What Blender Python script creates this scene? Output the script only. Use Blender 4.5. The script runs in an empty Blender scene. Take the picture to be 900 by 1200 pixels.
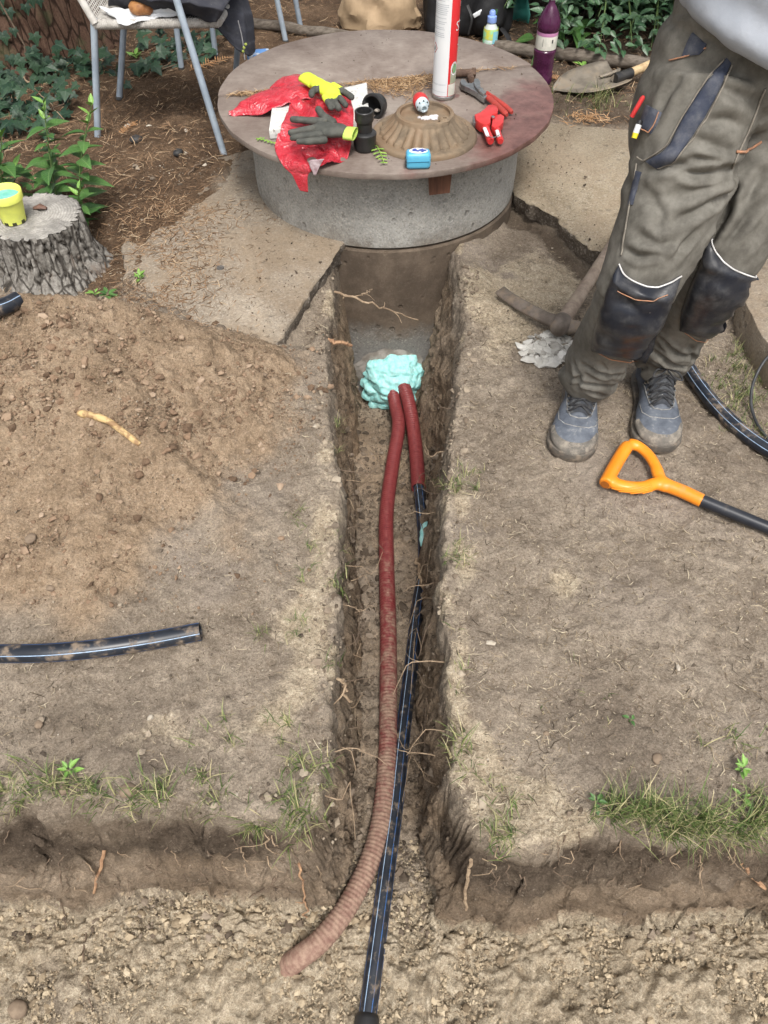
import bpy, bmesh, math, random
import numpy as np
from mathutils import Vector, Matrix
from mathutils.bvhtree import BVHTree
from math import radians, sin, cos, pi, atan2, sqrt

random.seed(7)
rng = np.random.default_rng(7)
SC = bpy.context.scene
COL = SC.collection

# ------------------------------------------------------------------ camera
CAM_H, PITCH, FPX = 1.52, radians(50.3), 901.0
cd = bpy.data.cameras.new('camera')
cd.sensor_fit = 'VERTICAL'; cd.sensor_height = 24.0
cd.lens = 24.0 * FPX / 1200.0
cd.clip_start = 0.02; cd.clip_end = 500
cam = bpy.data.objects.new('camera', cd); COL.objects.link(cam)
cam.location = (0, 0, CAM_H)
cam.rotation_euler = (pi / 2 - PITCH, 0, 0)
SC.camera = cam

# ------------------------------------------------------------------ light
SUN_EL, SUN_AZ = radians(60), radians(172)      # azimuth measured clockwise from +Y
w = bpy.data.worlds.new("World"); SC.world = w; w.use_nodes = True
nt = w.node_tree; bg = nt.nodes['Background']
sky = nt.nodes.new('ShaderNodeTexSky'); sky.sky_type = 'NISHITA'; sky.sun_disc = False
sky.sun_elevation = SUN_EL; sky.sun_rotation = SUN_AZ; sky.air_density = 1.0
sky.dust_density = 6.0; sky.ozone_density = 1.0
hs = nt.nodes.new('ShaderNodeHueSaturation'); hs.inputs['Saturation'].default_value = 0.22
nt.links.new(sky.outputs[0], hs.inputs['Color']); nt.links.new(hs.outputs[0], bg.inputs[0])
bg.inputs[1].default_value = 0.13
sl = bpy.data.lights.new('sun', 'SUN'); sl.energy = 1.6; sl.angle = radians(14); sl.color = (1.0, 0.95, 0.88)
sun = bpy.data.objects.new('sun', sl); COL.objects.link(sun)
sd = Vector((sin(SUN_AZ) * cos(SUN_EL), cos(SUN_AZ) * cos(SUN_EL), sin(SUN_EL)))
sun.rotation_euler = sd.to_track_quat('Z', 'Y').to_euler(); sun.location = sd * 20
SC.view_settings.view_transform = 'Standard'; SC.view_settings.look = 'None'
SC.view_settings.exposure = 0.72; SC.view_settings.gamma = 1.0
SC.view_settings.use_curve_mapping = False
SC.cycles.max_bounces = 8; SC.cycles.diffuse_bounces = 5; SC.cycles.use_denoising = True

# ------------------------------------------------------------------ survey helpers (photo bearings -> real positions)
def ray(px, py):
    a = (px - 450) / FPX; b = (600 - py) / FPX
    return Vector((a, cos(PITCH) + b * sin(PITCH), -sin(PITCH) + b * cos(PITCH)))
def P(px, py, z=0.0):
    d = ray(px, py); t = (z - CAM_H) / d.z
    return Vector((d.x * t, d.y * t, z))
def PY(px, py, y):
    d = ray(px, py); t = y / d.y
    return Vector((d.x * t, y, CAM_H + d.z * t))
def PD(px, py, t):
    return Vector((0, 0, CAM_H)) + ray(px, py) * t

# ------------------------------------------------------------------ numeric noise
def _hash(ix, iy, iz, seed):
    h = (ix.astype(np.int64) * 374761393 + iy.astype(np.int64) * 668265263 + iz.astype(np.int64) * 2147483647 + seed * 1274126177) & 0xffffffff
    h = ((h ^ (h >> 13)) * 1274126177) & 0xffffffff
    h = (h ^ (h >> 16)) & 0xffffffff
    h = (h * 2246822519) & 0xffffffff
    return ((h ^ (h >> 15)) & 0xffff) / 65535.0 * 2 - 1
def vnoise(x, y, z, seed=0):
    x = np.asarray(x, float); y = np.asarray(y, float) + 0 * x; z = np.asarray(z, float) + 0 * x
    ix, iy, iz = np.floor(x), np.floor(y), np.floor(z)
    fx, fy, fz = x - ix, y - iy, z - iz
    fx = fx * fx * fx * (fx * (fx * 6 - 15) + 10); fy = fy * fy * fy * (fy * (fy * 6 - 15) + 10); fz = fz * fz * fz * (fz * (fz * 6 - 15) + 10)
    r = 0
    for dx in (0, 1):
        for dy in (0, 1):
            for dz in (0, 1):
                wgt = (fx if dx else 1 - fx) * (fy if dy else 1 - fy) * (fz if dz else 1 - fz)
                r = r + wgt * _hash(ix + dx, iy + dy, iz + dz, seed)
    return r
def fbm(x, y, z=0.0, octv=4, seed=0, gain=0.5):
    a, r, t = 1.0, 0, 0
    x = np.asarray(x, float); y = np.asarray(y, float); z = np.asarray(z, float)
    for o in range(octv):
        r = r + a * vnoise(x, y, z, seed + o * 17); t += a
        a *= gain; x = x * 2.03 + 5.1; y = y * 2.03 + 1.7; z = z * 2.03 + 3.3
    return r / t
def _h1(ix, iy, iz, seed):
    h = (ix * 374761393 + iy * 668265263 + iz * 2147483647 + seed * 1274126177) & 0xffffffff
    h = ((h ^ (h >> 13)) * 1274126177) & 0xffffffff
    h = (h ^ (h >> 16)) & 0xffffffff
    h = (h * 2246822519) & 0xffffffff
    return ((h ^ (h >> 15)) & 0xffff) / 65535.0 * 2 - 1
def vn1(x, y, z, seed=0):
    ix, iy, iz = math.floor(x), math.floor(y), math.floor(z)
    fx, fy, fz = x - ix, y - iy, z - iz
    fx = fx * fx * fx * (fx * (fx * 6 - 15) + 10); fy = fy * fy * fy * (fy * (fy * 6 - 15) + 10); fz = fz * fz * fz * (fz * (fz * 6 - 15) + 10)
    r = 0.0
    for dx in (0, 1):
        wx = fx if dx else 1 - fx
        for dy in (0, 1):
            wy = wx * (fy if dy else 1 - fy)
            r += wy * ((1 - fz) * _h1(ix + dx, iy + dy, iz, seed) + fz * _h1(ix + dx, iy + dy, iz + 1, seed))
    return r
def fb1(x, y, z=0.0, octv=4, seed=0):
    a, r, t = 1.0, 0.0, 0.0
    for o in range(octv):
        r += a * vn1(x, y, z, seed + o * 17); t += a; a *= 0.5
        x, y, z = x * 2.03 + 5.1, y * 2.03 + 1.7, z * 2.03 + 3.3
    return r / t
def sstep(a, b, x):
    t = np.clip((x - a) / (b - a), 0, 1)
    return t * t * (3 - 2 * t)
def poly_sd(x, y, poly):
    """signed distance, positive inside"""
    p = np.asarray([(q[0], q[1]) for q in poly], float)
    x = np.asarray(x, float); y = np.asarray(y, float)
    d2 = np.full(x.shape, 1e9); ins = np.zeros(x.shape, bool)
    n = len(p)
    for i in range(n):
        ax, ay = p[i]; bx, by = p[(i + 1) % n]
        ex, ey = bx - ax, by - ay
        t = np.clip(((x - ax) * ex + (y - ay) * ey) / (ex * ex + ey * ey + 1e-12), 0, 1)
        d2 = np.minimum(d2, (x - ax - t * ex) ** 2 + (y - ay - t * ey) ** 2)
        c = ((ay > y) != (by > y)) & (x < (bx - ax) * (y - ay) / (by - ay + 1e-12) + ax)
        ins ^= c
    return np.where(ins, 1, -1) * np.sqrt(d2)

# ------------------------------------------------------------------ materials
def new_mat(name):
    m = bpy.data.materials.new(name); m.use_nodes = True
    return m, m.node_tree, m.node_tree.nodes['Principled BSDF']
def N(t, typ, **kw):
    n = t.nodes.new(typ)
    for k, v in kw.items():
        if k in ('operation', 'blend_type', 'data_type', 'feature', 'distance', 'attribute_name', 'noise_dimensions', 'attribute_type', 'interpolation_type', 'noise_type', 'vector_type'):
            setattr(n, k, v)
        else:
            n.inputs[k].default_value = v
    return n
def L(t, a, b): t.links.new(a, b)
def rgba(c): return (c[0], c[1], c[2], 1.0)
def mixc(t, fac, a, b, bt='MIX'):
    n = t.nodes.new('ShaderNodeMix'); n.data_type = 'RGBA'; n.blend_type = bt
    for s, v in ((0, fac), (6, a), (7, b)):
        if isinstance(v, bpy.types.NodeSocket): L(t, v, n.inputs[s])
        elif s == 0: n.inputs[0].default_value = v
        else: n.inputs[s].default_value = rgba(v)
    return n.outputs[2]
def math_(t, op, a, b=0.0, clamp=False):
    n = t.nodes.new('ShaderNodeMath'); n.operation = op; n.use_clamp = clamp
    for i, v in enumerate((a, b)):
        if isinstance(v, bpy.types.NodeSocket): L(t, v, n.inputs[i])
        else: n.inputs[i].default_value = v
    return n.outputs[0]
def mrange(t, v, a, b, c=0.0, d=1.0):
    n = t.nodes.new('ShaderNodeMapRange'); n.interpolation_type = 'SMOOTHSTEP'
    L(t, v, n.inputs[0]); n.inputs[1].default_value = a; n.inputs[2].default_value = b; n.inputs[3].default_value = c; n.inputs[4].default_value = d
    return n.outputs[0]
def ramp(t, fac, stops):
    n = t.nodes.new('ShaderNodeValToRGB')
    while len(n.color_ramp.elements) < len(stops): n.color_ramp.elements.new(0.5)
    for e, (p_, c) in zip(n.color_ramp.elements, stops): e.position = p_; e.color = rgba(c)
    L(t, fac, n.inputs[0]); return n.outputs[0]
def coord(t, scale=(1, 1, 1)):
    tc = t.nodes.new('ShaderNodeTexCoord'); mp = t.nodes.new('ShaderNodeMapping')
    mp.inputs['Scale'].default_value = scale; L(t, tc.outputs['Object'], mp.inputs[0]); return mp.outputs[0]
def noise(t, vec, scale, detail=6, rough=0.55, dist=0.0):
    n = N(t, 'ShaderNodeTexNoise', Scale=scale, Detail=detail, Roughness=rough, Distortion=dist)
    L(t, vec, n.inputs['Vector']); return n.outputs[0]
def bump_chain(t, bsdf, items):
    prev = None
    for h, strength, dist in items:
        b = N(t, 'ShaderNodeBump', Strength=strength, Distance=dist); L(t, h, b.inputs['Height'])
        if prev is not None: L(t, prev, b.inputs['Normal'])
        prev = b.outputs[0]
    L(t, prev, bsdf.inputs['Normal'])
_MC = {}
def mat(name, c1, c2=None, scale=8, detail=6, rough=0.6, metal=0.0, bump=0.0, bscale=80, bdist=0.002, dirt=None, stretch=(1, 1, 1), spec=0.4, coat=0.0, trans=0.0, dscale=14, lo=0.35, hi=0.65, rnd=False):
    """c1..c2 noise mix, dirt = (colour, amount 0..1) patchy overlay"""
    if name in _MC: return _MC[name]
    m, t, b = new_mat(name)
    v = coord(t, stretch)
    c2 = c2 or tuple(x * 0.75 for x in c1)
    n1 = noise(t, v, scale, detail, 0.6)
    if rnd:
        at = N(t, 'ShaderNodeAttribute', attribute_name='rnd')
        n1 = math_(t, 'ADD', math_(t, 'MULTIPLY', n1, 0.4), math_(t, 'MULTIPLY', at.outputs['Fac'], 0.6))
    col = mixc(t, mrange(t, n1, lo, hi), c1, c2)
    rsock = None
    if dirt:
        nd = noise(t, coord(t), dscale, 8, 0.65)
        k = 0.75 - dirt[1] * 0.5
        mk = mrange(t, nd, k - 0.1, k + 0.12)
        col = mixc(t, mk, col, dirt[0])
        rr = t.nodes.new('ShaderNodeMix'); rr.data_type = 'FLOAT'
        L(t, mk, rr.inputs[0]); rr.inputs[2].default_value = rough; rr.inputs[3].default_value = 0.95
        rsock = rr.outputs[0]
    L(t, col, b.inputs['Base Color'])
    if rsock is not None: L(t, rsock, b.inputs['Roughness'])
    else: L(t, mrange(t, n1, 0.2, 0.8, max(0.02, rough - 0.06), min(1, rough + 0.06)), b.inputs['Roughness'])
    b.inputs['Metallic'].default_value = metal
    b.inputs['Specular IOR Level'].default_value = spec
    if coat: b.inputs['Coat Weight'].default_value = coat; b.inputs['Coat Roughness'].default_value = 0.15
    if trans: b.inputs['Transmission Weight'].default_value = trans
    if bump: bump_chain(t, b, [(noise(t, v, bscale, 6, 0.65), bump, bdist)])
    _MC[name] = m; return m

# ------------------------------------------------------------------ mesh builder
def link(o): COL.objects.link(o); return o
def wloc(o):
    v = Vector((0, 0, 0))
    while o is not None: v = v + o.location; o = o.parent
    return v
def frames(path):
    pts = [Vector(p) for p in path]; n = len(pts); T = []
    for i in range(n):
        d = pts[min(i + 1, n - 1)] - pts[max(i - 1, 0)]
        T.append(d.normalized() if d.length > 1e-9 else Vector((0, 0, 1)))
    ref = Vector((0, 0, 1)) if abs(T[0].z) < 0.9 else Vector((1, 0, 0))
    u = T[0].cross(ref).normalized(); out = []
    for i in range(n):
        u = (u - T[i] * u.dot(T[i]))
        u = u.normalized() if u.length > 1e-9 else T[i].orthogonal().normalized()
        out.append((pts[i], u, T[i].cross(u).normalized(), T[i]))
    return out
def smooth_path(pts, n=24):
    """Catmull-Rom through pts"""
    p = [Vector(q) for q in pts]
    if len(p) < 3: return [p[0].lerp(p[-1], i / (n - 1)) for i in range(n)]
    p = [p[0] * 2 - p[1]] + p + [p[-1] * 2 - p[-2]]
    segs = len(p) - 3; out = []
    for i in range(n):
        f = i / (n - 1) * segs; k = min(int(f), segs - 1); t = f - k
        a, b, c, d = p[k], p[k + 1], p[k + 2], p[k + 3]
        out.append(0.5 * ((2 * b) + (c - a) * t + (2 * a - 5 * b + 4 * c - d) * t * t + (3 * b - a - 3 * c + d) * t ** 3))
    return out
class MB:
    def __init__(s): s.v = []; s.f = []; s.mi = []
    def add(s, vs, fs, mi=0):
        o = len(s.v); s.v += [tuple(v) for v in vs]
        for f in fs: s.f.append(tuple(i + o for i in f)); s.mi.append(mi)
        return s
    def tube(s, path, r, n=10, cap=True, mi=0, flat=None):
        fr = frames(path); m = len(fr); vs = []
        for i, (p, u, v, T) in enumerate(fr):
            ri = r[i] if hasattr(r, '__len__') else r
            ra, rb = ri if hasattr(ri, '__len__') else (ri, ri)
            for k in range(n):
                a = 2 * pi * k / n
                vs.append(p + u * (cos(a) * ra) + v * (sin(a) * rb))
        fs = [(i * n + k, i * n + (k + 1) % n, (i + 1) * n + (k + 1) % n, (i + 1) * n + k) for i in range(m - 1) for k in range(n)]
        if cap: fs += [tuple(range(n - 1, -1, -1)), tuple((m - 1) * n + k for k in range(n))]
        return s.add(vs, fs, mi)
    def loft(s, rings, cap=True, mi=0, closed=True):
        n = len(rings[0]); vs = [v for r in rings for v in r]; m = len(rings)
        kk = n if closed else n - 1
        fs = [(i * n + k, i * n + (k + 1) % n, (i + 1) * n + (k + 1) % n, (i + 1) * n + k) for i in range(m - 1) for k in range(kk)]
        if cap and closed: fs += [tuple(range(n - 1, -1, -1)), tuple((m - 1) * n + k for k in range(n))]
        return s.add(vs, fs, mi)
    def lathe(s, prof, c=(0, 0, 0), n=32, M=None, cap=True, mi=0, rf=None):
        c = Vector(c); rings = []
        for i, (r, z) in enumerate(prof):
            ring = []
            for k in range(n):
                a = 2 * pi * k / n; rr = r * (rf(a, i) if rf else 1)
                p = Vector((cos(a) * rr, sin(a) * rr, z))
                ring.append((M @ p if M else p) + c)
            rings.append(ring)
        return s.loft(rings, cap, mi)
    def box(s, c, sz, M=None, mi=0, b=0.0):
        c = Vector(c); hx, hy, hz = sz[0] / 2, sz[1] / 2, sz[2] / 2
        if b <= 0:
            ps = [(x, y, z) for z in (-hz, hz) for x, y in ((-hx, -hy), (hx, -hy), (hx, hy), (-hx, hy))]
            fs = [(3, 2, 1, 0), (4, 5, 6, 7), (0, 1, 5, 4), (1, 2, 6, 5), (2, 3, 7, 6), (3, 0, 4, 7)]
            return s.add([(M @ Vector(p) if M else Vector(p)) + c for p in ps], fs, mi)
        bm = bmesh.new(); bmesh.ops.create_cube(bm, size=1)
        for v in bm.verts: v.co = Vector((v.co.x * sz[0], v.co.y * sz[1], v.co.z * sz[2]))
        bmesh.ops.bevel(bm, geom=list(bm.edges), offset=b, segments=3, affect='EDGES', profile=0.5)
        bm.verts.index_update()
        vs = [(M @ v.co if M else v.co) + c for v in bm.verts]; fs = [[v.index for v in f.verts] for f in bm.faces]
        bm.free(); return s.add(vs, fs, mi)
    def prism(s, poly, dz, mi=0, b=0.0):
        """poly: 3D points of the top face; extruded down by dz"""
        bm = bmesh.new(); vs = [bm.verts.new(p) for p in poly]; f = bm.faces.new(vs)
        r = bmesh.ops.extrude_face_region(bm, geom=[f])
        for e in r['geom']:
            if isinstance(e, bmesh.types.BMVert): e.co.z -= dz
        bmesh.ops.recalc_face_normals(bm, faces=bm.faces)
        if b > 0: bmesh.ops.bevel(bm, geom=[e for e in bm.edges if len(e.link_faces) == 2 and e.calc_face_angle(0) > 0.6], offset=b, segments=2, affect='EDGES', profile=0.5)
        bm.verts.index_update()
        s.add([v.co.copy() for v in bm.verts], [[v.index for v in f.verts] for f in bm.faces], mi)
        bm.free(); return s
    def sheet(s, rows, mi=0):
        """open grid of points"""
        return s.loft(rows, cap=False, mi=mi, closed=False)
    def build(s, name, m, parent=None, loc=None, smooth=True, angle=40, solid=0.0, sub=0, bevel=0.0):
        me = bpy.data.meshes.new(name)
        off = wloc(parent) if parent is not None else (Vector(loc) if loc is not None else Vector((0, 0, 0)))
        me.from_pydata([tuple(Vector(v) - off) for v in s.v], [], s.f)
        ms = m if isinstance(m, (list, tuple)) else [m]
        for q in ms: me.materials.append(q)
        if len(ms) > 1: me.polygons.foreach_set('material_index', s.mi)
        bm = bmesh.new(); bm.from_mesh(me); bmesh.ops.remove_doubles(bm, verts=bm.verts, dist=1e-6)
        if solid == 0: bmesh.ops.recalc_face_normals(bm, faces=bm.faces)
        if solid: bmesh.ops.recalc_face_normals(bm, faces=bm.faces)
        bm.to_mesh(me); bm.free()
        o = bpy.data.objects.new(name, me); link(o)
        if parent is not None: o.parent = parent
        elif loc is not None: o.location = loc
        if smooth:
            me.polygons.foreach_set('use_smooth', [True] * len(me.polygons))
            if angle < 180: me.set_sharp_from_angle(angle=radians(angle))
        if solid:
            md = o.modifiers.new('thickness', 'SOLIDIFY'); md.thickness = solid; md.offset = 0
        if sub:
            md = o.modifiers.new('sub', 'SUBSURF'); md.levels = sub; md.render_levels = sub
        return o
def thing(name, label, cat, loc=(0, 0, 0), group=None):
    o = bpy.data.objects.new(name, None); link(o); o.location = loc; o.empty_display_size = 0.05
    o['label'] = label; o['category'] = cat
    if group: o['group'] = group
    return o
def tag(o, label, cat=None, group=None, kind=None):
    o['label'] = label
    if cat: o['category'] = cat
    if group: o['group'] = group
    if kind: o['kind'] = kind
    return o
def np_mesh(name, V, F, m, parent=None, smooth=True, rnd=None, kind=None, attrs=None, loc=None):
    """V (n,3), F (m,k) numpy -> object"""
    me = bpy.data.meshes.new(name); V = np.asarray(V, np.float32); F = np.asarray(F, np.int32); k = F.shape[1]
    if loc is not None: V = V - np.asarray(loc, np.float32)
    elif parent is not None: V = V - np.asarray(wloc(parent), np.float32)
    me.vertices.add(len(V)); me.vertices.foreach_set('co', V.ravel())
    me.loops.add(F.size); me.loops.foreach_set('vertex_index', F.ravel())
    me.polygons.add(len(F)); me.polygons.foreach_set('loop_start', np.arange(0, F.size, k, dtype=np.int32))
    me.polygons.foreach_set('loop_total', np.full(len(F), k, np.int32))
    me.polygons.foreach_set('use_smooth', np.full(len(F), smooth))
    me.update(calc_edges=True); me.validate()
    if rnd is not None:
        a = me.attributes.new('rnd', 'FLOAT', 'POINT'); a.data.foreach_set('value', np.asarray(rnd, np.float32))
    for nm, c in (attrs or {}).items():
        a = me.color_attributes.new(nm, 'FLOAT_COLOR', 'POINT'); a.data.foreach_set('color', np.asarray(c, np.float32).ravel())
    for q in (m if isinstance(m, (list, tuple)) else [m]): me.materials.append(q)
    o = bpy.data.objects.new(name, me); link(o)
    if parent is not None: o.parent = parent
    if loc is not None: o.location = loc
    if kind: o['kind'] = kind
    return o
def remeshed(mb, voxel, smooth=6, sfac=0.5):
    """fuse overlapping closed shapes into one continuous skin; returns (V, F) arrays"""
    me = bpy.data.meshes.new('tmp'); me.from_pydata([tuple(v) for v in mb.v], [], mb.f)
    bm = bmesh.new(); bm.from_mesh(me); bmesh.ops.recalc_face_normals(bm, faces=bm.faces); bm.to_mesh(me); bm.free()
    o = bpy.data.objects.new('tmp', me); link(o)
    md = o.modifiers.new('r', 'REMESH'); md.mode = 'VOXEL'; md.voxel_size = voxel
    if smooth:
        ms = o.modifiers.new('s', 'SMOOTH'); ms.iterations = smooth; ms.factor = sfac
    dg = bpy.context.evaluated_depsgraph_get(); e = o.evaluated_get(dg); em = e.to_mesh()
    V = np.zeros(len(em.vertices) * 3, np.float32); em.vertices.foreach_get('co', V)
    F = np.array([tuple(p.vertices) for p in em.polygons if len(p.vertices) == 4], np.int32)
    e.to_mesh_clear(); bpy.data.objects.remove(o); bpy.data.meshes.remove(me)
    return V.reshape(-1, 3).astype(float), F
def vnormals(V, F):
    a = np.cross(V[F[:, 2]] - V[F[:, 0]], V[F[:, 3]] - V[F[:, 1]])
    n = np.zeros_like(V)
    for k in range(4): np.add.at(n, F[:, k], a)
    return n / (np.linalg.norm(n, axis=1, keepdims=True) + 1e-12)
def sphere_mb(mb, c, r, n=12, M=None):
    sc = r if hasattr(r, '__len__') else (r, r, r); rings = []
    for i in range(1, n // 2 + 2):
        th = pi * i / (n // 2 + 2)
        ring = []
        for k in range(n):
            a = 2 * pi * k / n
            p = Vector((sin(th) * cos(a) * sc[0], sin(th) * sin(a) * sc[1], cos(th) * sc[2]))
            ring.append((M @ p if M else p) + Vector(c))
        rings.append(ring)
    mb.loft(rings); return mb
def capsule(mb, path, rad, n=14):
    """round-ended tapered chain"""
    path = [Vector(p) for p in path]
    mb.tube(path, rad, n)
    for p, r in ((path[0], rad[0]), (path[-1], rad[-1])):
        sphere_mb(mb, p, min(r) if isinstance(r, tuple) else r, n)
    return mb
def copy_tree(o, parent=None):
    c = o.copy(); link(c); c.parent = parent
    for ch in o.children: copy_tree(ch, c)
    return c
# ================================================================== TERRAIN
def W(*pts): return [P(x, y) for x, y in pts]
_tl = W((384, 950), (389, 900), (395, 860), (399, 800), (403, 700), (405, 620), (401, 540), (392, 470), (384, 420), (384, 370), (392, 310), (397, 290))
_tr = W((524, 940), (521, 900), (518, 800), (513, 700), (513, 620), (519, 560), (528, 490), (536, 430), (540, 380), (540, 330), (536, 300))
TLx, TLy = np.array([p.x for p in _tl]), np.array([p.y for p in _tl])
TRx, TRy = np.array([p.x for p in _tr]), np.array([p.y for p in _tr])
_cf = W((0, 957), (100, 945), (200, 950), (300, 962), (400, 975), (520, 975), (620, 1000), (700, 972), (800, 985), (900, 985))
CFx, CFy = np.array([p.x for p in _cf]), np.array([p.y for p in _cf])
def XL(y): return np.interp(y, TLy, TLx)
def XR(y): return np.interp(y, TRy, TRx)
def YF(x): return np.interp(x, CFx, CFy)
def wobble(a, b, seed, amp=0.026): return amp * fbm(np.asarray(a) * 9, np.asarray(b) * 7, 0.5, 5, seed, 0.62)
def floor_z(y): return np.interp(y, [0.45, 2.4], [-0.52, -0.70])
SLAB_L = [(-0.155, 2.475), (-0.185, 2.37), (-0.215, 2.30), (-0.262, 2.14), (-0.30, 2.02), (-0.342, 1.905), (-0.45, 1.93), (-0.62, 2.02), (-0.78, 2.13), (-0.88, 2.27), (-0.93, 2.45), (-0.93, 2.7), (-0.75, 3.1), (-0.4, 3.3), (0.0, 3.0), (-0.1, 2.6)]
SLAB_R = [(0.45, 3.1), (0.50, 2.86), (0.545, 2.79), (0.59, 2.755), (0.64, 2.69), (0.675, 2.585), (0.725, 2.475), (0.80, 2.44), (0.90, 2.47), (1.15, 2.40), (1.5, 2.5), (1.55, 3.3), (1.07, 3.41), (0.72, 3.47), (0.5, 3.4)]
VIS_L = [(-0.1, 2.5), (-0.262, 2.14), (-0.342, 1.9), (-0.48, 1.98), (-0.66, 2.13), (-0.80, 2.25), (-0.84, 2.45), (-0.74, 2.70), (-0.60, 2.90), (-0.5, 3.1), (0, 3)]
DIP = [(0.25, 2.5), (0.45, 2.95), (0.6, 2.8), (0.74, 2.52), (0.9, 2.45), (0.75, 2.2), (0.55, 2.1), (0.35, 2.2)]
MC_ = (-0.85, 1.75)
def mound_h(x, y):
    dx, dy = x - MC_[0], y - MC_[1]
    dx = np.where(dx > 0, dx / 0.47, dx / 0.9); dy = np.where(dy > 0, dy / 0.20, dy / 0.60)
    r = np.sqrt(dx * dx + dy * dy) * (1 + 0.18 * fbm(x * 3, y * 3, 1.0, 3, 31))
    h = 0.265 * np.exp(-(r * 1.06) ** 2.1) + 0.035 * np.exp(-(((x + .78 + (y - 1.6) * .9) / .07) ** 2)) * np.exp(-(((y - 1.45) / .28) ** 2)) + 0.03 * np.exp(-(((x + 1.0) / .5) ** 2 + ((y - 1.82) / .10) ** 2))
    dx2, dy2 = (x + 0.47) / 0.16, (y - 1.70) / 0.2
    h = h + 0.045 * np.exp(-(dx2 ** 2 + dy2 ** 2))
    return h
def trench_f(x, y):
    """0 on the ground .. 1 on the trench floor"""
    dl = x - XL(y) + wobble(y, x, 3) ; dr = XR(y) - x + wobble(y, x, 5)
    a = np.minimum(dl, dr)
    a = np.where(y > 3.0, -1, a)
    pit = sstep(1.35, 1.9, y)
    c = YF(x) - y + wobble(x, y, 8, 0.034)
    k = 0.10
    hh = np.clip(0.5 + 0.5 * (a - c) / k, 0, 1)
    d = c * (1 - hh) + a * hh + k * hh * (1 - hh)
    wl = 0.030 + 0.045 * pit + 0.06 * sstep(1.9, 2.2, y) * sstep(0.02, -0.05, dr - dl) * (0.6 + 0.8 * fbm(y * 4, x * 2, 0, 2, 19)) + 0.028 * sstep(0.0, 0.05, c - a) + 0.012 * fbm(x * 7, y * 7, 0.4, 3, 29)
    t = np.clip((d + 0.020) / (np.maximum(wl, 0.022) + 0.012), 0, 1)
    # steep face, rounded lip and a soft toe of fallen earth
    return 0.0 + np.where(t < 0.22, t * t * 1.6, 0.07744 + (t - 0.22) / 0.78 * 0.92256) * 1.0 - 0.10 * np.sin(pi * t) * sstep(0.55, 1.0, t) * 1.2, d
def base_h(x, y):
    z = 0.012 * fbm(x * 1.7, y * 1.7, 0.3, 3, 11) + 0.010 * fbm(x * 6, y * 6, 0.3, 3, 12)
    sl_ = poly_sd(x, y, VIS_L)
    edge = poly_sd(x, y, SLAB_L)
    z = z + 0.034 * sstep(0.02, -0.06, sl_ + 0.08 * fbm(x * 6, y * 6, 0, 4, 14)) * sstep(-0.4, -0.7, x) * sstep(1.9, 2.1, y) * sstep(3.6, 3.2, y) * (1 - 0.95 * sstep(0.34, 0.24, np.hypot(x + 1.155, y - 2.34)))
    z = np.where(edge > 0, z - 0.035 * sstep(0.0, 0.05, edge) * sstep(-0.02, 0.06, sl_), z)
    # earth dug away along the broken slab edge
    z = z - 0.05 * sstep(0.09, 0.0, np.abs(x - np.interp(y, [1.9, 2.14, 2.47], [-0.31, -0.225, -0.13]))) * sstep(1.86, 2.0, y) * sstep(2.6, 2.45, y)
    sr = poly_sd(x, y, SLAB_R)
    z = z - 0.04 * sstep(-0.01, 0.04, sr)
    dp = poly_sd(x, y, DIP)
    z = z - 0.055 * sstep(-0.05, 0.14, dp) * sstep(0.05, -0.02, sr)
    z = z - 0.06 * sstep(0.10, 0.0, -sr) * sstep(-0.03, 0.05, dp)
    z = z + mound_h(x, y)
    return z
def ground_h(x, y):
    x = np.asarray(x, float); y = np.asarray(y, float)
    f, d = trench_f(x, y)
    fl = floor_z(y) + 0.02 * fbm(x * 6, y * 6, 2.2, 3, 21) + 0.02 * sstep(0.42, 0.2, y) * fbm(x * 3, y * 3, 0, 2, 23)
    fl = fl - 0.02 * sstep(0.3, 0.0, np.abs(x + 0.75)) * sstep(0.3, 0.2, y)
    return base_h(x, y) * (1 - np.clip(f, 0, 1)) + fl * f
_gx = np.arange(-2.6, 2.6, 0.008); _gy = np.arange(-0.3, 6.0, 0.008)
_GZ = ground_h(*np.meshgrid(_gx, _gy))
def GH(x, y):
    fx = min(max((x - _gx[0]) / 0.008, 0), len(_gx) - 2.001); fy = min(max((y - _gy[0]) / 0.008, 0), len(_gy) - 2.001)
    i, j = int(fx), int(fy); u, v = fx - i, fy - j
    return float((_GZ[j, i] * (1 - u) + _GZ[j, i + 1] * u) * (1 - v) + (_GZ[j + 1, i] * (1 - u) + _GZ[j + 1, i + 1] * u) * v)
def PG(px, py, up=0.0, it=6):
    """where the bearing (px, py) meets the ground"""
    z = 0.0
    for _ in range(it):
        q = P(px, py, z); z = 0.5 * z + 0.5 * GH(q.x, q.y)
    q = P(px, py, z); return Vector((q.x, q.y, z + up))

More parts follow.
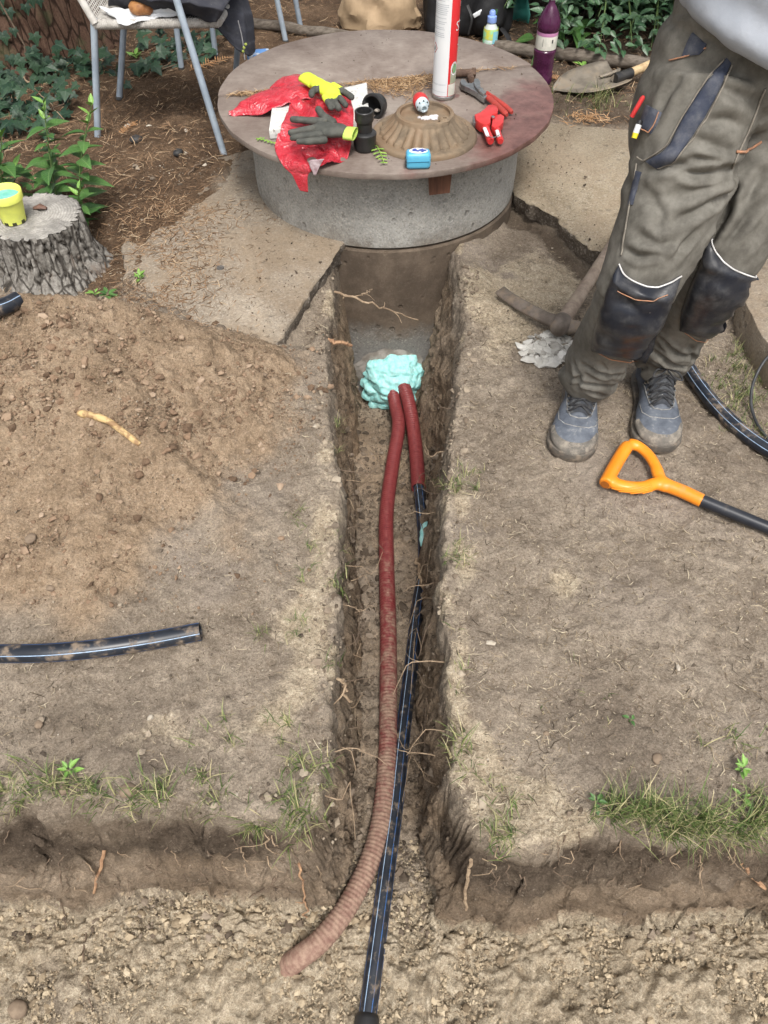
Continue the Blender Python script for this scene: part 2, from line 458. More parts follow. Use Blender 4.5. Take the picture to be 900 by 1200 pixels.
def geo(start, step, grow, end):
    o = [start]
    while o[-1] < end: o.append(o[-1] + step); step *= grow
    return o
def build_ground():
    # columns: left outside | left wall | floor | right wall | right outside
    lo_ = np.array(geo(0, 0.0075, 1.0, 1.25)[1:] + geo(1.25, 0.012, 1.12, 60)[1:])
    wb = 44; fb = 30
    def xs(yn):
        yl = np.clip(yn, 0.5, 3.0)
        l, r = XL(yl), XR(yl); pit = sstep(1.35, 1.9, yn); ww = 0.03 + 0.055 * pit
        l0, l1, r1, r0 = l - 0.02, l + ww, r - ww, r + 0.02
        return np.concatenate([(l0 - lo_)[::-1], np.linspace(l0, l1, wb), np.linspace(l1, r1, fb + 2)[1:-1], np.linspace(r1, r0, wb), r0 + lo_])
    yb = list(np.linspace(-0.125, 0.06, 96))
    yc = 0.475
    down = [-0.125 - q for q in geo(0, 0.0075, 1.0, 0.42)[1:] + geo(0.42, 0.012, 1.18, 60)[1:]]
    up = [0.06 + q for q in geo(0, 0.0075, 1.0, 2.05)[1:] + geo(2.05, 0.0085, 1.01, 4.2)[1:] + geo(4.2, 0.05, 1.12, 70)[1:]]
    yn = np.array(down[::-1] + yb + up) + yc
    X = np.stack([xs(v) for v in yn]); Y = np.repeat(yn[:, None], X.shape[1], 1)
    Y = Y + (YF(X) - yc) * np.exp(-np.abs(Y - yc) / 0.35)
    Z = ground_h(X, Y)
    f, d = trench_f(X, Y); f = np.clip(f, 0, 1)
    # relief along the normals
    V = np.stack([X, Y, Z], -1)
    du = np.gradient(V, axis=1); dv = np.gradient(V, axis=0)
    nrm = np.cross(du, dv); nrm /= np.linalg.norm(nrm, axis=-1, keepdims=True) + 1e-12
    mh = mound_h(X, Y)
    mask_m = sstep(0.002, 0.085, mh + 0.022 * fbm(X * 9, Y * 9, 0, 3, 77))
    near = (np.abs(X) < 3) & (Y < 5.5) & (Y > -1)
    wall = sstep(0.04, 0.25, f) * sstep(1.0, 0.9, f); flo = sstep(0.85, 1.0, f)
    big = fbm(X * 14, Y * 14, Z * 14, 4, 41); med = fbm(X * 45, Y * 45, Z * 45, 3, 43); medw = fbm(X * 22, Y * 22, Z * 26, 3, 44); crumb = fbm(X * 90, Y * 90, Z * 90, 2, 45)
    ridg = 1 - np.abs(fbm(X * 25, Y * 25, Z * 25, 3, 47)) * 2
    vert = fbm(X * 30, Y * 30, Z * 5, 3, 49)
    amp = 0.011 * big + 0.007 * med + 0.004 * crumb
    amp = amp + mask_m * (0.008 * big + 0.008 * np.maximum(med, 0) + 0.006 * crumb)
    amp = amp + wall * (0.016 * big + 0.008 * vert + 0.010 * medw - 0.006 * ridg + 0.003 * med)
    cross = flo * sstep(0.5, 0.42, Y)
    amp = amp + flo * (0.010 * big + 0.008 * med + 0.004 * crumb) + cross * (0.004 * med + 0.009 * np.maximum(big, 0) + 0.012 * np.maximum(crumb, -.1))
    slabby = sstep(0.0, 0.03, poly_sd(X, Y, VIS_L))
    amp = np.where(near, amp, 0) * (1 - slabby)
    V = V + nrm * amp[..., None]
    # colour zones (what the earth is made of, not how it is lit)
    nz = fbm(X * 5, Y * 5, Z * 5, 4, 51); nz2 = fbm(X * 13, Y * 13, Z * 13, 4, 53)
    sand = np.zeros_like(X)
    def spot(px, py, rx, ry, a=1.0):
        q = P(px, py); return a * np.exp(-(((X - q.x) / rx) ** 2 + ((Y - q.y) / ry) ** 2))
    for sp in [(600, 935, .10, .06), (640, 965, .09, .05), (560, 890, .035, .08), (530, 860, .025, .08), (655, 680, .05, .05, .7), (545, 660, .035, .07, .8), (540, 740, .03, .08, .6), (535, 800, .025, .08, .7), (355, 740, .08, .12, .6),
               (370, 700, .05, .10, .7), (380, 640, .04, .15, .6), (640, 320, .13, .22, 1.0), (600, 350, .10, .18, .9), (590, 400, .09, .13, .6), (560, 330, .06, .2, .9), (380, 560, .05, .15, .5), (350, 820, .07, .06, .35), (180, 860, .25, .06, .3),
               (540, 590, .03, .06, .5), (640, 760, .05, .03, .3), (700, 610, .08, .05, .35), (20, 920, .03, .03, .8), (370, 930, .02, .02, .8), (410, 345, .05, .12, .5), (400, 300, .04, .1, .5), (300, 850, .2, .05, .3)]: sand = sand + spot(*sp)
    topm = 1 - sstep(0.03, 0.2, f)
    flsand = flo * sstep(0.62, 0.36, Y) * (0.95 + 0.5 * nz) - flo * 0.45 * np.exp(-(((X + 0.78) / 0.2) ** 2 + ((Y - 0.28) / 0.12) ** 2))
    flsand = np.maximum(flsand, flo * sstep(1.0, 0.5, Y) * (0.28 + 0.25 * nz))
    lipd = np.exp(-((d + 0.012) / 0.03) ** 2) * sstep(0.5, 0.7, Y) * (0.30 + 0.9 * nz2 + 0.6 * nz)
    sand = np.maximum(sand * 1.35, lipd) * topm * (0.85 + 0.9 * nz2) + flsand + wall * 0.14 * (1 + nz2) + wall * sstep(0.75, 1.0, f) * 0.25 * (0.5 + nz2)
    seam = np.exp(-((Z + 0.30 + 0.03 * nz) / 0.02) ** 2) * wall * sstep(0.55, 0.5, Y) * 0.5
    sand = np.clip(sand + seam * 0.15, 0, 1)
    humus = wall * sstep(0.62, 0.40, f + 0.12 * nz) * (0.08 + (0.32 + 0.6 * nz) * sstep(0.6, 0.5, Y)) + wall * 0.08 + wall * 0.35 * nz + wall * sstep(0.6, 0.5, Y) * sstep(0.98, 0.8, f + .1 * nz) * 0.30 + flo * (0.06 + 0.3 * nz) * sstep(0.5, 0.62, Y)
    humus = humus + flo * 0.3 * np.exp(-(((X + 0.78) / 0.2) ** 2 + ((Y - 0.28) / 0.12) ** 2)) + flo * 0.22 * sstep(0.1, 0.5, fbm(X * 4, Y * 4, 0, 3, 57))
    humus = humus + topm * 0.55 * np.exp(-(((X + 0.62) / 0.22) ** 2 + ((Y - 0.66) / 0.09) ** 2)) * (0.7 + nz2) + topm * 0.5 * spot(620, 330, .1, .15) * 0
    dp = poly_sd(X, Y, DIP); sr = poly_sd(X, Y, SLAB_R)
    humus = humus + topm * sstep(0.10, 0.02, np.abs(sr)) * sstep(-0.02, 0.04, dp) * 0.7
    humus = humus + topm * sstep(3.3, 3.6, Y) * sstep(0.3, 0.7, X) * 0.7
    humus = np.clip(humus, 0, 1)
    nd = poly_sd(X, Y, [(-3, 2.2), (-0.9, 2.2), (-0.62, 2.5), (-0.62, 2.95), (-0.3, 3.6), (0.4, 3.8), (0.6, 3.62), (1.2, 3.45), (3, 3.3), (3, 9), (-3, 9)])
    need = sstep(-0.10, 0.12, nd + 0.10 * nz) * topm
    Zc = np.stack([sand, humus, np.maximum(mask_m * topm, (wall * 0.55 + flo * sstep(0.5, 0.7, Y) * 0.5) * (1 + 0.5 * nz)), need], -1)
    n_r, n_c = X.shape
    idx = np.arange(n_r * n_c).reshape(n_r, n_c)
    F = np.stack([idx[:-1, :-1], idx[:-1, 1:], idx[1:, 1:], idx[1:, :-1]], -1).reshape(-1, 4)
    Vf = V.reshape(-1, 3); Cf = Zc.reshape(-1, 4); ff = f.reshape(-1); mm = mh.reshape(-1)
    fa = ff[F].max(1); ma = mm[F].mean(1)
    sel_t = fa > 0.12; sel_m = (~sel_t) & (ma > 0.035); sel_g = ~(sel_t | sel_m)
    for nm, sel, lab in (('ground', sel_g, None), ('trench', sel_t, None), ('soil_heap', sel_m, None)):
        Fs = F[sel]; u, inv = np.unique(Fs, return_inverse=True)
        o = np_mesh(nm, Vf[u], inv.reshape(Fs.shape), M_EARTH, kind='structure', attrs={'zone': Cf[u]})
        o['label'] = {'ground': 'trampled grey brown earth around the trench and the well', 'trench': 'narrow freshly dug trench with dark earth walls and sandy floor', 'soil_heap': 'heap of loose orange brown soil beside the trench'}[nm]

def earth_material():
    m, t, b = new_mat('earth')
    v = coord(t)
    at = N(t, 'ShaderNodeAttribute', attribute_name='zone')
    sp = t.nodes.new('ShaderNodeSeparateColor'); L(t, at.outputs['Color'], sp.inputs[0])
    s_, h_, m_ = sp.outputs[0], sp.outputs[1], sp.outputs[2]; n_ = at.outputs['Alpha']
    nA = noise(t, v, 5, 10, 0.6); nB = noise(t, v, 28, 8, 0.62); nC = noise(t, v, 130, 6, 0.7); nD = noise(t, v, 420, 3, 0.6)
    mixn = math_(t, 'ADD', math_(t, 'ADD', math_(t, 'MULTIPLY', nA, 0.30), math_(t, 'MULTIPLY', nD, 0.20)), math_(t, 'ADD', math_(t, 'MULTIPLY', nB, 0.24), math_(t, 'MULTIPLY', nC, 0.26)))
    mixn = math_(t, 'ADD', math_(t, 'MULTIPLY', math_(t, 'SUBTRACT', mixn, 0.5), 1.55), 0.5)
    dirt = ramp(t, mixn, [(0.24, (0.080, 0.060, 0.043)), (0.40, (0.185, 0.148, 0.112)), (0.54, (0.28, 0.232, 0.180)), (0.74, (0.44, 0.375, 0.295))])
    sandc = ramp(t, math_(t, 'ADD', math_(t, 'MULTIPLY', math_(t, 'SUBTRACT', math_(t, 'ADD', math_(t, 'MULTIPLY', nC, 0.4), math_(t, 'ADD', math_(t, 'MULTIPLY', nB, 0.3), math_(t, 'MULTIPLY', nD, 0.3))), 0.5), 1.5), 0.5), [(0.26, (0.155, 0.119, 0.081)), (0.44, (0.315, 0.255, 0.18)), (0.58, (0.46, 0.388, 0.288)), (0.74, (0.62, 0.54, 0.42))])
    hum = ramp(t, mixn, [(0.28, (0.040, 0.030, 0.022)), (0.5, (0.092, 0.070, 0.052)), (0.72, (0.17, 0.135, 0.10))])
    mnd = ramp(t, mixn, [(0.26, (0.125, 0.087, 0.056)), (0.48, (0.275, 0.20, 0.133)), (0.70, (0.42, 0.325, 0.23))])
    ndl = ramp(t, mixn, [(0.30, (0.040, 0.027, 0.018)), (0.5, (0.105, 0.068, 0.043)), (0.70, (0.22, 0.15, 0.095))])
    def crisp(mask, sharp=0.16, wgt=0.42):
        q = math_(t, 'ADD', mask, math_(t, 'MULTIPLY', math_(t, 'SUBTRACT', math_(t, 'ADD', math_(t, 'MULTIPLY', nB, 0.6), math_(t, 'MULTIPLY', nC, 0.4)), 0.5), wgt * 2.4))
        return mrange(t, q, 0.5 - sharp, 0.5 + sharp)
    nP = noise(t, v, 2.3, 5, 0.55, 0.4)
    dirt = mixc(t, math_(t, 'MULTIPLY', mrange(t, nP, 0.52, 0.66), 0.45), dirt, (0.30, 0.255, 0.215))
    dirt = mixc(t, math_(t, 'MULTIPLY', mrange(t, nP, 0.46, 0.34), 0.40), dirt, (0.135, 0.108, 0.085))
    col = mixc(t, crisp(m_, 0.3), dirt, mnd)
    col = mixc(t, crisp(n_, 0.25), col, ndl)
    col = mixc(t, crisp(h_, 0.35), col, hum)
    col = mixc(t, crisp(s_, 0.22), col, sandc)
    # pale crumbs and dark grains
    vo = N(t, 'ShaderNodeTexVoronoi', Scale=150.0); L(t, v, vo.inputs['Vector'])
    vr = t.nodes.new('ShaderNodeSeparateColor'); L(t, vo.outputs['Color'], vr.inputs[0])
    fl = math_(t, 'MULTIPLY', mrange(t, vr.outputs[0], 0.90, 0.93), mrange(t, vo.outputs['Distance'], 0.45, 0.25))
    col = mixc(t, math_(t, 'MULTIPLY', fl, 0.35), col, (0.40, 0.34, 0.27))
    fk = math_(t, 'MULTIPLY', mrange(t, vr.outputs[1], 0.88, 0.92), mrange(t, vo.outputs['Distance'], 0.5, 0.3))
    col = mixc(t, math_(t, 'MULTIPLY', fk, 0.28), col, (0.05, 0.04, 0.03))
    # each grain of earth has its own tone
    for sc_, lo_, hi_ in ((210.0, 0.90, 1.10), (430.0, 0.86, 1.14)):
        vg = N(t, 'ShaderNodeTexVoronoi', Scale=sc_); L(t, v, vg.inputs['Vector'])
        sg = t.nodes.new('ShaderNodeSeparateColor'); L(t, vg.outputs['Color'], sg.inputs[0])
        gr = t.nodes.new('ShaderNodeCombineColor'); mv = mrange(t, sg.outputs[0], 0.0, 1.0, lo_, hi_)
        for k_ in range(3): L(t, mv, gr.inputs[k_])
        col = mixc(t, 1.0, col, gr.outputs[0], 'MULTIPLY')
    L(t, col, b.inputs['Base Color'])
    b.inputs['Roughness'].default_value = 0.95; b.inputs['Specular IOR Level'].default_value = 0.12
    vo2 = N(t, 'ShaderNodeTexVoronoi', Scale=60.0); L(t, v, vo2.inputs['Vector'])
    bump_chain(t, b, [(nB, 0.75, 0.014), (vo2.outputs['Distance'], 0.4, 0.006), (nC, 0.9, 0.007), (nD, 0.8, 0.003)])
    return m
M_EARTH = earth_material()
build_ground()

# ------------------------------------------------------------------ scatter generators
def ico():
    bm = bmesh.new(); bmesh.ops.create_icosphere(bm, subdivisions=1, radius=1)
    V = np.array([v.co[:] for v in bm.verts]); F = np.array([[v.index for v in f.verts] for f in bm.faces]); bm.free(); return V, F
def ico2():
    bm = bmesh.new(); bmesh.ops.create_icosphere(bm, subdivisions=2, radius=1)
    V = np.array([v.co[:] for v in bm.verts]); F = np.array([[v.index for v in f.verts] for f in bm.faces]); bm.free(); return V, F
ICO = ico(); ICO2 = ico2()
OCT = (np.array([(1, 0, 0), (-1, 0, 0), (0, 1, 0), (0, -1, 0), (0, 0, 1), (0, 0, -1)], float), np.array([(0, 2, 4), (2, 1, 4), (1, 3, 4), (3, 0, 4), (2, 0, 5), (1, 2, 5), (3, 1, 5), (0, 3, 5)]))
def rand_rot(n):
    q = rng.normal(size=(n, 4)); q /= np.linalg.norm(q, axis=1, keepdims=True)
    a, b, c, d = q.T
    return np.stack([np.stack([1 - 2 * (c * c + d * d), 2 * (b * c - a * d), 2 * (b * d + a * c)], -1), np.stack([2 * (b * c + a * d), 1 - 2 * (b * b + d * d), 2 * (c * d - a * b)], -1), np.stack([2 * (b * d - a * c), 2 * (c * d + a * b), 1 - 2 * (b * b + c * c)], -1)], 1)
def rocks(name, pos, size, m, label, flat=0.75, jag=0.28, sink=0.25, kind='stuff', tiny=False):
    n = len(pos); V0, F0 = OCT if tiny else ICO
    V = V0[None] * (1 + jag * rng.normal(size=(n, len(V0), 1)).clip(-1.6, 1.6))
    V = V * rng.uniform([0.75, 0.75, 0.6], [1.3, 1.1, 1.0], size=(n, 1, 3)) * size[:, None, None]
    V = np.einsum('nij,nkj->nki', rand_rot(n), V)
    V[..., 2] *= flat
    V = V + pos[:, None, :]; V[..., 2] += (size * flat * (1 - 2 * sink) * 0.6)[:, None]
    F = F0[None] + (np.arange(n) * len(V0))[:, None, None]
    o = np_mesh(name, V.reshape(-1, 3), F.reshape(-1, 3), m, smooth=False, rnd=np.repeat(rng.uniform(0, 1, n), len(V0)), kind=kind)
    o['label'] = label; return o
def strips(name, pos, ang, tilt, ln, wd, m, label, bend=0.2, segs=2, kind='stuff', parent=None):
    """thin ribbons with a fold: needles, straw, rootlets"""
    n = len(pos); ts = np.linspace(0, 1, segs + 1)
    dirh = np.stack([np.cos(ang), np.sin(ang), np.zeros(n)], -1); up = np.array([0, 0, 1.0]); sd_ = np.stack([-np.sin(ang), np.cos(ang), np.zeros(n)], -1)
    bnd = rng.normal(0, bend, n); V = []
    for t_ in ts:
        c = pos + dirh * ((t_ - 0.5) * ln * np.cos(tilt))[:, None] + up * ((t_ - 0.5) * ln * np.sin(tilt) + wd * 0.6)[:, None] + sd_ * (bnd * ln * (t_ - 0.5) ** 2 * 2)[:, None]
        wv = wd * (0.6 + 0.4 * sin(pi * t_))
        V += [c + sd_ * wv[:, None] * 0.5, c + up * (wv * 0.45)[:, None], c - sd_ * wv[:, None] * 0.5]
    V = np.stack(V, 1); k = 3 * (segs + 1); F = []
    for i in range(segs):
        for j in (0, 1): F.append([i * 3 + j, i * 3 + j + 1, (i + 1) * 3 + j + 1, (i + 1) * 3 + j])
    F = np.array(F)[None] + (np.arange(n) * k)[:, None, None]
    o = np_mesh(name, V.reshape(-1, 3), F.reshape(-1, 4), m, smooth=True, rnd=np.repeat(rng.uniform(0, 1, n), k), kind=kind, parent=parent)
    o['label'] = label; return o
def blades(name, pos, ang, lean, ln, wd, m, label, droop=0.6, segs=4, kind='stuff', parent=None):
    n = len(pos); dirh = np.stack([np.cos(ang), np.sin(ang), np.zeros(n)], -1); sd_ = np.stack([-np.sin(ang), np.cos(ang), np.zeros(n)], -1)
    p = pos.copy(); a = lean.copy(); V = []
    for i in range(segs + 1):
        w_ = wd * (1 - (i / segs) ** 2 * 0.9) * 0.5
        V += [p + sd_ * w_[:, None], p - sd_ * w_[:, None]]
        p = p + (dirh * np.sin(a)[:, None] + np.array([0, 0, 1.0]) * np.cos(a)[:, None]) * (ln / segs)[:, None]
        a = a + droop * rng.uniform(0.3, 1.2, n) / segs * 1.6
    V = np.stack(V, 1); k = 2 * (segs + 1)
    F = np.array([[2 * i, 2 * i + 1, 2 * i + 3, 2 * i + 2] for i in range(segs)])[None] + (np.arange(n) * k)[:, None, None]
    o = np_mesh(name, V.reshape(-1, 3), F.reshape(-1, 4), m, smooth=True, rnd=np.repeat(rng.uniform(0, 1, n), k), kind=kind, parent=parent)
    o['label'] = label; return o
def rnd_mat(name, stops, rough=0.9, spec=0.2, nscale=60, transl=0.0, bump=0.0, bscale=200):
    m, t, b = new_mat(name)
    at = N(t, 'ShaderNodeAttribute', attribute_name='rnd')
    nz = noise(t, coord(t), nscale, 5, 0.6)
    k = math_(t, 'ADD', at.outputs['Fac'], math_(t, 'MULTIPLY', math_(t, 'SUBTRACT', nz, 0.5), 0.5))
    c = ramp(t, k, stops); L(t, c, b.inputs['Base Color'])
    b.inputs['Roughness'].default_value = rough; b.inputs['Specular IOR Level'].default_value = spec
    if transl: b.inputs['Subsurface Weight'].default_value = transl; b.inputs['Subsurface Radius'].default_value = (0.01, 0.012, 0.004); b.inputs['Subsurface Scale'].default_value = 0.3
    if bump: bump_chain(t, b, [(noise(t, coord(t), bscale, 4, 0.6), bump, 0.002)])
    return m
def in_region(n, x0, x1, y0, y1, dens=None):
    out = []
    while sum(len(o) for o in out) < n:
        q = np.stack([rng.uniform(x0, x1, n * 2), rng.uniform(y0, y1, n * 2)], -1)
        if dens is not None: q = q[rng.uniform(0, 1, len(q)) < dens(q[:, 0], q[:, 1])]
        out.append(q)
    return np.concatenate(out)[:n]
def on_ground(q, up=0.0):
    z = ground_h(q[:, 0], q[:, 1]); return np.stack([q[:, 0], q[:, 1], z + up], -1)
def not_trench(x, y): f, d = trench_f(x, y); return (np.abs(f) < 0.02)
def not_slab(x, y): return (poly_sd(x, y, VIS_L) < 0) & (poly_sd(x, y, SLAB_R) < 0)
M_CLOD = rnd_mat('clod_soil', [(0.0, (0.10, 0.066, 0.043)), (0.5, (0.21, 0.14, 0.092)), (0.85, (0.29, 0.21, 0.145)), (1.0, (0.33, 0.25, 0.18))], bump=0.6)
M_CRUMB = rnd_mat('sand_crumb', [(0.0, (0.15, 0.113, 0.074)), (0.45, (0.31, 0.247, 0.168)), (1.0, (0.43, 0.355, 0.25))], bump=0.6)
M_PEB = rnd_mat('pebble_stone', [(0.0, (0.07, 0.055, 0.042)), (0.5, (0.18, 0.145, 0.11)), (0.85, (0.30, 0.25, 0.19)), (1.0, (0.44, 0.39, 0.32))], bump=0.4)
M_DARKC = rnd_mat('dark_crumb', [(0.0, (0.03, 0.023, 0.017)), (0.6, (0.085, 0.064, 0.048)), (1.0, (0.17, 0.135, 0.10))], bump=0.6)
q = in_region(9000, -1.7, -0.15, 0.95, 2.2, lambda x, y: np.clip(mound_h(x, y) * 9, 0, 1) * not_trench(x, y) * (0.25 + 0.75 * (fbm(x * 4, y * 4, 0, 3, 61) > -0.05)))
rocks('soil_crumbs', on_ground(q), 0.0018 + rng.pareto(2.6, len(q)).clip(0, 4) * 0.0025, M_CLOD, 'loose clods and crumbs of brown soil on the heap')
q = in_region(9000, -1.0, 1.0, 0.02, 0.62, lambda x, y: (trench_f(x, y)[0] > 0.9) * np.where(y > 0.48, 0.5, 1.0) * (0.3 + 0.7 * (fbm(x * 5, y * 5, 0, 3, 63) > -0.1)))
rocks('sand_crumbs', on_ground(q), 0.0022 + rng.pareto(2.8, len(q)).clip(0, 4) * 0.0023, M_CRUMB, 'crumbly lumps of pale sand on the trench floor')
M_TCR = rnd_mat('trench_crumb', [(0.0, (0.06, 0.046, 0.034)), (0.6, (0.14, 0.108, 0.08)), (1.0, (0.24, 0.195, 0.15))], bump=0.6)
q = in_region(3600, -0.3, 0.35, 0.5, 2.45, lambda x, y: (trench_f(x, y)[0] > 0.75) * 1.0)
rocks('trench_crumbs', on_ground(q), 0.002 + rng.pareto(2.6, len(q)).clip(0, 5) * 0.0026, M_TCR, 'brown soil crumbs fallen along the trench floor')
M_FINE = rnd_mat('fine_crumb', [(0.0, (0.075, 0.056, 0.040)), (0.5, (0.20, 0.158, 0.118)), (0.85, (0.29, 0.24, 0.18)), (1.0, (0.36, 0.305, 0.235))], bump=0.3)
q = in_region(26000, -1.3, 1.3, 0.46, 2.6, lambda x, y: not_trench(x, y) * not_slab(x, y) * np.where(x < 0, 1.0, 0.7) * (0.25 + 0.75 * (fbm(x * 3, y * 3, 0, 3, 66) > -0.05)))
rocks('fine_crumbs', on_ground(q), 0.0009 + rng.pareto(3.0, len(q)).clip(0, 4) * 0.0010, M_FINE, 'fine earth crumbs all over the trampled ground', tiny=True)
q = in_region(16000, -1.7, -0.15, 0.95, 2.2, lambda x, y: np.clip(mound_h(x, y) * 9, 0, 1) * not_trench(x, y))
rocks('fine_crumbs', on_ground(q), 0.0011 + rng.pareto(3.0, len(q)).clip(0, 4) * 0.0012, M_CLOD, 'fine crumbs of loose brown soil all over the heap', tiny=True)
q = in_region(24000, -1.0, 1.0, 0.02, 0.62, lambda x, y: (trench_f(x, y)[0] > 0.85) * 1.0)
rocks('fine_crumbs', on_ground(q), 0.0013 + rng.pareto(3.0, len(q)).clip(0, 4) * 0.0017, M_CRUMB, 'fine sandy crumbs on the trench floor', tiny=True)
q = in_region(9000, -0.3, 0.4, 0.5, 2.5, lambda x, y: (trench_f(x, y)[0] > 0.05) * 1.0)
rocks('fine_crumbs', on_ground(q), 0.0012 + rng.pareto(3.0, len(q)).clip(0, 4) * 0.0014, M_TCR, 'fine brown crumbs stuck to the trench walls', tiny=True)
q = in_region(420, -0.3, 0.4, 0.5, 2.4, lambda x, y: (trench_f(x, y)[0] > 0.55) * np.where(np.minimum(x - XL(y), XR(y) - x) < 0.09, 1.0, 0.25))
rocks('fallen_clods', on_ground(q), 0.004 + rng.pareto(2.4, len(q)).clip(0, 3) * 0.0045, M_TCR, 'clods fallen from the walls along the trench floor')
q = in_region(800, -0.4, 0.5, 0.5, 2.4, lambda x, y: (np.abs(trench_f(x, y)[1] + 0.025) < 0.03) * 1.0)
rocks('lip_crumbs', on_ground(q), 0.0025 + rng.pareto(2.6, len(q)).clip(0, 3) * 0.003, M_FINE, 'loose crumbs along the lips of the trench')
q = in_region(300, -0.9, 0.9, 0.38, 0.5, lambda x, y: (trench_f(x, y)[0] > 0.7) * 1.0)
rocks('fallen_clods', on_ground(q), 0.003 + rng.pareto(2.4, len(q)).clip(0, 3) * 0.003, M_TCR, 'brown clods fallen at the foot of the wide trench face')
q = in_region(3800, -1.3, 1.4, 0.46, 3.4, lambda x, y: not_trench(x, y) * not_slab(x, y) * (mound_h(x, y) < 0.05) * np.where(x < 0, 1.0, 0.55) * (0.25 + 0.75 * (fbm(x * 3, y * 3, 0, 3, 65) > 0.0)))
rocks('pebbles', on_ground(q), 0.0014 + rng.pareto(3.0, len(q)).clip(0, 6) * 0.0016, M_PEB, 'small pebbles and crumbs strewn over the bare earth')
q = in_region(900, -0.45, 0.8, 1.9, 3.4, lambda x, y: (~not_slab(x, y)) * 1.0)
rocks('grit', np.stack([q[:, 0], q[:, 1], np.full(len(q), 0.024)], -1), 0.001 + rng.pareto(3.0, len(q)).clip(0, 4) * 0.0014, M_DARKC, 'dark grit lying on the concrete slabs')
M_STRAW = rnd_mat('straw', [(0.0, (0.10, 0.075, 0.05)), (0.4, (0.27, 0.21, 0.14)), (1.0, (0.52, 0.45, 0.33))])
q = in_region(6000, -1.2, 1.5, 0.45, 2.6, lambda x, y: not_trench(x, y) * not_slab(x, y) * np.where(x > 0.1, 1.0, 0.3) * (mound_h(x, y) < 0.06) * (0.3 + 0.7 * (fbm(x * 4, y * 4, 0, 3, 67) > -0.1)))
strips('straw_bits', on_ground(q, 0.002), rng.uniform(0, 2 * pi, len(q)), rng.normal(0, 0.12, len(q)), rng.gamma(3, 0.0045, len(q)), rng.uniform(0.0009, 0.0022, len(q)), M_STRAW, 'dry straw and root bits trodden into the bare earth')
q = in_region(5500, -0.5, 1.4, 0.46, 2.3, lambda x, y: not_trench(x, y) * not_slab(x, y) * np.where(x > 0.1, 1.0, 0.35) * (0.2 + 0.8 * (fbm(x * 5, y * 5, 0, 3, 68) > 0.0)))
strips('straw_bits', on_ground(q, 0.001), rng.uniform(0, 2 * pi, len(q)), rng.normal(0, 0.1, len(q)), rng.gamma(3, 0.0022, len(q)), rng.uniform(0.001, 0.0024, len(q)), M_STRAW, 'tiny pale straw scraps pressed into the bare earth')
M_TWIGD = rnd_mat('dark_scrap', [(0, (.035, .026, .018)), (.6, (.08, .06, .042)), (1, (.15, .11, .08))])
q = in_region(2600, -1.2, 1.4, 0.46, 2.3, lambda x, y: not_trench(x, y) * not_slab(x, y) * np.where(x > 0.1, 1.0, 0.5))
strips('dark_scraps', on_ground(q, 0.001), rng.uniform(0, 2 * pi, len(q)), rng.normal(0, 0.1, len(q)), rng.gamma(3, 0.005, len(q)), rng.uniform(0.001, 0.0022, len(q)), M_TWIGD, 'dark twig scraps scattered on the bare earth', bend=0.35)
M_NEED = rnd_mat('needle_litter', [(0.0, (0.06, 0.036, 0.022)), (0.4, (0.155, 0.094, 0.054)), (0.75, (0.29, 0.185, 0.11)), (1.0, (0.44, 0.335, 0.22))])
def need_d(x, y):
    nd = poly_sd(x, y, [(-3, 2.2), (-0.9, 2.2), (-0.66, 2.5), (-0.62, 2.95), (-0.3, 3.6), (0.4, 3.8), (0.6, 3.55), (1.2, 3.45), (3, 3.3), (3, 9), (-3, 9)])
    return np.clip(0.5 + (nd + 0.10 * fbm(x * 5, y * 5, 0, 3, 69)) * 4, 0, 1) * (0.35 + 0.65 * (fbm(x * 3, y * 3, 0, 3, 71) > -0.15)) * ((x + 0.0) ** 2 + (y - 2.98) ** 2 > 0.27)
q = in_region(17000, -2.6, 2.4, 2.1, 5.4, need_d)
strips('needle_litter', on_ground(q, 0.004) + np.stack([0 * q[:, 0], 0 * q[:, 0], rng.uniform(0, 0.012, len(q))], -1), rng.uniform(0, 2 * pi, len(q)), rng.normal(0, 0.3, len(q)), rng.gamma(4, 0.008, len(q)), rng.uniform(0.0012, 0.0036, len(q)), M_NEED, 'orange brown dry needles and twigs covering the ground behind the well')
q = in_region(2600, -0.95, -0.40, 1.95, 2.8, lambda x, y: np.clip(0.9 - np.abs(x + 0.78) * 3.2, 0, 1) * (fbm(x * 6, y * 6, 0, 3, 73) > -0.1) + 0.06)
q[:, 1] = q[:, 1]
strips('needles_on_slab', np.stack([q[:, 0], q[:, 1], np.maximum(ground_h(q[:, 0], q[:, 1]), 0.021) + 0.002], -1), rng.uniform(0, 2 * pi, len(q)), rng.normal(0, 0.15, len(q)), rng.gamma(4, 0.006, len(q)), rng.uniform(0.001, 0.003, len(q)), M_NEED, 'orange needles blown onto the concrete slab')
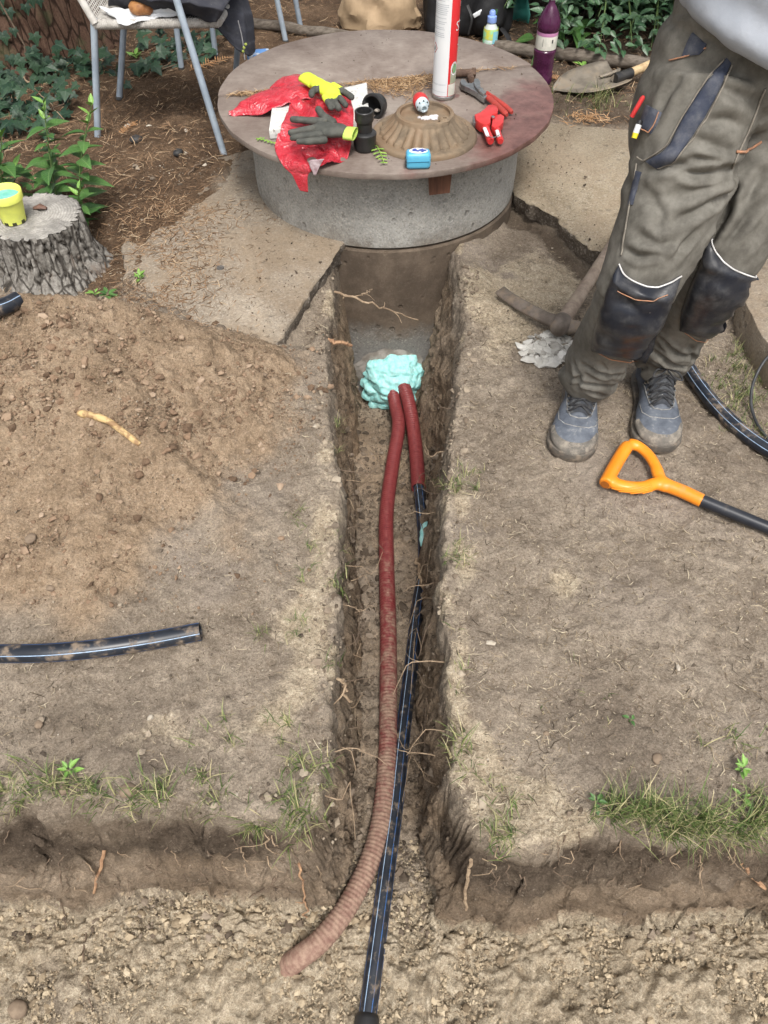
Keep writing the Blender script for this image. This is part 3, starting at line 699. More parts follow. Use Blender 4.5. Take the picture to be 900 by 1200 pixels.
# ================================================================== CONCRETE: slabs, well, cover
def ring_pts(poly, step=0.02, jag=0.007, seed=1, z=0.02):
    out = []
    n = len(poly)
    for i in range(n):
        a = Vector((poly[i][0], poly[i][1], 0)); b = Vector((poly[(i + 1) % n][0], poly[(i + 1) % n][1], 0))
        k = max(1, int((b - a).length / step))
        for j in range(k):
            p = a.lerp(b, j / k); out.append([p.x, p.y])
    q = np.array(out); nx = fbm(q[:, 0] * 22, q[:, 1] * 22, 0, 4, seed) * jag * 2.2; ny = fbm(q[:, 0] * 22, q[:, 1] * 22, 7.7, 4, seed) * jag * 2.2
    return [Vector((a[0] + u, a[1] + v_, z)) for a, u, v_ in zip(q, nx, ny)]
def concrete_mat(name, c1, c2, pits=(0.06, 0.055, 0.05), stain=None, dust=0.0, speck=260):
    m, t, b = new_mat(name); v = coord(t)
    n1 = noise(t, v, 3.5, 10, 0.65); n2 = noise(t, v, 40, 8, 0.7); n3 = noise(t, v, speck, 3, 0.6)
    mx = math_(t, 'ADD', math_(t, 'MULTIPLY', n1, 0.5), math_(t, 'ADD', math_(t, 'MULTIPLY', n2, 0.3), math_(t, 'MULTIPLY', n3, 0.2)))
    col = mixc(t, mrange(t, mx, 0.36, 0.64), c1, c2)
    vo = N(t, 'ShaderNodeTexVoronoi', Scale=34.0); L(t, v, vo.inputs['Vector'])
    sc = t.nodes.new('ShaderNodeSeparateColor'); L(t, vo.outputs['Color'], sc.inputs[0])
    pit = math_(t, 'MULTIPLY', mrange(t, sc.outputs[0], 0.84, 0.88), mrange(t, vo.outputs['Distance'], 0.42, 0.22))
    col = mixc(t, math_(t, 'MULTIPLY', pit, 0.3), col, pits)
    vg = N(t, 'ShaderNodeTexVoronoi', Scale=190.0); L(t, v, vg.inputs['Vector'])
    sg = t.nodes.new('ShaderNodeSeparateColor'); L(t, vg.outputs['Color'], sg.inputs[0])
    col = mixc(t, math_(t, 'MULTIPLY', mrange(t, sg.outputs[1], 0.8, 0.86), 0.3), col, (0.46, 0.42, 0.36))
    col = mixc(t, math_(t, 'MULTIPLY', mrange(t, sg.outputs[2], 0.84, 0.9), 0.28), col, (0.07, 0.06, 0.05))
    nd_ = noise(t, v, 2.6, 8, 0.6)
    if dust: col = mixc(t, math_(t, 'MULTIPLY', mrange(t, math_(t, 'ADD', math_(t, 'MULTIPLY', nd_, 0.7), math_(t, 'MULTIPLY', n2, 0.3)), 0.40, 0.60), dust), col, (0.215, 0.162, 0.11))
    if stain:
        xyz = t.nodes.new('ShaderNodeSeparateXYZ'); L(t, v, xyz.inputs[0])
        zz = math_(t, 'ADD', xyz.outputs[2], math_(t, 'MULTIPLY', math_(t, 'SUBTRACT', n1, 0.5), 0.28))
        zz = math_(t, 'ADD', zz, math_(t, 'MULTIPLY', math_(t, 'SUBTRACT', n2, 0.5), 0.10))
        for c, lo_, hi_, amt in stain: col = mixc(t, math_(t, 'MULTIPLY', mrange(t, zz, hi_, lo_), amt), col, c)
    gr = t.nodes.new('ShaderNodeCombineColor'); mv = mrange(t, sg.outputs[0], 0.0, 1.0, 0.90, 1.10)
    for k_ in range(3): L(t, mv, gr.inputs[k_])
    col = mixc(t, 1.0, col, gr.outputs[0], 'MULTIPLY')
    L(t, col, b.inputs['Base Color']); b.inputs['Roughness'].default_value = 0.92; b.inputs['Specular IOR Level'].default_value = 0.2
    bump_chain(t, b, [(n1, 0.3, 0.01), (n2, 0.5, 0.004), (math_(t, 'MULTIPLY', pit, -1.0), 0.7, 0.004), (n3, 0.5, 0.0012)])
    return m
M_SLAB = concrete_mat('slab_concrete', (0.175, 0.142, 0.108), (0.34, 0.295, 0.235), dust=0.75)
M_SLABR = concrete_mat('slab_concrete_pale', (0.22, 0.18, 0.125), (0.36, 0.305, 0.225), dust=0.6)
M_BROKEN = concrete_mat('broken_face', (0.075, 0.060, 0.046), (0.19, 0.160, 0.13), speck=180)
def slab(name, poly, m, label, th, z, seed):
    pts = ring_pts(poly, 0.016, 0.007, seed, z); mb = MB(); n = len(pts)
    c = Vector((sum(p.x for p in pts) / n, sum(p.y for p in pts) / n, z))
    ins = [p + (c - p).normalized() * 0.007 for p in pts]
    r0 = [Vector((p.x, p.y, z + 0.0015)) for p in ins]; r1 = [Vector((p.x, p.y, z - 0.005)) for p in pts]
    rings = [r0, r1]
    for k in range(1, 5):
        zz = z - 0.005 - (th - 0.005) * k / 4
        rings.append([p + (c - p).normalized() * (0.004 * k + 0.012 * float(vn1(p.x * 40, p.y * 40, zz * 60, seed))) - Vector((0, 0, p.z - zz)) for p in pts])
    mb.loft(rings, cap=False)
    o = len(mb.v); mb.v += [tuple(v) for v in r0]; mb.f.append(tuple(range(o, o + n))); mb.mi.append(0)
    mb.mi = [1 if min(mb.v[i][2] for i in f) < z - 0.006 else 0 for f in mb.f]; ob = mb.build(name, [m, M_BROKEN], smooth=True, angle=50, loc=(c.x, c.y, 0)); return tag(ob, label, 'concrete slab')
slab('concrete_slab', SLAB_L, M_SLAB, 'worn concrete slab with a jagged broken edge above the trench, between stump and well', 0.085, 0.021, 3)
slab('concrete_slab', SLAB_R, M_SLABR, 'sandy pale concrete slab with a broken corner behind the pickaxe', 0.07, 0.014, 9)
# drain plug like round mark in the slab
q = P(258, 313, 0.0262); mb = MB(); mb.lathe([(0.0005, 0), (0.012, 0), (0.013, -0.001), (0.013, -0.004)], q, 20, cap=False)
tag(mb.build('pebble', mat('dark_pebble', (0.12, 0.11, 0.10), (0.07, 0.065, 0.06), 60), loc=q), 'flat round dark pebble lying on the broken concrete slab', 'pebble')

# kerb block at the edge of the grass
mb = MB(); pts = [P(884, 352, .11), P(882, 395, .11), P(897, 470, .11)]
a, bq, c = P(884, 330, .11), P(884, 380, .11), P(900, 455, .11)
poly = [(1.165, 2.20), (1.125, 2.03), (1.118, 1.86), (1.16, 1.60), (1.20, 1.2), (1.6, 1.2), (1.7, 2.2)]
pp = ring_pts(poly, 0.03, 0.004, 5, 0.10)
mb.prism(pp, 0.16, b=0.006)
tag(mb.build('concrete_kerb', M_SLAB, loc=(1.3, 1.7, 0)), 'grey concrete kerb block beside the strip of green grass', 'kerb')

WELL = Vector((0.006, 2.985, 0))
well = thing('concrete_well', 'round grey concrete well rising from the earth under the round cover', 'well', WELL)
M_RING = concrete_mat('well_concrete', (0.25, 0.245, 0.226), (0.38, 0.372, 0.345), stain=[((0.115, 0.085, 0.058), -0.06, 0.075, 0.75)], speck=300)
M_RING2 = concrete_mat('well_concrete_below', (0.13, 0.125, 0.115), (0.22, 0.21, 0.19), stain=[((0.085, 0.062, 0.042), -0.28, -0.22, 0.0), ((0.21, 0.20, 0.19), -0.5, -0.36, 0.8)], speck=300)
def ringmesh(r, z0, z1, rin):
    mb = MB(); prof = [(rin, z0), (rin, z1 - 0.002), (rin + 0.004, z1), (r - 0.006, z1), (r, z1 - 0.006)] + [(r + 0.0006 * ((i * 7) % 3 - 1), z1 - 0.006 + (z0 - z1 + 0.012) * i / 10) for i in range(1, 10)] + [(r, z0 + 0.006), (r - 0.006, z0)]
    rings = []
    n = 128
    for ra, z in prof + [prof[0]]:
        rings.append([Vector((cos(2 * pi * k / n) * (ra + 0.0015 * float(vn1(k * 0.35, z * 20, 0, 4))), sin(2 * pi * k / n) * ra, z)) + WELL for k in range(n)])
    mb.loft(rings, cap=False); return mb
ringmesh(0.508, 0.005, 0.311, 0.40).build('concrete_ring', M_RING, well)
m_, t_, b_ = M_RING2, M_RING2.node_tree, M_RING2.node_tree.nodes['Principled BSDF']
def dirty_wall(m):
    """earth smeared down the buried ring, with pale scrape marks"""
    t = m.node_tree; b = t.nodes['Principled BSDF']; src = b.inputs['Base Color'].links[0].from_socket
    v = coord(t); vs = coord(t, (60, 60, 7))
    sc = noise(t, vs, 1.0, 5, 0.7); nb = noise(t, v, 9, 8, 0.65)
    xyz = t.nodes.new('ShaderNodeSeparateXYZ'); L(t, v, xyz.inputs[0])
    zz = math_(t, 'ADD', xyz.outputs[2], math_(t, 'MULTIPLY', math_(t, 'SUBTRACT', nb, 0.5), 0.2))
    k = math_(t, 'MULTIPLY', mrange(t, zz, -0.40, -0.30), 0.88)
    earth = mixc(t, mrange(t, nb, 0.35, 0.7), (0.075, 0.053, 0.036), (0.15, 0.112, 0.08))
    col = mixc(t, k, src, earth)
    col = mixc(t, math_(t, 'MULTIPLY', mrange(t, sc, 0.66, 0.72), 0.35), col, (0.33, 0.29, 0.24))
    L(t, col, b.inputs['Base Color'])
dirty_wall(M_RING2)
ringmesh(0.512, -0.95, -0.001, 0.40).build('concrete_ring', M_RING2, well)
# ragged edge of mortar left round the hole
mb = MB(); rr = []
for i in range(9):
    ring = []
    for k in range(40):
        a = 2 * pi * k / 40; rad = (0.06 + 0.013 * i) * (1 + 0.22 * fb1(cos(a) * 2.2, sin(a) * 2.2, 0.3, 3, 5))
        x = 0.02 + cos(a) * rad * 0.85; z = -0.545 + sin(a) * rad * 0.72
        y = WELL.y - sqrt(0.515 ** 2 - (x - WELL.x) ** 2) - 0.016 * (1 - i / 8) - 0.005 * float(vn1(x * 70, z * 70, 0, 3)) * (i < 8)
        ring.append(Vector((x, y, z)))
    rr.append(ring)
mb.loft(rr, cap=False); mb.build('mortar_collar', mat('mortar_pale', (0.36, 0.33, 0.30), (0.20, 0.175, 0.15), 22, 8, 0.95, bump=0.6, bscale=120), well)

# --- cover: two boards meeting along a seam
cover = thing('well_cover', 'round weathered red brown board cover lying on the concrete well', 'well cover', WELL + Vector((0, 0, 0.312)))
R_C = 0.612
SEAM_A, SEAM_B = P(259, 113, .333), P(630, 77, .333)
def cover_mat():
    m, t, b = new_mat('cover_board'); v = coord(t)
    n1 = noise(t, v, 3.2, 10, 0.62); n2 = noise(t, v, 24, 9, 0.7); n3 = noise(t, coord(t, (10, 90, 40)), 3, 5, 0.6)
    mx = math_(t, 'ADD', math_(t, 'MULTIPLY', n1, 0.55), math_(t, 'ADD', math_(t, 'MULTIPLY', n2, 0.30), math_(t, 'MULTIPLY', n3, 0.15)))
    col = ramp(t, mx, [(0.34, (0.095, 0.066, 0.054)), (0.46, (0.165, 0.131, 0.111)), (0.56, (0.228, 0.19, 0.163)), (0.70, (0.325, 0.288, 0.25))])
    xyz = t.nodes.new('ShaderNodeSeparateXYZ'); L(t, v, xyz.inputs[0])
    # bare varnish on the right hand board edge: a real patch where the grey weathering has been wiped off
    sx = math_(t, 'ADD', math_(t, 'ADD', xyz.outputs[0], math_(t, 'MULTIPLY', xyz.outputs[1], -0.55)), math_(t, 'MULTIPLY', math_(t, 'SUBTRACT', n1, 0.5), 0.9))
    wet = math_(t, 'MULTIPLY', mrange(t, sx, 0.42, 0.62), 0.85)
    n4 = noise(t, v, 6.5, 6, 0.55)
    spots = math_(t, 'MULTIPLY', mrange(t, n4, 0.63, 0.68), mrange(t, xyz.outputs[0], 0.0, 0.3))
    wet = math_(t, 'MAXIMUM', wet, math_(t, 'MULTIPLY', spots, 0.8))
    redd = mixc(t, mrange(t, n2, 0.35, 0.65), (0.085, 0.030, 0.026), (0.165, 0.070, 0.060))
    col = mixc(t, wet, col, redd)
    L(t, col, b.inputs['Base Color'])
    rr = t.nodes.new('ShaderNodeMix'); rr.data_type = 'FLOAT'; L(t, wet, rr.inputs[0]); rr.inputs[2].default_value = 0.72; rr.inputs[3].default_value = 0.34
    L(t, rr.outputs[0], b.inputs['Roughness']); b.inputs['Specular IOR Level'].default_value = 0.4
    bump_chain(t, b, [(n2, 0.25, 0.004), (n3, 0.25, 0.002)])
    return m
M_COVER = cover_mat()
def cover_piece(front, z, th):
    d = (SEAM_B - SEAM_A); d.z = 0; d.normalize(); nn = Vector((-d.y, d.x, 0)); s0 = SEAM_A.copy(); s0.z = 0; cz = Vector((WELL.x, WELL.y, 0))
    off = (s0 - cz).dot(nn); half = sqrt(R_C ** 2 - off ** 2)
    a0 = atan2(nn.y, nn.x); ph = math.acos(off / R_C)
    n = 72 if front else 48; pts = []
    if front: angs = [a0 + ph + (2 * pi - 2 * ph) * i / n for i in range(n + 1)]
    else: angs = [a0 - ph + 2 * ph * i / n for i in range(n + 1)]
    gap = 0.003
    for i, a in enumerate(angs):
        r = R_C + 0.0025 * float(vn1(a * 9, z * 3, 0, 8)); p = cz + Vector((cos(a) * r, sin(a) * r, 0))
        e = (p - cz).dot(nn) - off
        if front and e > -gap: p -= nn * (e + gap)
        if not front and e < gap: p += nn * (gap - e)
        pts.append(Vector((p.x, p.y, z)))
    k = 40; last, first = pts[-1], pts[0]
    for i in range(1, k):
        p = last.lerp(first, i / k); p = p + nn * 0.0016 * float(vn1(i * 0.7, 3 if front else 9, 0, 2)); pts.append(p)
    mb = MB(); mb.prism(pts, th, b=0.0025); return mb
cover_piece(True, 0.333, 0.020).build('cover_board', M_COVER, cover, angle=30)
cover_piece(False, 0.339, 0.026).build('cover_board', M_COVER, cover, angle=30)
CZ = 0.3335
# needles caught along the seam
dq = (SEAM_B - SEAM_A); dq.z = 0; dq.normalize(); nq = Vector((dq.y, -dq.x, 0))
q = []
while len(q) < 1500:
    s_ = random.uniform(0.02, 1.12); pr = max(0.04, math.exp(-((s_ - 0.66) / 0.13) ** 2) + 0.5 * math.exp(-((s_ - 0.12) / 0.06) ** 2) + 0.35 * math.exp(-((s_ - 0.92) / 0.05) ** 2))
    if random.random() > pr: continue
    wd_ = 0.012 + 0.16 * math.exp(-((s_ - 0.66) / 0.13) ** 2) + 0.02 * math.exp(-((s_ - 0.12) / 0.06) ** 2)
    p = SEAM_A + dq * s_ + nq * (abs(random.gauss(0, 0.5)) * wd_ + 0.003)
    if (p - WELL).to_2d().length < 0.6: q.append((p.x, p.y, CZ + 0.002 + random.uniform(0, 0.006)))
q = np.array(q)
strips('needle_litter', q, rng.uniform(0, 2 * pi, len(q)), rng.normal(0, 0.25, len(q)), rng.gamma(4, 0.0065, len(q)), rng.uniform(0.001, 0.003, len(q)), rnd_mat('cover_needles', [(0, (0.12, 0.068, 0.035)), (0.5, (0.27, 0.165, 0.085)), (1, (0.48, 0.34, 0.2))]), 'dry orange needles caught along the seam of the well cover')
q = np.array([(WELL.x + cos(a) * r, WELL.y + sin(a) * r, CZ) for a, r in zip(rng.uniform(0, 2 * pi, 260), 0.59 * np.sqrt(rng.uniform(0, 1, 260)))])
q[:, 2] += 0.006 * (((q[:, 0] - SEAM_A.x) * -dq.y + (q[:, 1] - SEAM_A.y) * dq.x) > 0)
rocks('grit', q, 0.0008 + rng.pareto(3, len(q)).clip(0, 4) * 0.0011, M_DARKC, 'dark grit scattered on the well cover')

# wooden wedge between cover and well
mb = MB(); y0 = WELL.y - 0.531
A_ = [PY(501, 203, y0), PY(530, 202, y0), PY(527, 226, y0), PY(503, 229, y0)]
for p in A_[:2]: p.z = 0.31
mb.loft([[p for p in A_], [p + Vector((0, 0.021, 0)) for p in A_]])
tag(mb.build('wooden_wedge', mat('wedge_wood', (0.14, 0.062, 0.036), (0.085, 0.038, 0.024), 4, 8, 0.7, stretch=(14, 14, 1.5), bump=0.4, bscale=8), loc=A_[2], smooth=False, bevel=0.001), 'small brown wooden wedge hanging under the front rim of the cover', 'wooden block')

# ================================================================== THINGS ON THE COVER
def on_cover(px, py, up=0.0): return P(px, py, CZ + up)
# foam can ---------------------------------------------------------------
c0 = on_cover(519.5, 113); RC = 0.0405; HC = 0.385
can = thing('foam_can', 'tall red and white spray foam can standing on the well cover', 'spray can', c0)
M_RED = mat('can_red', (0.58, 0.022, 0.028), (0.52, 0.02, 0.025), 4, 3, 0.32, coat=0.3)
M_WHITE = mat('label_white', (0.68, 0.70, 0.71), (0.62, 0.64, 0.66), 4, 3, 0.4)
M_GREYTXT = mat('print_grey', (0.40, 0.43, 0.46), (0.46, 0.49, 0.52), 30, 3, 0.5)
M_BLACKTXT = mat('print_black', (0.05, 0.05, 0.05), None, 30, 3, 0.5)
M_STEEL = mat('tin_steel', (0.55, 0.55, 0.54), (0.42, 0.42, 0.41), 20, 4, 0.32, metal=1.0)
mb = MB(); mb.lathe([(RC - 0.004, 0.012), (RC, 0.014), (RC, HC - 0.03), (RC - 0.004, HC - 0.015), (0.022, HC), (0.018, HC + 0.004)], c0, 40); mb.build('can_body', M_RED, can)
mb = MB(); mb.lathe([(RC - 0.008, 0.002), (RC - 0.002, 0.0), (RC + 0.0012, 0.004), (RC + 0.0012, 0.010), (RC - 0.001, 0.014)], c0, 40); mb.build('bottom_rim', M_STEEL, can)
mb = MB(); mb.lathe([(0.019, HC + 0.001), (0.019, HC + 0.02), (0.008, HC + 0.024), (0.007, HC + 0.055), (0.003, HC + 0.057)], c0, 24); mb.build('valve_cap', mat('can_cap', (0.04, 0.04, 0.042), None, 8, 3, 0.45), can)
cam_a = atan2(-c0.y, -c0.x)
def can_patch(a0, a1, z0, z1, off, name, m, parent=can, na=14):
    """a curved label patch; angles in degrees measured from the side facing the photographer, positive to the right"""
    mb = MB(); rows = []
    for z in (z0, (z0 + z1) / 2, z1):
        rows.append([Vector((c0.x + cos(cam_a + radians(a0 + (a1 - a0) * i / na)) * (RC + off), c0.y + sin(cam_a + radians(a0 + (a1 - a0) * i / na)) * (RC + off), c0.z + z)) for i in range(na + 1)])
    mb.sheet(rows); return mb.build(name, m, parent, angle=180)
lab = can_patch(-112, 18, 0.016, HC - 0.055, 0.0006, 'back_label', M_WHITE, na=24)
def can_lines(name, m, items, off, parent):
    mb = MB()
    for a0, a1, z0, z1 in items:
        mb.sheet([[Vector((c0.x + cos(cam_a + radians(a0 + (a1 - a0) * i / 6)) * (RC + off), c0.y + sin(cam_a + radians(a0 + (a1 - a0) * i / 6)) * (RC + off), c0.z + z)) for i in range(7)] for z in (z0, z1)])
    return mb.build(name, m, parent, angle=180)
it = []; z = HC - 0.068
while z > 0.20:
    if random.random() > 0.12: it.append((-100 + random.uniform(0, 4), 4 - random.uniform(0, 22), z, z + 0.0022))
    z -= 0.0056
can_lines('fine_print', M_GREYTXT, it, 0.0011, lab)
it = []
z = 0.036
for z in (0.030, 0.052, 0.055): it.append((-95, 8, z, z + 0.0012))
can_lines('label_rule', M_GREYTXT, it, 0.0011, lab)
def can_poly(name, m, pts, off, parent):
    mb = MB(); vs = [Vector((c0.x + cos(cam_a + radians(a)) * (RC + off), c0.y + sin(cam_a + radians(a)) * (RC + off), c0.z + z)) for a, z in pts]
    mb.add(vs, [tuple(range(len(vs)))]); return mb.build(name, m, parent, smooth=False)
can_poly('hazard_diamond', mat('hazard_red', (0.45, 0.05, 0.04), None, 10, 3, 0.5), [(-62, 0.150), (-44, 0.168), (-62, 0.186), (-80, 0.168)], 0.0013, lab)
can_poly('diamond_field', M_WHITE, [(-62, 0.154), (-48, 0.168), (-62, 0.182), (-76, 0.168)], 0.0018, lab)
can_poly('flame_mark', M_BLACKTXT, [(-66, 0.161), (-58, 0.161), (-57, 0.167), (-61, 0.176), (-67, 0.168)], 0.0023, lab)
can_patch(22, 74, 0.016, 0.055, 0.0006, 'front_label', mat('label_cream', (0.62, 0.60, 0.54), (0.5, 0.5, 0.44), 30, 3, 0.45))
fr = can_patch(30, 80, 0.056, 0.095, 0.0006, 'photo_print', mat('print_sage', (0.26, 0.29, 0.20), (0.42, 0.40, 0.33), 25, 3, 0.45))
can_poly('round_emblem', M_WHITE, [(52 + 22 * cos(a * pi / 8), 0.105 + 0.022 * sin(a * pi / 8)) for a in range(16)], 0.0012, fr)
can_poly('green_dot', mat('print_green', (0.12, 0.30, 0.12), (0.2, 0.36, 0.2), 30, 3, 0.45), [(54 + 15 * cos(a * pi / 8), 0.105 + 0.015 * sin(a * pi / 8)) for a in range(16)], 0.0017, fr)
def text_mesh(s, size):
    cu = bpy.data.curves.new('txt', 'FONT'); cu.body = s; cu.size = size; cu.resolution_u = 2
    o = bpy.data.objects.new('txt', cu); link(o); dg = bpy.context.evaluated_depsgraph_get(); me = o.evaluated_get(dg).to_mesh()
    V = [v.co.copy() for v in me.vertices]; F = [tuple(p.vertices) for p in me.polygons]; o.evaluated_get(dg).to_mesh_clear(); bpy.data.objects.remove(o); return V, F
def can_text(s, size, a0, z0, bold=1.0, rot=0):
    V, F = text_mesh(s, size); mb = MB(); vs = []
    for v in V:
        x, y = v.x, v.y
        if rot: x, y = -v.y, v.x
        a = cam_a + radians(a0) + x / RC; vs.append(Vector((c0.x + cos(a) * (RC + 0.0012), c0.y + sin(a) * (RC + 0.0012), c0.z + z0 + y)))
    mb.add(vs, F); return mb.build('lettering', M_WHITE, can, smooth=False)
can_text('ST', 0.042, 46, 0.222)
can_text('1', 0.022, 70, 0.292)
can_text('-', 0.03, 66, 0.170)

# bronze rosette dome --------------------------------------------------
dc = on_cover(497, 160); DR = 0.178
dome = thing('ornamental_rosette', 'old bronze coloured rosette plate with fluted petals lying on the cover', 'rosette', dc)
def dome_z(r, a):
    k = 26; ph = abs(((a * k / (2 * pi)) % 1) - 0.5) * 2      # 0 mid petal .. 1 groove
    tip = 0.150 - 0.014 * ph ** 2.2
    if r > tip: return 0.016 if r < DR - 0.006 else 0.016 - 0.012 * ((r - DR + 0.006) / 0.006) ** 2
    t = (tip - r) / (tip - 0.098)
    if r > 0.098: return 0.016 + 0.004 + 0.046 * (min(t, 1) ** 1.25) + 0.005 * (1 - ph ** 2) * (1 - min(1, t) * 0.3)
    return 0.072 if r > 0.086 else 0.072 - 0.008 * float(sstep(0.086, 0.078, r))
mb = MB(); rings = []; nA = 312
rs = [DR + 0.0, DR - 0.0005, DR - 0.002, DR - 0.006, 0.165, 0.156] + [0.152 - 0.0022 * i for i in range(25)] + [0.0975, 0.092, 0.087, 0.084, 0.081, 0.077, 0.06, 0.030]
for i, r in enumerate(rs):
    rings.append([dc + Vector((cos(2 * pi * k / nA) * r, sin(2 * pi * k / nA) * r, 0.0 if i == 0 else dome_z(r, 2 * pi * k / nA))) for k in range(nA)])
mb.loft(rings, cap=True)
M_BRONZE = mat('old_bronze', (0.19, 0.128, 0.078), (0.33, 0.25, 0.165), 9, 8, 0.62, 0.15, bump=0.3, bscale=160, dirt=((0.15, 0.115, 0.08), 0.5), dscale=9)
mb.build('rosette_plate', M_BRONZE, dome, angle=60)
mb = MB(); mb.lathe([(0.082, 0.066), (0.083, 0.078), (0.088, 0.081), (0.095, 0.078), (0.099, 0.069)], dc, 64, cap=False); mb.build('raised_rim', M_BRONZE, dome)
p_ = dc + Vector((0.062, -0.050, 0.062)); mb = MB(); mb.lathe([(0.020, 0.0), (0.019, 0.016), (0.014, 0.021), (0.007, 0.021), (0.006, 0.014), (0.0005, 0.013)], p_, 20); mb.build('boss', M_BRONZE, dome)
mb = MB(); sphere_mb(mb, dc + Vector((0.128, -0.035, 0.021)), (0.008, 0.005, 0.003), 10); mb.build('screw_hole', M_BLACKTXT, dome)
# white residue in the hollow
q = []
pp = dc + Vector((0.005, -0.008, 0.0655)); V_, F_ = ICO2
mb = MB()
for i in range(10):
    a = random.uniform(0, 6.28); r = random.uniform(0, 0.035); c = pp + Vector((cos(a) * r, sin(a) * r * 0.7, 0)); s_ = random.uniform(0.006, 0.014)
    mb.add([c + Vector((v[0] * s_, v[1] * s_, v[2] * s_ * 0.35)) * (1 + 0.2 * random.uniform(-1, 1)) for v in V_], [tuple(f) for f in F_])
mb.build('white_residue', mat('residue', (0.60, 0.58, 0.60), (0.45, 0.43, 0.44), 60, 6, 0.9, bump=0.5), dome)
# fitting on the dome: red sleeve and grey push fit nozzle
fc = P(493, 119, CZ + 0.096); ft = P(499.5, 132, CZ + 0.088); fd = (ft - fc).normalized()
fit = thing('pipe_fitting', 'small red and pale grey push fit pipe fitting lying on the bronze rosette', 'pipe fitting', fc)
Mf = fd.to_track_quat('Z', 'Y').to_matrix()
mb = MB(); mb.lathe([(0.012, -0.022), (0.022, -0.019), (0.025, -0.010), (0.025, 0.008), (0.022, 0.012)], fc, 28, Mf); mb.build('red_sleeve', mat('fitting_red', (0.50, 0.035, 0.035), (0.40, 0.03, 0.03), 30, 3, 0.4), fit)
mb = MB(); mb.lathe([(0.022, 0.010), (0.0225, 0.024), (0.019, 0.030), (0.013, 0.032), (0.0125, 0.044), (0.009, 0.045), (0.0085, 0.034), (0.0005, 0.032)], fc, 28, Mf); gz = mb.build('grey_nozzle', mat('fitting_grey', (0.50, 0.58, 0.62), (0.42, 0.5, 0.54), 30, 3, 0.4), fit)
mb = MB()
for k in range(8):
    a = 2 * pi * k / 8; d = Mf @ Vector((cos(a), sin(a), 0)); mb.box(fc + fd * 0.0285 + d * 0.0185, (0.003, 0.004, 0.007), Mf @ Matrix.Rotation(a, 3, 'Z'))
mb.build('slot', M_BLACKTXT, gz)

# blue tape case ----------------------------------------------------------
tc = on_cover(490, 186, 0.026)
tape = thing('tape_measure', 'small light blue plastic tape measure in front of the bronze rosette', 'tape measure', tc)
Rz = Matrix.Rotation(radians(3), 3, 'Z')
mb = MB(); mb.box(tc, (0.078, 0.046, 0.050), Rz, b=0.011); mb.build('case', mat('tape_blue', (0.085, 0.36, 0.56), (0.10, 0.42, 0.62), 10, 3, 0.38, coat=0.2), tape, angle=60)
mb = MB(); mb.box(tc + Vector((0, -0.0226, 0)), (0.070, 0.003, 0.0025), Rz); mb.build('seam_strip', mat('tape_seam', (0.05, 0.22, 0.36), None, 10, 3, 0.4), tape)
mb = MB(); mb.lathe([(0.0005, 0.0262), (0.026, 0.0262), (0.027, 0.0254)], tc, 24, Matrix(((1.1, 0, 0), (0, 0.68, 0), (0, 0, 1))), cap=False); tl_ = mb.build('round_label', M_WHITE, tape)
mb = MB()
for a in range(7): mb.box(tc + Vector((-0.015 + 0.006 * a, 0.004 * sin(a * 2.1), 0.0264 + .00012 * a)), (0.009, 0.012 + .006 * sin(a * 1.7), 0.0006), Matrix.Rotation(a * .5, 3, 'Z'))
mb.build('blue_print', mat('print_blue', (0.05, 0.09, 0.38), None, 10, 3, 0.4), tl_)
mb = MB(); mb.box(tc + Vector((-0.0395, -0.008, -0.004)), (0.006, 0.026, 0.020), b=0.002); mb.build('end_hook', M_BLACKTXT, tape)

# black couplings ---------------------------------------------------------
M_BLK = mat('black_plastic', (0.016, 0.016, 0.017), (0.028, 0.027, 0.026), 20, 5, 0.42, dirt=((0.12, 0.10, 0.08), 0.12), dscale=30)
cc = on_cover(427.5, 175)
cp = thing('pipe_coupling', 'upright black plastic pipe coupling standing next to the dark glove', 'pipe coupling', cc)
mb = MB(); mb.lathe([(0.028, 0), (0.033, 0.004), (0.034, 0.010), (0.036, 0.022), (0.038, 0.046), (0.039, 0.048), (0.039, 0.054), (0.034, 0.058), (0.028, 0.060)], cc, 48, rf=lambda a, i: 1 + 0.018 * (1 if (int(a * 24 / pi) % 2) else 0) * (1 if 2 <= i <= 4 else 0)); mb.build('coupling_nut', M_BLK, cp)
mb = MB(); mb.lathe([(0.025, 0.058), (0.025, 0.088), (0.028, 0.090), (0.030, 0.094), (0.030, 0.108), (0.0295, 0.112), (0.030, 0.114), (0.030, 0.122), (0.028, 0.124), (0.024, 0.123), (0.023, 0.100), (0.022, 0.062), (0.0005, 0.060)], cc, 40); mb.build('coupling_socket', M_BLK, cp)
nc = on_cover(439.5, 124, 0.030); nd_ = (Vector((0, 0, CAM_H)) - nc).normalized() + Vector((-0.45, 0.1, -0.25)); Mn = nd_.normalized().to_track_quat('Z', 'Y').to_matrix()
nu_ = thing('coupling_nut', 'open black plastic union nut tipped on its side behind the rosette', 'pipe coupling', nc)
mb = MB(); mb.lathe([(0.034, -0.026), (0.036, -0.020), (0.037, 0.004), (0.042, 0.006), (0.043, 0.016), (0.041, 0.021), (0.035, 0.022), (0.033, 0.014), (0.030, -0.006), (0.024, -0.022), (0.021, -0.026)], nc, 48, Mn, rf=lambda a, i: 1 + 0.016 * (1 if (int(a * 20 / pi) % 2) else 0) * (1 if 1 <= i <= 3 else 0)); mb.build('nut_shell', M_BLK, nu_)
mb = MB(); p_ = nc + Mn @ Vector((0.008, -0.014, -0.004)); sphere_mb(mb, p_, (0.011, 0.008, 0.006), 10); mb.build('pale_seal', mat('seal_pale', (0.42, 0.38, 0.33), (0.3, 0.27, 0.23), 40), nu_)

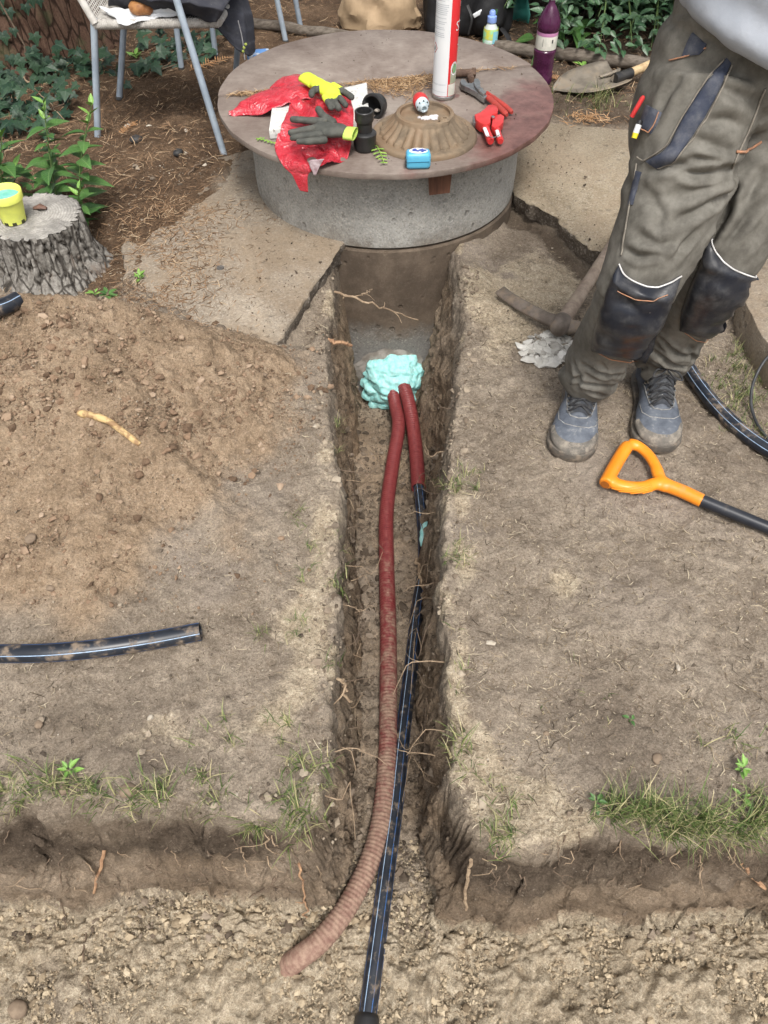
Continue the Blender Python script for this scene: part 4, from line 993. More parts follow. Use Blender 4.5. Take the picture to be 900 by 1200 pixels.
# white foam board --------------------------------------------------------
bw = [P(319, 122, CZ + 0.034), P(430, 96, CZ + 0.034), P(433, 139, CZ + 0.034), P(315, 152, CZ + 0.034)]
M_STYRO = mat('white_board', (0.62, 0.62, 0.60), (0.50, 0.50, 0.48), 50, 8, 0.85, bump=0.3, bscale=220, dirt=((0.16, 0.13, 0.10), 0.22), dscale=60)
mb = MB(); mb.prism(bw, 0.0325, b=0.004); tag(mb.build('foam_board', M_STYRO, loc=bw[0], angle=30), 'white speckled insulation board under the red plastic and the gloves', 'board')

# red plastic film ----------------------------------------------------------
def film_mat():
    m, t, b = new_mat('red_film'); v = coord(t); n1 = noise(t, v, 30, 8, 0.6, 0.6); n2 = noise(t, v, 90, 4, 0.6)
    L(t, mixc(t, mrange(t, n1, 0.35, 0.7), (0.48, 0.022, 0.038), (0.58, 0.06, 0.08)), b.inputs['Base Color'])
    b.inputs['Roughness'].default_value = 0.11; b.inputs['Specular IOR Level'].default_value = 0.6; b.inputs['Transmission Weight'].default_value = 0.12
    b.inputs['Subsurface Weight'].default_value = 0.15; b.inputs['Subsurface Radius'].default_value = (0.01, 0.002, 0.002); b.inputs['Subsurface Scale'].default_value = 0.5
    rg = math_(t, 'ABSOLUTE', math_(t, 'SUBTRACT', noise(t, v, 22, 5, 0.55, 1.2), 0.5)); bump_chain(t, b, [(rg, 0.7, 0.022)]); return m
M_FILM = film_mat()
def film_sheet(left, right, nu, nv, amp, seed, zf=None, par=None):
    lp, rp = smooth_path(left, nv), smooth_path(right, nv); rows = []
    for j in range(nv):
        row = []
        for i in range(nu):
            p = lp[j].lerp(rp[j], i / (nu - 1)); u = i / (nu - 1); v_ = j / (nv - 1)
            k = fb1(p.x * 20 + p.y * 8, p.y * 11 + p.z * 13, 0.2, 2, seed); rd = abs(k)
            p = p + Vector((0, 0, 1)) * (amp * (0.6 - 2.2 * rd + 0.8 * k)) + Vector((0, -1, 0)) * amp * 0.6 * k
            if par: p = p + par(u, v_)
            row.append(p)
        rows.append(row)
    return rows
def CP(px, py, up): return P(px, py, CZ + up)
hang_y = WELL.y - 0.60
def HY(px, py, dy=0.0): return PY(px, py, WELL.y - sqrt(max(0.01, (R_C + 0.012) ** 2 - (PY(px, py, 2.42).x - WELL.x) ** 2)) + dy)
film = thing('red_film', 'crumpled red plastic film draped over the white board and the cover rim', 'plastic sheet', CP(370, 150, 0.0))
lft = [CP(343, 112, .053), CP(338, 128, .058), CP(331, 145, .057), CP(326, 158, .040), CP(322, 170, .016), CP(325, 181, .008), HY(333, 195), HY(343, 207), HY(352, 222)]
rgt = [CP(410, 112, .058), CP(414, 128, .060), CP(414, 142, .058), CP(412, 158, .042), CP(411, 174, .018), CP(404, 186, .008), HY(378, 194), HY(362, 205), HY(361, 223)]
mb = MB(); mb.sheet(film_sheet(lft, rgt, 60, 84, 0.012, 91)); mb.build('film_sheet', M_FILM, film, solid=0.0006, angle=180)
up_ = [CP(270, 132, .006), CP(285, 118, .022), CP(304, 108, .034), CP(330, 101, .044), CP(356, 101, .052), CP(374, 106, .054)]
lo2 = [CP(268, 135, .004), CP(288, 134, .008), CP(308, 133, .016), CP(330, 124, .040), CP(352, 117, .050), CP(374, 116, .052)]
mb = MB(); mb.sheet(film_sheet(lo2, up_, 18, 46, 0.006, 95, par=lambda u, v: Vector((0, 0, 0.032 * sin(pi * u) * (0.35 + v * 0.65) * (1 - 0.6 * v * v))))); mb.build('film_strip', M_FILM, film, solid=0.0006, angle=180)
up3 = [CP(318, 106, .02), CP(330, 94, .03), CP(342, 89, .035), CP(356, 90, .03)]; lo3 = [CP(316, 110, .03), CP(332, 106, .05), CP(346, 104, .06), CP(360, 106, .05)]
mb = MB(); mb.sheet(film_sheet(lo3, up3, 16, 22, 0.006, 97, par=lambda u, v: Vector((0, 0, 0.02 * sin(pi * u))))); mb.build('film_fold', M_FILM, film, solid=0.0006, angle=180)
# torn clear patch at the hanging edge
mb = MB(); lf = [HY(361, 189, -.010), HY(364, 198, -.012), HY(368, 206, -.012)]; rg = [HY(380, 186, -.010), HY(375, 196, -.012), HY(370, 206, -.012)]
mb.sheet(film_sheet(lf, rg, 12, 12, 0.006, 99)); mb.build('torn_flap', mat('film_torn', (0.30, 0.20, 0.22), (0.50, 0.42, 0.44), 60, 6, 0.25), film, solid=0.0005, angle=180)

# gloves ---------------------------------------------------------------
def glove(name, label, palm, fingers, cuff, z, mats, split, vox=0.0028):
    """palm: polyline (px) heel->knuckles with radii; fingers: list of (px list, r0, r1, lift)"""
    z += .006; th = thing(name, label, 'glove', P(palm[1][0], palm[1][1], CZ + z))
    mb = MB()
    pts = [P(x, y, CZ + z) for x, y, r in palm]; rd = [(r, 0.017) for x, y, r in palm]
    fr_ = []
    for (p, r) in zip(pts, rd): fr_.append(r)
    # palm as overlapping flattened lumps
    for i in range(len(pts) - 1):
        for k in range(5):
            c = pts[i].lerp(pts[i + 1], k / 4); r = rd[i][0] * (1 - k / 4) + rd[i + 1][0] * k / 4
            sphere_mb(mb, c, (r, r, 0.019), 16)
    tips = []
    for fp, r0, r1, lift in fingers:
        ps = smooth_path([P(x, y, CZ + z + lift * j / (len(fp) - 1)) for j, (x, y) in enumerate(fp)], 9)
        rr = [r0 + (r1 - r0) * j / 8 for j in range(9)]
        capsule(mb, ps, rr, 12); tips.append((ps, rr))
    V, F = remeshed(mb, vox, 5)
    n = vnormals(V, F); V = V + n * (0.0014 * fbm(V[:, 0] * 70, V[:, 1] * 70, V[:, 2] * 70, 3, 15))[:, None]
    fm = split(V[F].mean(1), tips, pts)
    for k, (nm, m) in enumerate(mats):
        Fs = F[fm == k]
        if len(Fs) == 0: continue
        u, inv = np.unique(Fs, return_inverse=True); np_mesh(nm, V[u], inv.reshape(Fs.shape), m, parent=th)
    if cuff:
        mb = MB(); a, b2, w0, w1, m = cuff; A = P(a[0], a[1], CZ + z - 0.003); B = P(b2[0], b2[1], CZ + z - 0.002)
        d = (B - A).normalized(); s_ = Vector((-d.y, d.x, 0)); rings = []
        for k in range(11):
            c = A.lerp(B, k / 10); ww = w0 + (w1 - w0) * k / 10; hh = 0.017 + 0.0008 * sin(k * 2.8)
            rings.append([c + s_ * cos(2 * pi * i / 28) * ww + Vector((0, 0, 1)) * sin(2 * pi * i / 28) * hh * 0.9 for i in range(28)])
        ins = [[q_ * 0.0 + (A.lerp(B, 1 - k / 3 * 0.8) + (q_ - B) * 0.86) for q_ in rings[-1]] for k in range(4)]
        mb.loft(rings + ins, cap=True); mb.build('cuff', m, th, angle=180)
    return th
M_GDARK = mat('glove_rubber', (0.050, 0.052, 0.046), (0.080, 0.081, 0.070), 40, 8, 0.78, bump=0.35, bscale=300, bdist=0.001, dirt=((0.14, 0.12, 0.09), 0.12), dscale=50)
M_GYEL = mat('glove_yellow', (0.62, 0.78, 0.045), (0.50, 0.64, 0.05), 25, 8, 0.75, bump=0.3, bscale=500, bdist=0.0008, dirt=((0.25, 0.26, 0.10), 0.10), dscale=40)
M_GLIME = mat('glove_lime', (0.36, 0.50, 0.09), (0.44, 0.58, 0.12), 25, 6, 0.8, bump=0.3, bscale=400)
glove('work_glove', 'dark grey rubber glove with a lime cuff lying palm up on the red film', [(398, 153, .030), (388, 153, .036), (378, 151, .033)],
      [([(378, 143), (362, 141.5), (343, 140)], .0135, .0105, .004), ([(374, 150), (357, 153), (341, 155.5)], .0140, .0110, .000), ([(375, 158), (358, 159.5), (343, 161.5)], .0135, .0105, -.002),
       ([(380, 164), (364, 165.5), (350, 166)], .012, .0095, -.004), ([(390, 144), (379, 136), (373, 128)], .0150, .0115, .010)],
      ((405, 156), (416, 157), .034, .036, M_GLIME), 0.070, [('glove_shell', M_GDARK)], lambda c, t, p: np.zeros(len(c), int))
def ysplit(c, tips, pts):
    out = np.zeros(len(c), int)
    for i, (ps, rr) in enumerate(tips):
        A = np.array(ps[0]); B = np.array(ps[-1]); d = B - A; L_ = np.linalg.norm(d); d /= L_
        s_ = (c - A) @ d; per = np.linalg.norm((c - A) - s_[:, None] * d, axis=1)
        out[(s_ > L_ * (0.40 if i < 4 else 0.1)) & (per < 0.020)] = 1
    return out
glove('work_glove', 'bright yellow knitted glove with dark coated fingertips on the white board', [(371, 98, .026), (379, 103, .032), (388, 108, .033)],
      [([(391, 101), (402, 107), (412, 114)], .0125, .0105, -.006), ([(393, 110), (400, 117), (405, 123)], .0125, .0105, -.008), ([(388, 114), (393, 121), (397, 127)], .0120, .0105, -.008),
       ([(381, 114), (385, 121), (388, 127)], .0115, .0095, -.008), ([(371, 104), (366, 108), (365, 111)], .0125, .0110, .0)],
      ((370, 98), (358, 90.5), .030, .030, M_GYEL), 0.088, [('knit_shell', M_GYEL), ('rubber_coating', M_GDARK)], ysplit)

# red pipe cutter and grip pliers -------------------------------------------
M_TRED = mat('tool_red', (0.55, 0.035, 0.035), (0.46, 0.03, 0.03), 30, 4, 0.42, coat=0.15, dirt=((0.2, 0.1, 0.08), 0.1), dscale=50)
M_RUB = mat('handle_red', (0.40, 0.045, 0.035), (0.30, 0.04, 0.03), 30, 5, 0.6, dirt=((0.15, 0.10, 0.08), 0.2), dscale=50)
M_TSTEEL = mat('tool_steel', (0.36, 0.38, 0.38), (0.24, 0.25, 0.25), 40, 6, 0.42, metal=0.85, dirt=((0.14, 0.12, 0.10), 0.2), dscale=60)
ct = thing('pipe_cutter', 'red plastic pipe cutter with two short handles on the reddish side of the cover', 'pipe cutter', on_cover(575, 150))
def flat_poly(pxs, up, th, name, m, par, b=0.003):
    mb = MB(); mb.prism([on_cover(x, y, up) for x, y in pxs], th, b=b); return mb.build(name, m, par, angle=35)
flat_poly([(556, 134), (563, 131), (568, 127), (572, 122.5), (577, 122), (582, 124), (584, 128), (583, 132), (578, 133), (575, 137), (575, 143), (570, 146), (563, 144), (558, 140)], .040, .030, 'cutter_head', M_TRED, ct)
flat_poly([(577, 140), (580, 135), (587, 133), (591, 136), (590, 143), (586, 147), (580, 150), (576, 147)], .034, .026, 'cutter_jaw', M_TRED, ct)
hA = MB(); hA.tube(smooth_path([on_cover(565, 142, .024), on_cover(569, 151, .024), on_cover(573, 160, .022), on_cover(575, 166, .020)], 10), [.011, .0125, .013, .013, .0125, .012, .012, .0125, .013, .010], 14); hA = hA.build('handle', M_TRED, ct)
hB = MB(); hB.tube(smooth_path([on_cover(580, 146, .020), on_cover(582, 153, .020), on_cover(585, 161, .018), on_cover(586.5, 166, .017)], 10), [.009, .011, .0125, .0125, .012, .011, .011, .012, .012, .009], 14); hB = hB.build('handle', M_TRED, ct)
for hp, pth in ((hA, [(568, 150), (571.5, 159)]), (hB, [(582.5, 153), (584.5, 160)])):
    mb = MB(); mb.tube([on_cover(x, y, .034 if hp is hA else .0285) for x, y in pth], [(.0062, .003)] * 2, 10); mb.build('label_strip', M_WHITE, hp)
mb = MB(); mb.tube(smooth_path([on_cover(573, 160, .034), on_cover(579, 161, .037), on_cover(585, 158, .032)], 8), .0012, 6); mb.build('wire_latch', M_STEEL, ct)
flat_poly([(554, 136), (558, 135), (559, 143), (555, 144)], .030, .012, 'blade', M_TSTEEL, ct, .001)
mb = MB(); mb.lathe([(0.007, 0), (0.007, .004), (.004, .006), (.0005, .006)], on_cover(577.5, 138, .036), 12); mb.build('pivot_bolt', M_STEEL, ct)

pl = thing('grip_pliers', 'steel adjustable pliers with two long worn red handles behind the pipe cutter', 'pliers', on_cover(572, 110))
flat_poly([(539, 95), (541, 92), (545, 93), (548, 97), (553, 97), (557, 94), (561, 95), (563, 98), (561, 102), (566, 107), (571, 112), (568, 115), (563, 112), (557, 107), (551, 104), (545, 101), (541, 99)], .026, .018, 'jaw_head', M_TSTEEL, pl, .002)
flat_poly([(556, 92), (560, 91.5), (563, 95), (562.5, 100), (565, 104), (570, 107.5), (567, 110), (561, 106), (557, 101), (555, 96)], .036, .010, 'upper_jaw', M_TSTEEL, pl, .002)
mb = MB(); mb.tube(smooth_path([on_cover(567, 110, .018), on_cover(576, 118, .020), on_cover(586, 127, .020), on_cover(594, 135, .016)], 14), [(.008, .007)] * 3 + [(.0115, .009)] * 9 + [(.011, .009), (.006, .006)], 12); mb.build('handle', M_RUB, pl)
mb = MB(); mb.tube(smooth_path([on_cover(571, 109, .018), on_cover(581, 117, .020), on_cover(591, 124, .018), on_cover(600, 132, .014)], 14), [(.007, .007)] * 3 + [(.010, .009)] * 9 + [(.010, .009), (.006, .006)], 12); mb.build('handle', M_RUB, pl)
mb = MB(); mb.lathe([(0.010, 0), (0.010, .003), (.006, .005), (.0005, .005)], on_cover(563, 105, .034), 14); mb.build('pivot_bolt', M_TSTEEL, pl)

rb = thing('rusty_pipe_piece', 'short rusty brown pipe piece with a stub lying behind the spray can', 'pipe piece', on_cover(548, 84))
M_RUST = mat('rust_iron', (0.075, 0.045, 0.032), (0.13, 0.085, 0.06), 50, 8, 0.85, bump=0.5, bscale=160)
mb = MB(); mb.tube([on_cover(534, 86, .017), on_cover(556, 85, .017)], [.0135, .0135], 16); mb.build('pipe_body', M_RUST, rb)
mb = MB(); mb.tube([on_cover(549, 85, .016), on_cover(553, 94, .013)], [.012, .012], 14); mb.build('pipe_stub', M_RUST, rb)
mb = MB(); mb.tube([on_cover(553, 85, .017), on_cover(557.5, 85, .017)], [.0165, .0165], 6); mb.build('hex_end', M_RUST, rb)

# green cypress sprigs ---------------------------------------------------
M_SPRIG = mat('sprig_green', (0.26, 0.40, 0.07), (0.16, 0.30, 0.05), 50, 5, 0.7)
def sprig(pxa, pxb, label, nb, wd, upz=0.004):
    a, b2 = on_cover(*pxa, upz), on_cover(*pxb, upz + 0.006); t_ = thing('cypress_sprig', label, 'sprig', a)
    d = b2 - a; s_ = Vector((-d.y, d.x, 0)).normalized(); mb = MB(); mb.tube(smooth_path([a, a.lerp(b2, .5) + s_ * .003, b2], 8), [.0016] * 8, 6); mb.build('stem', M_SPRIG, t_)
    for i in range(nb):
        f = (i + 0.7) / nb; c = a.lerp(b2, f); ln = wd * (1 - f * 0.65)
        for sg in (-1, 1):
            e = c + d.normalized() * ln * 0.75 + s_ * sg * ln + Vector((0, 0, random.uniform(-.001, .006)))
            mb = MB(); mb.tube([c, c.lerp(e, .3), c.lerp(e, .7), e], [(.0018, .001), (.0034, .0012), (.003, .0012), (.0008, .0006)], 6)
            for k in (0.4, 0.65):
                for s2 in (-1, 1):
                    g = c.lerp(e, k); h = g + (e - c).normalized() * ln * 0.35 + d.normalized() * ln * 0.2 * s2 + s_ * sg * ln * .1; mb.tube([g, g.lerp(h, .5), h], [(.0012, .0008), (.0026, .001), (.0006, .0005)], 5)
            mb.build('frond', M_SPRIG, t_)
sprig((440, 168), (450, 191), 'green cypress sprig between the upright black coupling and the blue tape measure', 6, 0.030)
sprig((300, 162), (323, 168), 'thin green cypress sprig in front of the white board', 6, 0.011)
# ================================================================== IN THE TRENCH: foam, conduits, pipes, roots
def FZ(px, py, up, dz=0.0):
    """bearing to the trench floor, lifted by up"""
    z = -0.6
    for _ in range(8):
        q = P(px, py, z); z = float(floor_z(q.y)) + up + dz
    return P(px, py, z)
def foam_mat():
    m, t, b = new_mat('turquoise_foam'); v = coord(t); n1 = noise(t, v, 60, 6, 0.6); n2 = noise(t, v, 300, 3, 0.6)
    col = mixc(t, mrange(t, n1, 0.3, 0.7), (0.27, 0.64, 0.63), (0.46, 0.79, 0.77))
    nd = noise(t, v, 34, 8, 0.7); col = mixc(t, math_(t, 'MULTIPLY', mrange(t, nd, 0.63, 0.70), 0.55), col, (0.22, 0.30, 0.25))
    L(t, col, b.inputs['Base Color']); b.inputs['Roughness'].default_value = 0.6; b.inputs['Specular IOR Level'].default_value = 0.35
    b.inputs['Subsurface Weight'].default_value = 0.25; b.inputs['Subsurface Radius'].default_value = (0.006, 0.012, 0.012); b.inputs['Subsurface Scale'].default_value = 0.6
    bump_chain(t, b, [(n1, 0.35, 0.004), (n2, 0.15, 0.0008)]); return m
M_FOAM = foam_mat()
fo = P(460, 455, -0.58); fo.y = 2.40
mb = MB(); R0 = random.Random(5)
def wally(x): return WELL.y - sqrt(max(0.01, 0.512 ** 2 - (x - WELL.x) ** 2))
for ring_, (nr, rad, sz, out) in enumerate(((15, 0.090, 0.033, 0.012), (14, 0.073, 0.034, 0.038), (10, 0.046, 0.034, 0.062), (5, 0.018, 0.036, 0.074))):
    for i in range(nr):
        a = 2 * pi * (i + 0.37 * ring_) / nr + R0.uniform(-.12, .12)
        x = 0.038 + cos(a) * rad; z = -0.590 + sin(a) * rad * 1.18; s_ = sz * R0.uniform(0.8, 1.22)
        sphere_mb(mb, (x, wally(x) - out + R0.uniform(-.008, .008), z), (s_ * 1.25, s_, s_ * 0.8), 12, Matrix.Rotation(R0.uniform(-.5, .5), 3, 'Y'))
for px, py, s_, oy in ((440, 428, .026, 0), (458, 424, .026, .0), (474, 426, .026, 0), (434, 448, .024, 0), (487, 462, .026, .01), (441, 473, .030, .02), (451, 485, .022, .03), (433, 462, .024, .01), (484, 447, .024, .0), (492, 466, .014, .02)):
    p = PY(px, py, 2.455 - oy); sphere_mb(mb, p, (s_ * 1.2, s_, s_ * .9), 12)
sphere_mb(mb, (0.038, 2.47, -0.590), (0.085, 0.05, 0.09), 16)
V, F = remeshed(mb, 0.0042, 8); n = vnormals(V, F)
lump = fbm(V[:, 0] * 24, V[:, 1] * 24, V[:, 2] * 34, 3, 21); fold = 1 - np.abs(fbm(V[:, 0] * 16, V[:, 1] * 16, V[:, 2] * 34, 3, 23)) * 2.2
V = V + n * (0.008 * lump + 0.006 * fold + 0.0022 * fbm(V[:, 0] * 110, V[:, 1] * 110, V[:, 2] * 110, 2, 25) * (V[:, 2] > -0.56))[:, None]
tag(np_mesh('expanding_foam', V, F, M_FOAM, loc=fo), 'lumpy turquoise mass of set expanding foam stuck to the well wall in the trench', 'foam')

def conduit_mat():
    m, t, b = new_mat('conduit_red'); v = coord(t)
    xyz = t.nodes.new('ShaderNodeSeparateXYZ'); L(t, v, xyz.inputs[0])
    n1 = noise(t, v, 9, 8, 0.65); n2 = noise(t, v, 70, 6, 0.7)
    at = N(t, 'ShaderNodeAttribute', attribute_name='rnd')
    red = mixc(t, mrange(t, n2, 0.3, 0.7), (0.155, 0.024, 0.027), (0.225, 0.048, 0.047))
    mud = mixc(t, mrange(t, n2, 0.3, 0.7), (0.165, 0.098, 0.072), (0.30, 0.22, 0.158))
    k = math_(t, 'ADD', at.outputs['Fac'], math_(t, 'MULTIPLY', math_(t, 'SUBTRACT', math_(t, 'ADD', math_(t, 'MULTIPLY', n1, 0.6), math_(t, 'MULTIPLY', n2, 0.4)), 0.5), 1.5))
    f = math_(t, 'MULTIPLY', mrange(t, k, 0.35, 0.75), 0.85)
    L(t, mixc(t, f, red, mud), b.inputs['Base Color'])
    rr = t.nodes.new('ShaderNodeMix'); rr.data_type = 'FLOAT'; L(t, f, rr.inputs[0]); rr.inputs[2].default_value = 0.42; rr.inputs[3].default_value = 0.92; L(t, rr.outputs[0], b.inputs['Roughness'])
    bump_chain(t, b, [(n2, 0.35, 0.002)]); return m
M_COND = conduit_mat()
def corrugated(name, pts, r, label, mudf, n=26, pitch=0.0105, r_start=1.0):
    raw = smooth_path(pts, 400); ln = [0]
    for a, b2 in zip(raw[:-1], raw[1:]): ln.append(ln[-1] + (b2 - a).length)
    tot = ln[-1]; k = int(tot / pitch) * 5; path = []; rad = []; ss = np.linspace(0, tot, k)
    la = np.array(ln); A = np.array([tuple(p) for p in raw]); pp = np.stack([np.interp(ss, la, A[:, c]) for c in range(3)], -1)
    for i in range(k): path.append(Vector(pp[i])); rad.append(r * (1 - 0.055 * (0.5 - 0.5 * cos(2 * pi * ((i % 5) / 5 + 0.1))) ** 0.8))
    mb = MB(); fr = frames(path); vs = []; mu = []
    for (p, u, v_, T), rr in zip(fr, rad):
        for j in range(n):
            a = 2 * pi * j / n; d = u * cos(a) + v_ * sin(a); q = p + d * rr; vs.append(q); mu.append(mudf(q, d))
    # open far end with a wall thickness
    p, u, v_, T = fr[-1]
    for sc_, back in ((0.86, 0.0), (0.86, 0.05)):
        for j in range(n):
            a = 2 * pi * j / n; vs.append(p + (u * cos(a) + v_ * sin(a)) * r * sc_ - T * back); mu.append(0.1)
    m = k + 2; F = np.array([(i * n + j, i * n + (j + 1) % n, (i + 1) * n + (j + 1) % n, (i + 1) * n + j) for i in range(m - 1) for j in range(n)])
    o = np_mesh(name, np.array([tuple(q) for q in vs]), F, M_COND, rnd=np.array(mu), loc=tuple(path[len(path) // 2])); return tag(o, label, 'conduit')
rC = 0.0265
A0 = Vector((0.022, 2.40, -0.555)); A1 = Vector((0.062, 2.40, -0.545))
ptsA = [A0 + Vector((0, .05, 0.01)), PY(463, 474, 2.325), PY(467, 500, 2.20), FZ(460, 545, rC, .02), FZ(453, 600, rC, .004), FZ(453, 660, rC), FZ(455, 740, rC), FZ(455, 820, rC), FZ(454, 890, rC), FZ(447, 960, rC), FZ(432, 1012, rC), FZ(407, 1062, rC), FZ(378, 1100, rC + .004), FZ(352, 1121, rC - .006), FZ(332, 1136, rC - .055)]
corrugated('red_conduit', ptsA, rC, 'long muddy red corrugated conduit running down the trench and curving away at its end', lambda q, d: float(np.interp(q.y, [0.3, 0.62, 0.9, 1.5, 1.9], [0.82, 0.64, 0.46, 0.28, 0.10])) + 0.16 * d.z)
ptsB = [A1 + Vector((0, .05, 0.01)), PY(478, 468, 2.325), PY(484, 500, 2.20), FZ(488, 535, rC, .03), FZ(490.5, 572, rC, .022)]
corrugated('red_conduit', ptsB, rC * 1.04, 'short red corrugated conduit ending in an open mouth with the black pipe inside', lambda q, d: 0.14 + 0.06 * d.z)

M_PIPE = mat('pe_pipe', (0.012, 0.015, 0.022), (0.022, 0.026, 0.034), 14, 6, 0.34, dirt=((0.23, 0.175, 0.125), 0.30), dscale=30)
M_PIPE_MUD = mat('pe_pipe_muddy', (0.012, 0.015, 0.022), (0.022, 0.026, 0.034), 14, 6, 0.36, dirt=((0.20, 0.152, 0.108), 0.30), dscale=45)
M_BLUE = mat('pipe_stripe', (0.04, 0.13, 0.34), (0.03, 0.09, 0.24), 40, 5, 0.4, dirt=((0.14, 0.11, 0.085), 0.42), dscale=30)
M_PALE = mat('pipe_stripe_pale', (0.34, 0.46, 0.62), (0.20, 0.28, 0.40), 60, 5, 0.4, dirt=((0.20, 0.16, 0.12), 0.2), dscale=40)
def water_pipe(name, pts, r, label, stripes=((0.5, 0), (2.1, 0), (3.7, 0), (5.3, 0)), m=None, n=24, open_end=True, ms=None, cat='water pipe', k=90, up=Vector((0, 0, 1))):
    path = smooth_path(pts, k); c = path[k // 2]; t_ = thing(name, label, cat, c)
    fr = []
    for p, u, v_, T in frames(path):
        s_ = T.cross(up).normalized(); fr.append((p, s_, s_.cross(T).normalized(), T))       # s_ = side, second = up
    mb = MB(); rings = [[p + (s_ * cos(2 * pi * j / n) + w_ * sin(2 * pi * j / n)) * r for j in range(n)] for p, s_, w_, T in fr]
    if open_end:
        p, s_, w_, T = fr[-1]
        for q, back in ((0.80, 0.0), (0.78, 0.04)): rings.append([p + (s_ * cos(2 * pi * j / n) + w_ * sin(2 * pi * j / n)) * r * q - T * back for j in range(n)])
    mb.loft(rings); mb.build('pipe_wall', m or M_PIPE, t_, angle=50)
    for a, kind in stripes:
        mb = MB(); rows = []
        for da in (-0.045, 0, 0.045): rows.append([p + (s_ * cos(a + da) + w_ * sin(a + da)) * (r + (0.0005 if da == 0 else 0.0002)) for p, s_, w_, T in fr])
        mb.sheet(rows); mb.build('stripe', (ms or M_PALE) if kind else M_BLUE, t_, angle=180)
    return t_
rp = 0.0205
ptsC = [FZ(489, 545, rC, .02), FZ(491.5, 575, rC, .018), FZ(495, 610, rp, .008), FZ(497, 645, rp, -.006), FZ(496, 668, rp, -.027), FZ(493, 690, rp, -.022), FZ(489, 715, rp, -.004), FZ(483, 770, rp), FZ(477, 820, rp), FZ(470, 880, rp), FZ(464, 940, rp), FZ(456, 1000, rp), FZ(448, 1060, rp), FZ(440, 1120, rp), FZ(432, 1180, rp), FZ(430, 1196, rp)]
wp = water_pipe('water_pipe', ptsC, rp, 'long black water pipe with thin blue stripes lying along the trench beside the red conduit', ((0.45, 0), (1.15, 1), (2.0, 0), (2.85, 0)), M_PIPE_MUD, k=150)
e0, e1 = FZ(430.5, 1190, rp), FZ(426, 1236, rp)
mb = MB(); dd = (e1 - e0).normalized(); mb.lathe([(rp + .001, -.004), (rp + .005, 0), (rp + .007, .006), (rp + .007, .035), (rp + .006, .045), (rp + .006, .09), (rp - .004, .092)], e0, 28, dd.to_track_quat('Z', 'Y').to_matrix()); mb.build('end_coupling', M_BLK, wp)
ptsD = [PG(-150, 775, .022), PG(-60, 774, .022), PG(0, 772, .022), PG(60, 771, .023), PG(120, 766, .024), PG(180, 758, .027), PG(238, 748, .030)]
water_pipe('water_pipe', ptsD, 0.0205, 'black blue striped water pipe lying across the loose soil with its cut end showing', ((0.75, 1), (2.15, 0), (-0.25, 0)), None)
ptsE = [P(-170, 398, .30), P(-60, 376, .295), P(0, 361, .29), P(22, 351, .285)]
water_pipe('water_pipe', ptsE, 0.022, 'black water pipe stub poking out beside the tree stump', ((0.9, 1), (2.2, 0)), None)
ptsF = [P(752, 322, .035), P(770, 350, .03), P(783, 385, .025), P(800, 420, .023), P(822, 455, .022), P(852, 490, .022), P(885, 517, .022), P(920, 538, .022), P(990, 575, .022)]
water_pipe('water_pipe', ptsF, 0.0200, 'black water pipe curving over the ground behind the worker boots', ((0.55, 1), (1.5, 1), (2.4, 0)), None)
mb = MB(); mb.tube(smooth_path([P(960, 390, .10), P(925, 403, .11), P(900, 418, .10), P(884, 445, .06), P(880, 470, .03), P(885, 492, .012), P(895, 508, .008), P(915, 530, .006), P(960, 560, .006)], 60), .0042, 10)
tag(mb.build('cable', mat('cable_black', (0.03, 0.032, 0.035), (0.06, 0.062, 0.065), 20, 4, 0.4, dirt=((0.3, 0.27, 0.23), 0.15)), loc=P(884, 470, 0)), 'thin black cable looping over the grass beside the kerb block', 'cable')
# the small curl of foam on the black pipe
mb = MB(); pth = smooth_path([FZ(495, 640, rp, .045), FZ(495.5, 629, rp, .052), FZ(497, 618, rp, .056), FZ(502, 613, rp, .058), FZ(506, 617, rp, .052)], 12)
mb.tube(pth, [.006, .009, .0125, .0105, .0125, .0095, .011, .0095, .008, .0065, .005, .003], 12)
tag(mb.build('foam_curl', M_FOAM, loc=pth[0], angle=180), 'small curl of turquoise foam sitting on the black pipe in the trench', 'foam')

# roots ------------------------------------------------------------------
M_ROOT = mat('root_pale', (0.36, 0.27, 0.18), (0.22, 0.155, 0.10), 60, 6, 0.85)
M_ROOTD = mat('root_dark', (0.10, 0.07, 0.048), (0.16, 0.115, 0.08), 60, 6, 0.85)
M_ROOTO = mat('root_orange', (0.40, 0.245, 0.14), (0.27, 0.155, 0.09), 60, 6, 0.8)
def root(pts, r0, r1, m, label, group=None, name='root', forks=0, k=16, wig=0.006):
    path = smooth_path(pts, k); c = path[0]
    for i, p in enumerate(path[1:-1], 1):
        p += Vector((random.gauss(0, wig), random.gauss(0, wig), random.gauss(0, wig))) * 0.6
    mb = MB(); mb.tube(path, [r0 + (r1 - r0) * i / (k - 1) for i in range(k)], 6)
    for f in range(forks):
        i = random.randint(k // 3, k - 4); a = path[i]; d = (path[i + 1] - path[i - 1]).normalized(); s_ = d.cross(Vector((random.gauss(0, 1), random.gauss(0, 1), random.gauss(0, 1)))).normalized()
        ln = random.uniform(.02, .05); mb.tube(smooth_path([a, a + d * ln * .5 + s_ * ln * .3, a + d * ln * .8 + s_ * ln * .9], 6), [r1 * 1.1, r1, r1 * .9, r1 * .8, r1 * .6, r1 * .4], 5)
    o = mb.build(name, m, loc=c); return tag(o, label, 'root', group)
